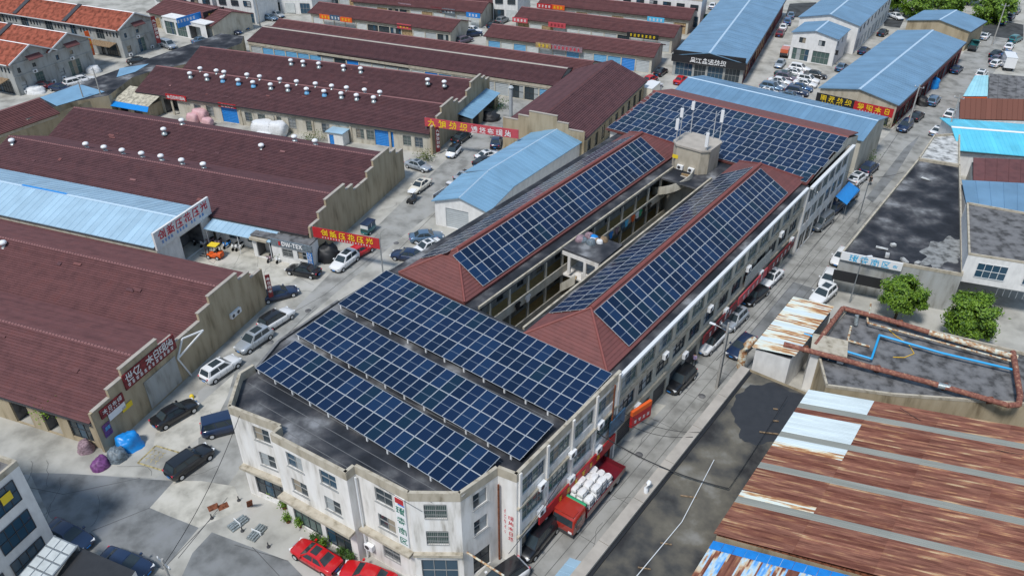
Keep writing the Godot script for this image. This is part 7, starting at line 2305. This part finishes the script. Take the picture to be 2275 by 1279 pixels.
	part("roof", s, paint("navy"), tw)
	for z in [[-0.75, 0.6], [-0.75, -0.6], [0.95, 0.0]]: wheel(tw, Vector3(z[0], 0.28, z[1]), 0.28)
	var gc := thing("utility_cart", "small black cart with a flat white sunroof in the lane", "cart", Vector3(-15.06, 0, -105.57), 20.0)
	s = st()
	loft(s, [[-1.0, 0.45, 0.25, 0.7], [-0.6, 0.5, 0.25, 0.75], [0.4, 0.48, 0.25, 0.55], [1.0, 0.35, 0.3, 0.8]])
	part("body", s, paint("black"), gc)
	s = st()
	box(s, Vector3(0.2, 1.75, 0), Vector3(1.4, 0.06, 0.95))
	part("sunroof", s, M.white_paint, gc)
	s = st()
	for x in [-0.4, 0.8]: beam(s, Vector3(x, 0.6, 0), Vector3(x, 1.75, 0), 0.05, 0.05)
	part("posts", s, M.steel, gc)
	for z in [[-0.7, 0.45], [-0.7, -0.45], [0.85, 0.0]]: wheel(gc, Vector3(z[0], 0.25, z[1]), 0.25)
	# lamp posts and poles
	lamp_post("grey street lamp leaning over the street opposite the black car", Vector3(22.03, 0, -63.58), 7.0, dirv(305.0) * 1.6)
	lamp_post("street lamp in front of the plain black fascia sheet", Vector3(41.49, 0, -78.93), 6.2, dirv(80.0) * 0.8)
	lamp_post("street lamp beside the black roof edge", Vector3(49.64, 0, -98.61), 6.5, dirv(290.0) * 1.6)
	var ends := []
	for p in [[Vector3(21.68, 0, -63.08), 8.6, "stout concrete utility pole at the low building parapet"], [Vector3(-76.46, 0, -140.78), 9.0, "tall concrete utility pole behind the pale blue shed row"], [Vector3(-78.98, 0, -139.20), 7.0, "thin utility pole beside the dark row building"], [Vector3(71.23, 0, -133.16), 8.5, "utility pole by the long blue hall corner"], [Vector3(112.99, 0, -184.81), 9.5, "utility pole with insulators at the roadside row"], [Vector3(74.09, 0, -125.21), 9.5, "bare pole rising beside the pale patchy deck"], [Vector3(-63.27, 0, -199.95), 9.0, "pole between the lane and the long shop row"], [Vector3(39.24, 0, -92.06), 9.0, "utility pole at the maroon fascia boards"], [Vector3(-24.39, 8.6, -34.80) * Vector3(1, 0, 1), 9.0, "utility pole at the junction that carries cables"]]:
		var o := thing("utility_pole", p[2], "utility pole", p[0], 37.4, "utility poles")
		s = st()
		tube(s, [Vector3.ZERO, Vector3.UP * p[1]], 0.16, 8, 0.10)
		part("pole", s, M.concrete_pole, o)
		s = st()
		box(s, Vector3.UP * (p[1] - 0.5), Vector3(0.1, 0.1, 1.6))
		part("crossarm", s, M.steel, o)
		for z in [-0.7, 0.0, 0.7]:
			s = st()
			lathe(s, Vector3(0, p[1] - 0.44, z), [Vector2(0.05, 0), Vector2(0.06, 0.1), Vector2(0.03, 0.2), Vector2(0.001, 0.22)], 6)
			part("insulator", s, M.white_paint, o)
	for w in [[Vector3(-24.36, 8.5, -34.65), Vector3(-22.60, 10.2, -48.93), "thin black cable along the front road to the white corner"], [Vector3(7.11, 9.3, -51.93), Vector3(6.89, 6, -50.89), "black downlead on the white street front"], [Vector3(6.89, 6, -50.89), Vector3(18.53, 3.6, -46.02), "thick black cable slung over the street"], [Vector3(9.46, 5.6, -53.96), Vector3(17.56, 3.7, -52.69), "upper sagging cable over the street"], [Vector3(9.40, 5.2, -53.18), Vector3(16.62, 3.7, -52.10), "lower sagging cable over the street"], [Vector3(-0.26, 4.5, -38.69), Vector3(7.34, 6, -51.46), "slack cable under the street front boards"], [Vector3(18.57, 3.5, -46.11), Vector3(26.75, 4, -57.30), "black cable across the puddled roof"], [Vector3(35.99, 5.4, -54.18), Vector3(44.04, 5.6, -48.00), "dark cable lying over the rusty roof"], [Vector3(48.36, 6, -103.58), Vector3(56.70, 6, -103.28), "cable over the street by the blue awning"], [Vector3(19.31, 8.2, -57.65), Vector3(34.23, 8.4, -76.99), "overhead wire above the parked street cars"], [Vector3(34.23, 8.4, -76.99), Vector3(62.56, 8, -117.82), "overhead wire rising along the street"]]:
		s = st()
		var pts := []
		for k in 11:
			var t := k / 10.0
			pts.append(w[0].lerp(w[1], t) + Vector3.DOWN * 0.9 * 4.0 * t * (1.0 - t) * (0.4 if w[0].y < 4.0 else 1.0))
		tube(s, pts, 0.055 if w[2].contains("thick") else 0.025, 5)
		var o := part("cable", s, M.black, self)
		tag(o, w[2], "cable", "overhead cables")
	var lp := thing("leaning_pole", "rusty white pole projecting over the street corner", "pole", Vector3(-3.63, 3.5, -39.66), 90.0)
	s = st()
	tube(s, [Vector3.ZERO, Vector3(-0.60, 3.6, -37.37) - Vector3(-3.63, 3.5, -39.66)], 0.09, 8)
	part("pole", s, M.pipe_white, lp)
	# hood vents over the parapet, bent duct by the canopy
	var du := thing("duct_elbow", "cream sheet metal duct elbow beside the rusty canopy", "duct", Vector3(24.36, 0, -64.69), 37.4)
	s = st()
	tube(s, [Vector3(0, 1.5, 0), Vector3(0, 3.6, 0), Vector3(0.3, 4.2, 0.1), Vector3(0.9, 4.4, 0.2), Vector3(1.6, 4.4, 0.4)], 0.42, 10)
	part("duct", s, M.pipe_white, du)
	var hv := thing("roof_vent", "small white cowl vent on the street parapet coping", "vent", Mp(43.2, -18.7, 3.56), 37.4)
	s = st()
	tube(s, [Vector3.ZERO, Vector3(0, 0.5, 0), Vector3(0.2, 0.8, 0), Vector3(0.5, 0.8, 0)], 0.2, 8)
	part("cowl", s, M.white_paint, hv)
	var ba := thing("awning", "bright blue fabric awning by the far array corner", "awning", Mp(111.5, -24.3, 0), 37.4)
	s = st()
	slab(s, Vector3(-3.0, 2.5, 1.8), Vector3(3.0, 2.5, 1.8), Vector3(-3.0, 3.3, 0.0), Vector3(3.0, 3.3, 0.0), 0.05)
	part("awning_sheet", s, M.tarp_blue, ba)
	s = st()
	for x in [-2.9, 2.9]: tube(s, [Vector3(x, 0, 1.75), Vector3(x, 2.48, 1.75)], 0.04, 6)
	part("posts", s, M.steel, ba)
	# laundry in the courtyard
	i = 0
	for c in [["blue_text", 77.5], ["blue_dull", 76.6], ["orange", 79.2], ["white_paint", 80.3], ["green", 81.0], ["black", 82.0], ["black", 83.4], ["tarp_pink", 75.2], ["white_paint", 56.6], ["black", 54.8], ["blue_sign", 73.8]]:
		s = st()
		var o := thing("hanging_shirt", ["sky blue", "dark blue", "orange", "white", "green", "black", "black", "pink", "white", "black", "blue"][i] + " shirt hung over the courtyard gallery", "laundry", Mp(c[1], -41.1, 7.3), 37.4, "laundry in the courtyard")
		for side in [-0.03, 0.03]:
			quad(s, Vector3(-0.35, 0, side), Vector3(0.35, 0, side), Vector3(0.28, -0.9, side * 1.6), Vector3(-0.28, -0.9, side * 1.6))
			quad(s, Vector3(-0.35, 0, side), Vector3(-0.55, -0.3, side), Vector3(-0.45, -0.42, side), Vector3(-0.28, -0.2, side))
			quad(s, Vector3(0.35, 0, side), Vector3(0.55, -0.3, side), Vector3(0.45, -0.42, side), Vector3(0.28, -0.2, side))
		part("shirt", s, M[c[0]], o)
		i += 1
	for k in 26:
		var u := 57.5 + rng.randf() * 26.0 if k > 8 else 65.9 + rng.randf() * 2.0
		var v := -39.6 + rng.randf() * 1.8 if k > 8 else -41.0 + rng.randf() * 3.0
		var y := 0.04 if k > 8 else 9.86
		var mm: Material = [M.bale_white, M.tarp_pink, M.tarp_grey, M.wood, M.tarp_blue][k % 5]
		heap("scrap_bag", ["white", "pink", "grey", "brown", "blue"][k % 5] + " bag among the clutter of the courtyard", Mp(u, v, y), Vector3(0.5, 0.5, 0.45) * rng.randf_range(0.7, 1.3), mm, 40 + k, "bag", "clutter in the courtyard")

func forklift(label: String, at: Vector3, az: float) -> void:
	var o := thing("forklift_truck", label, "forklift", at, az)
	var s := st()
	loft(s, [[-1.2, 0.45, 0.3, 0.95], [-1.0, 0.55, 0.25, 1.1], [-0.2, 0.55, 0.25, 0.9], [0.1, 0.55, 0.25, 0.6], [0.8, 0.52, 0.25, 0.7]])
	part("body", s, M.orange, o)
	s = st()
	box(s, Vector3(-0.25, 2.05, 0), Vector3(1.3, 0.1, 1.05))
	part("overhead_guard", s, M.yellow, o)
	s = st()
	for x in [-0.85, 0.45]:
		for z in [-0.48, 0.48]: beam(s, Vector3(x, 0.8, z), Vector3(x * 0.9, 2.02, z), 0.06, 0.06)
	part("posts", s, M.frame_dark, o)
	s = st()
	box(s, Vector3(-0.4, 1.0, 0), Vector3(0.5, 0.15, 0.5))
	box(s, Vector3(-0.62, 1.25, 0), Vector3(0.12, 0.5, 0.5))
	part("seat", s, M.rubber, o)
	s = st()
	for z in [-0.35, 0.35]: beam(s, Vector3(0.98, 0.1, z), Vector3(0.98, 2.1, z), 0.1, 0.12)
	for y in [0.4, 1.2, 2.0]: beam(s, Vector3(0.98, y, -0.35), Vector3(0.98, y, 0.35), 0.08, 0.08)
	part("mast", s, M.frame_dark, o)
	for z in [-0.25, 0.25]:
		s = st()
		box(s, Vector3(1.6, 0.12, z), Vector3(1.1, 0.05, 0.12))
		part("fork", s, M.frame_dark, o)
	for x in [-0.75, 0.6]:
		for z in [-0.5, 0.5]: wheel(o, Vector3(x, 0.3, z), 0.3)

# ---------- people: one continuous surface from joined tapered capsules ----------
func person(label: String, at: Vector3, az: float, shirt: Material, legs: Material) -> void:
	var o := thing("person", label, "person", Vector3(at.x, 0.01, at.z), az)
	var B := [
		[Vector3(0, 0.95, 0), Vector3(0, 1.38, 0), 0.15, 0.165], [Vector3(0, 1.38, -0.16), Vector3(0, 1.38, 0.16), 0.075, 0.075], [Vector3(0, 1.40, 0), Vector3(0, 1.52, 0), 0.06, 0.055], [Vector3(0.01, 1.58, 0), Vector3(0.01, 1.66, 0), 0.088, 0.092],
		[Vector3(0, 0.93, 0.09), Vector3(0.14, 0.50, 0.10), 0.095, 0.06], [Vector3(0.14, 0.50, 0.10), Vector3(0.08, 0.09, 0.10), 0.06, 0.042], [Vector3(0.08, 0.06, 0.10), Vector3(0.24, 0.04, 0.11), 0.045, 0.035],
		[Vector3(0, 0.93, -0.09), Vector3(-0.06, 0.50, -0.10), 0.095, 0.06], [Vector3(-0.06, 0.50, -0.10), Vector3(-0.26, 0.12, -0.10), 0.06, 0.042], [Vector3(-0.26, 0.09, -0.10), Vector3(-0.12, 0.04, -0.11), 0.045, 0.035],
		[Vector3(0, 1.37, 0.2), Vector3(-0.06, 1.10, 0.25), 0.055, 0.045], [Vector3(-0.06, 1.10, 0.25), Vector3(0.06, 0.88, 0.26), 0.045, 0.034], [Vector3(0.06, 0.88, 0.26), Vector3(0.11, 0.79, 0.26), 0.036, 0.028],
		[Vector3(0, 1.37, -0.2), Vector3(0.02, 1.10, -0.25), 0.055, 0.045], [Vector3(0.02, 1.10, -0.25), Vector3(0.14, 0.90, -0.25), 0.045, 0.034], [Vector3(0.14, 0.90, -0.25), Vector3(0.19, 0.82, -0.25), 0.036, 0.028],
	]
	var h := 0.032
	var lo := Vector3(-0.42, -0.03, -0.38)
	var n := Vector3i(25, 57, 24)
	var f := PackedFloat32Array()
	f.resize((n.x + 1) * (n.y + 1) * (n.z + 1))
	var id := func(x: int, y: int, z: int) -> int: return (x * (n.y + 1) + y) * (n.z + 1) + z
	f.fill(1.0)
	for b in B:
		var p: Vector3 = b[0]
		var q: Vector3 = b[1]
		var mn := p.min(q) - Vector3.ONE * 0.3 - lo
		var mx := p.max(q) + Vector3.ONE * 0.3 - lo
		var d := q - p
		var dd := d.length_squared()
		for x in range(maxi(0, int(mn.x / h)), mini(n.x, int(mx.x / h)) + 1):
			for y in range(maxi(0, int(mn.y / h)), mini(n.y, int(mx.y / h)) + 1):
				for z in range(maxi(0, int(mn.z / h)), mini(n.z, int(mx.z / h)) + 1):
					var v := lo + Vector3(x, y, z) * h
					var t := clampf((v - p).dot(d) / dd, 0.0, 1.0)
					var e: float = (v - p - d * t).length() - lerpf(b[2], b[3], t)
					var k := (x * (n.y + 1) + y) * (n.z + 1) + z
					var hh := maxf(0.05 - absf(f[k] - e), 0.0) / 0.05
					f[k] = minf(f[k], e) - hh * hh * 0.0125
	var vert := {}
	var st3 := [st(), st(), st()]
	for g in st3: g.set_smooth_group(0)
	for x in n.x:
		for y in n.y:
			for z in n.z:
				var acc := Vector3.ZERO
				var cnt := 0
				var c := []
				for k in 8: c.append(f[id.call(x + (k & 1), y + ((k >> 1) & 1), z + ((k >> 2) & 1))])
				for e in [[0, 1], [2, 3], [4, 5], [6, 7], [0, 2], [1, 3], [4, 6], [5, 7], [0, 4], [1, 5], [2, 6], [3, 7]]:
					var a: float = c[e[0]]
					var b: float = c[e[1]]
					if (a < 0.0) != (b < 0.0):
						var t := a / (a - b)
						var pa := Vector3(e[0] & 1, (e[0] >> 1) & 1, (e[0] >> 2) & 1)
						var pb := Vector3(e[1] & 1, (e[1] >> 1) & 1, (e[1] >> 2) & 1)
						acc += pa.lerp(pb, t)
						cnt += 1
				if cnt > 0: vert[Vector3i(x, y, z)] = lo + (Vector3(x, y, z) + acc / cnt) * h
	for x in range(1, n.x):
		for y in range(1, n.y):
			for z in range(1, n.z):
				var a: float = f[id.call(x, y, z)]
				for ax in 3:
					var step := Vector3i(1 if ax == 0 else 0, 1 if ax == 1 else 0, 1 if ax == 2 else 0)
					var b: float = f[id.call(x + step.x, y + step.y, z + step.z)]
					if (a < 0.0) == (b < 0.0): continue
					var u := Vector3i(0, 1, 0) if ax == 0 else (Vector3i(0, 0, 1) if ax == 1 else Vector3i(1, 0, 0))
					var w := Vector3i(0, 0, 1) if ax == 0 else (Vector3i(1, 0, 0) if ax == 1 else Vector3i(0, 1, 0))
					var c := Vector3i(x, y, z)
					var qs := [vert.get(c), vert.get(c - u), vert.get(c - u - w), vert.get(c - w)]
					if qs.has(null): continue
					var yy: float = qs[0].y
					var which := 0
					if yy > 1.46 or (absf(qs[0].z) > 0.2 and yy < 1.16): which = 2
					elif yy < 0.96: which = 1
					if a < 0.0: quad(st3[which], qs[0], qs[1], qs[2], qs[3])
					else: quad(st3[which], qs[3], qs[2], qs[1], qs[0])
	var am := ArrayMesh.new()
	var mm := [shirt, legs, M.skin]
	for k in 3:
		st3[k].generate_normals()
		am = st3[k].commit(am)
		am.surface_set_material(k, mm[k])
	inst("body", am, o)
	var s := st()
	lathe(s, Vector3(-0.012, 1.66, 0), [Vector2(0.108, -0.03), Vector2(0.112, 0.03), Vector2(0.08, 0.09), Vector2(0.001, 0.115)], 12)
	part("hair", s, M.black, o)
	s = st()
	for z in [-0.035, 0.035]: box(s, Vector3(0.098, 1.635, z), Vector3(0.012, 0.014, 0.022))
	box(s, Vector3(0.095, 1.575, 0), Vector3(0.01, 0.01, 0.045))
	part("eyes_and_mouth", s, M.black, o)
	s = st()
	beam(s, Vector3(0.095, 1.635, 0), Vector3(0.118, 1.60, 0), 0.022, 0.022)
	part("nose", s, M.skin, o)

func people() -> void:
	person("person in a lilac top and dark trousers walking by the black car", Vector3(19.97, 0, -66.81), 40.0, M.lilac, M.black)
	person("person in black clothes walking in the street by the white car", Vector3(56.10, 0, -111.04), 215.0, M.black, M.black)
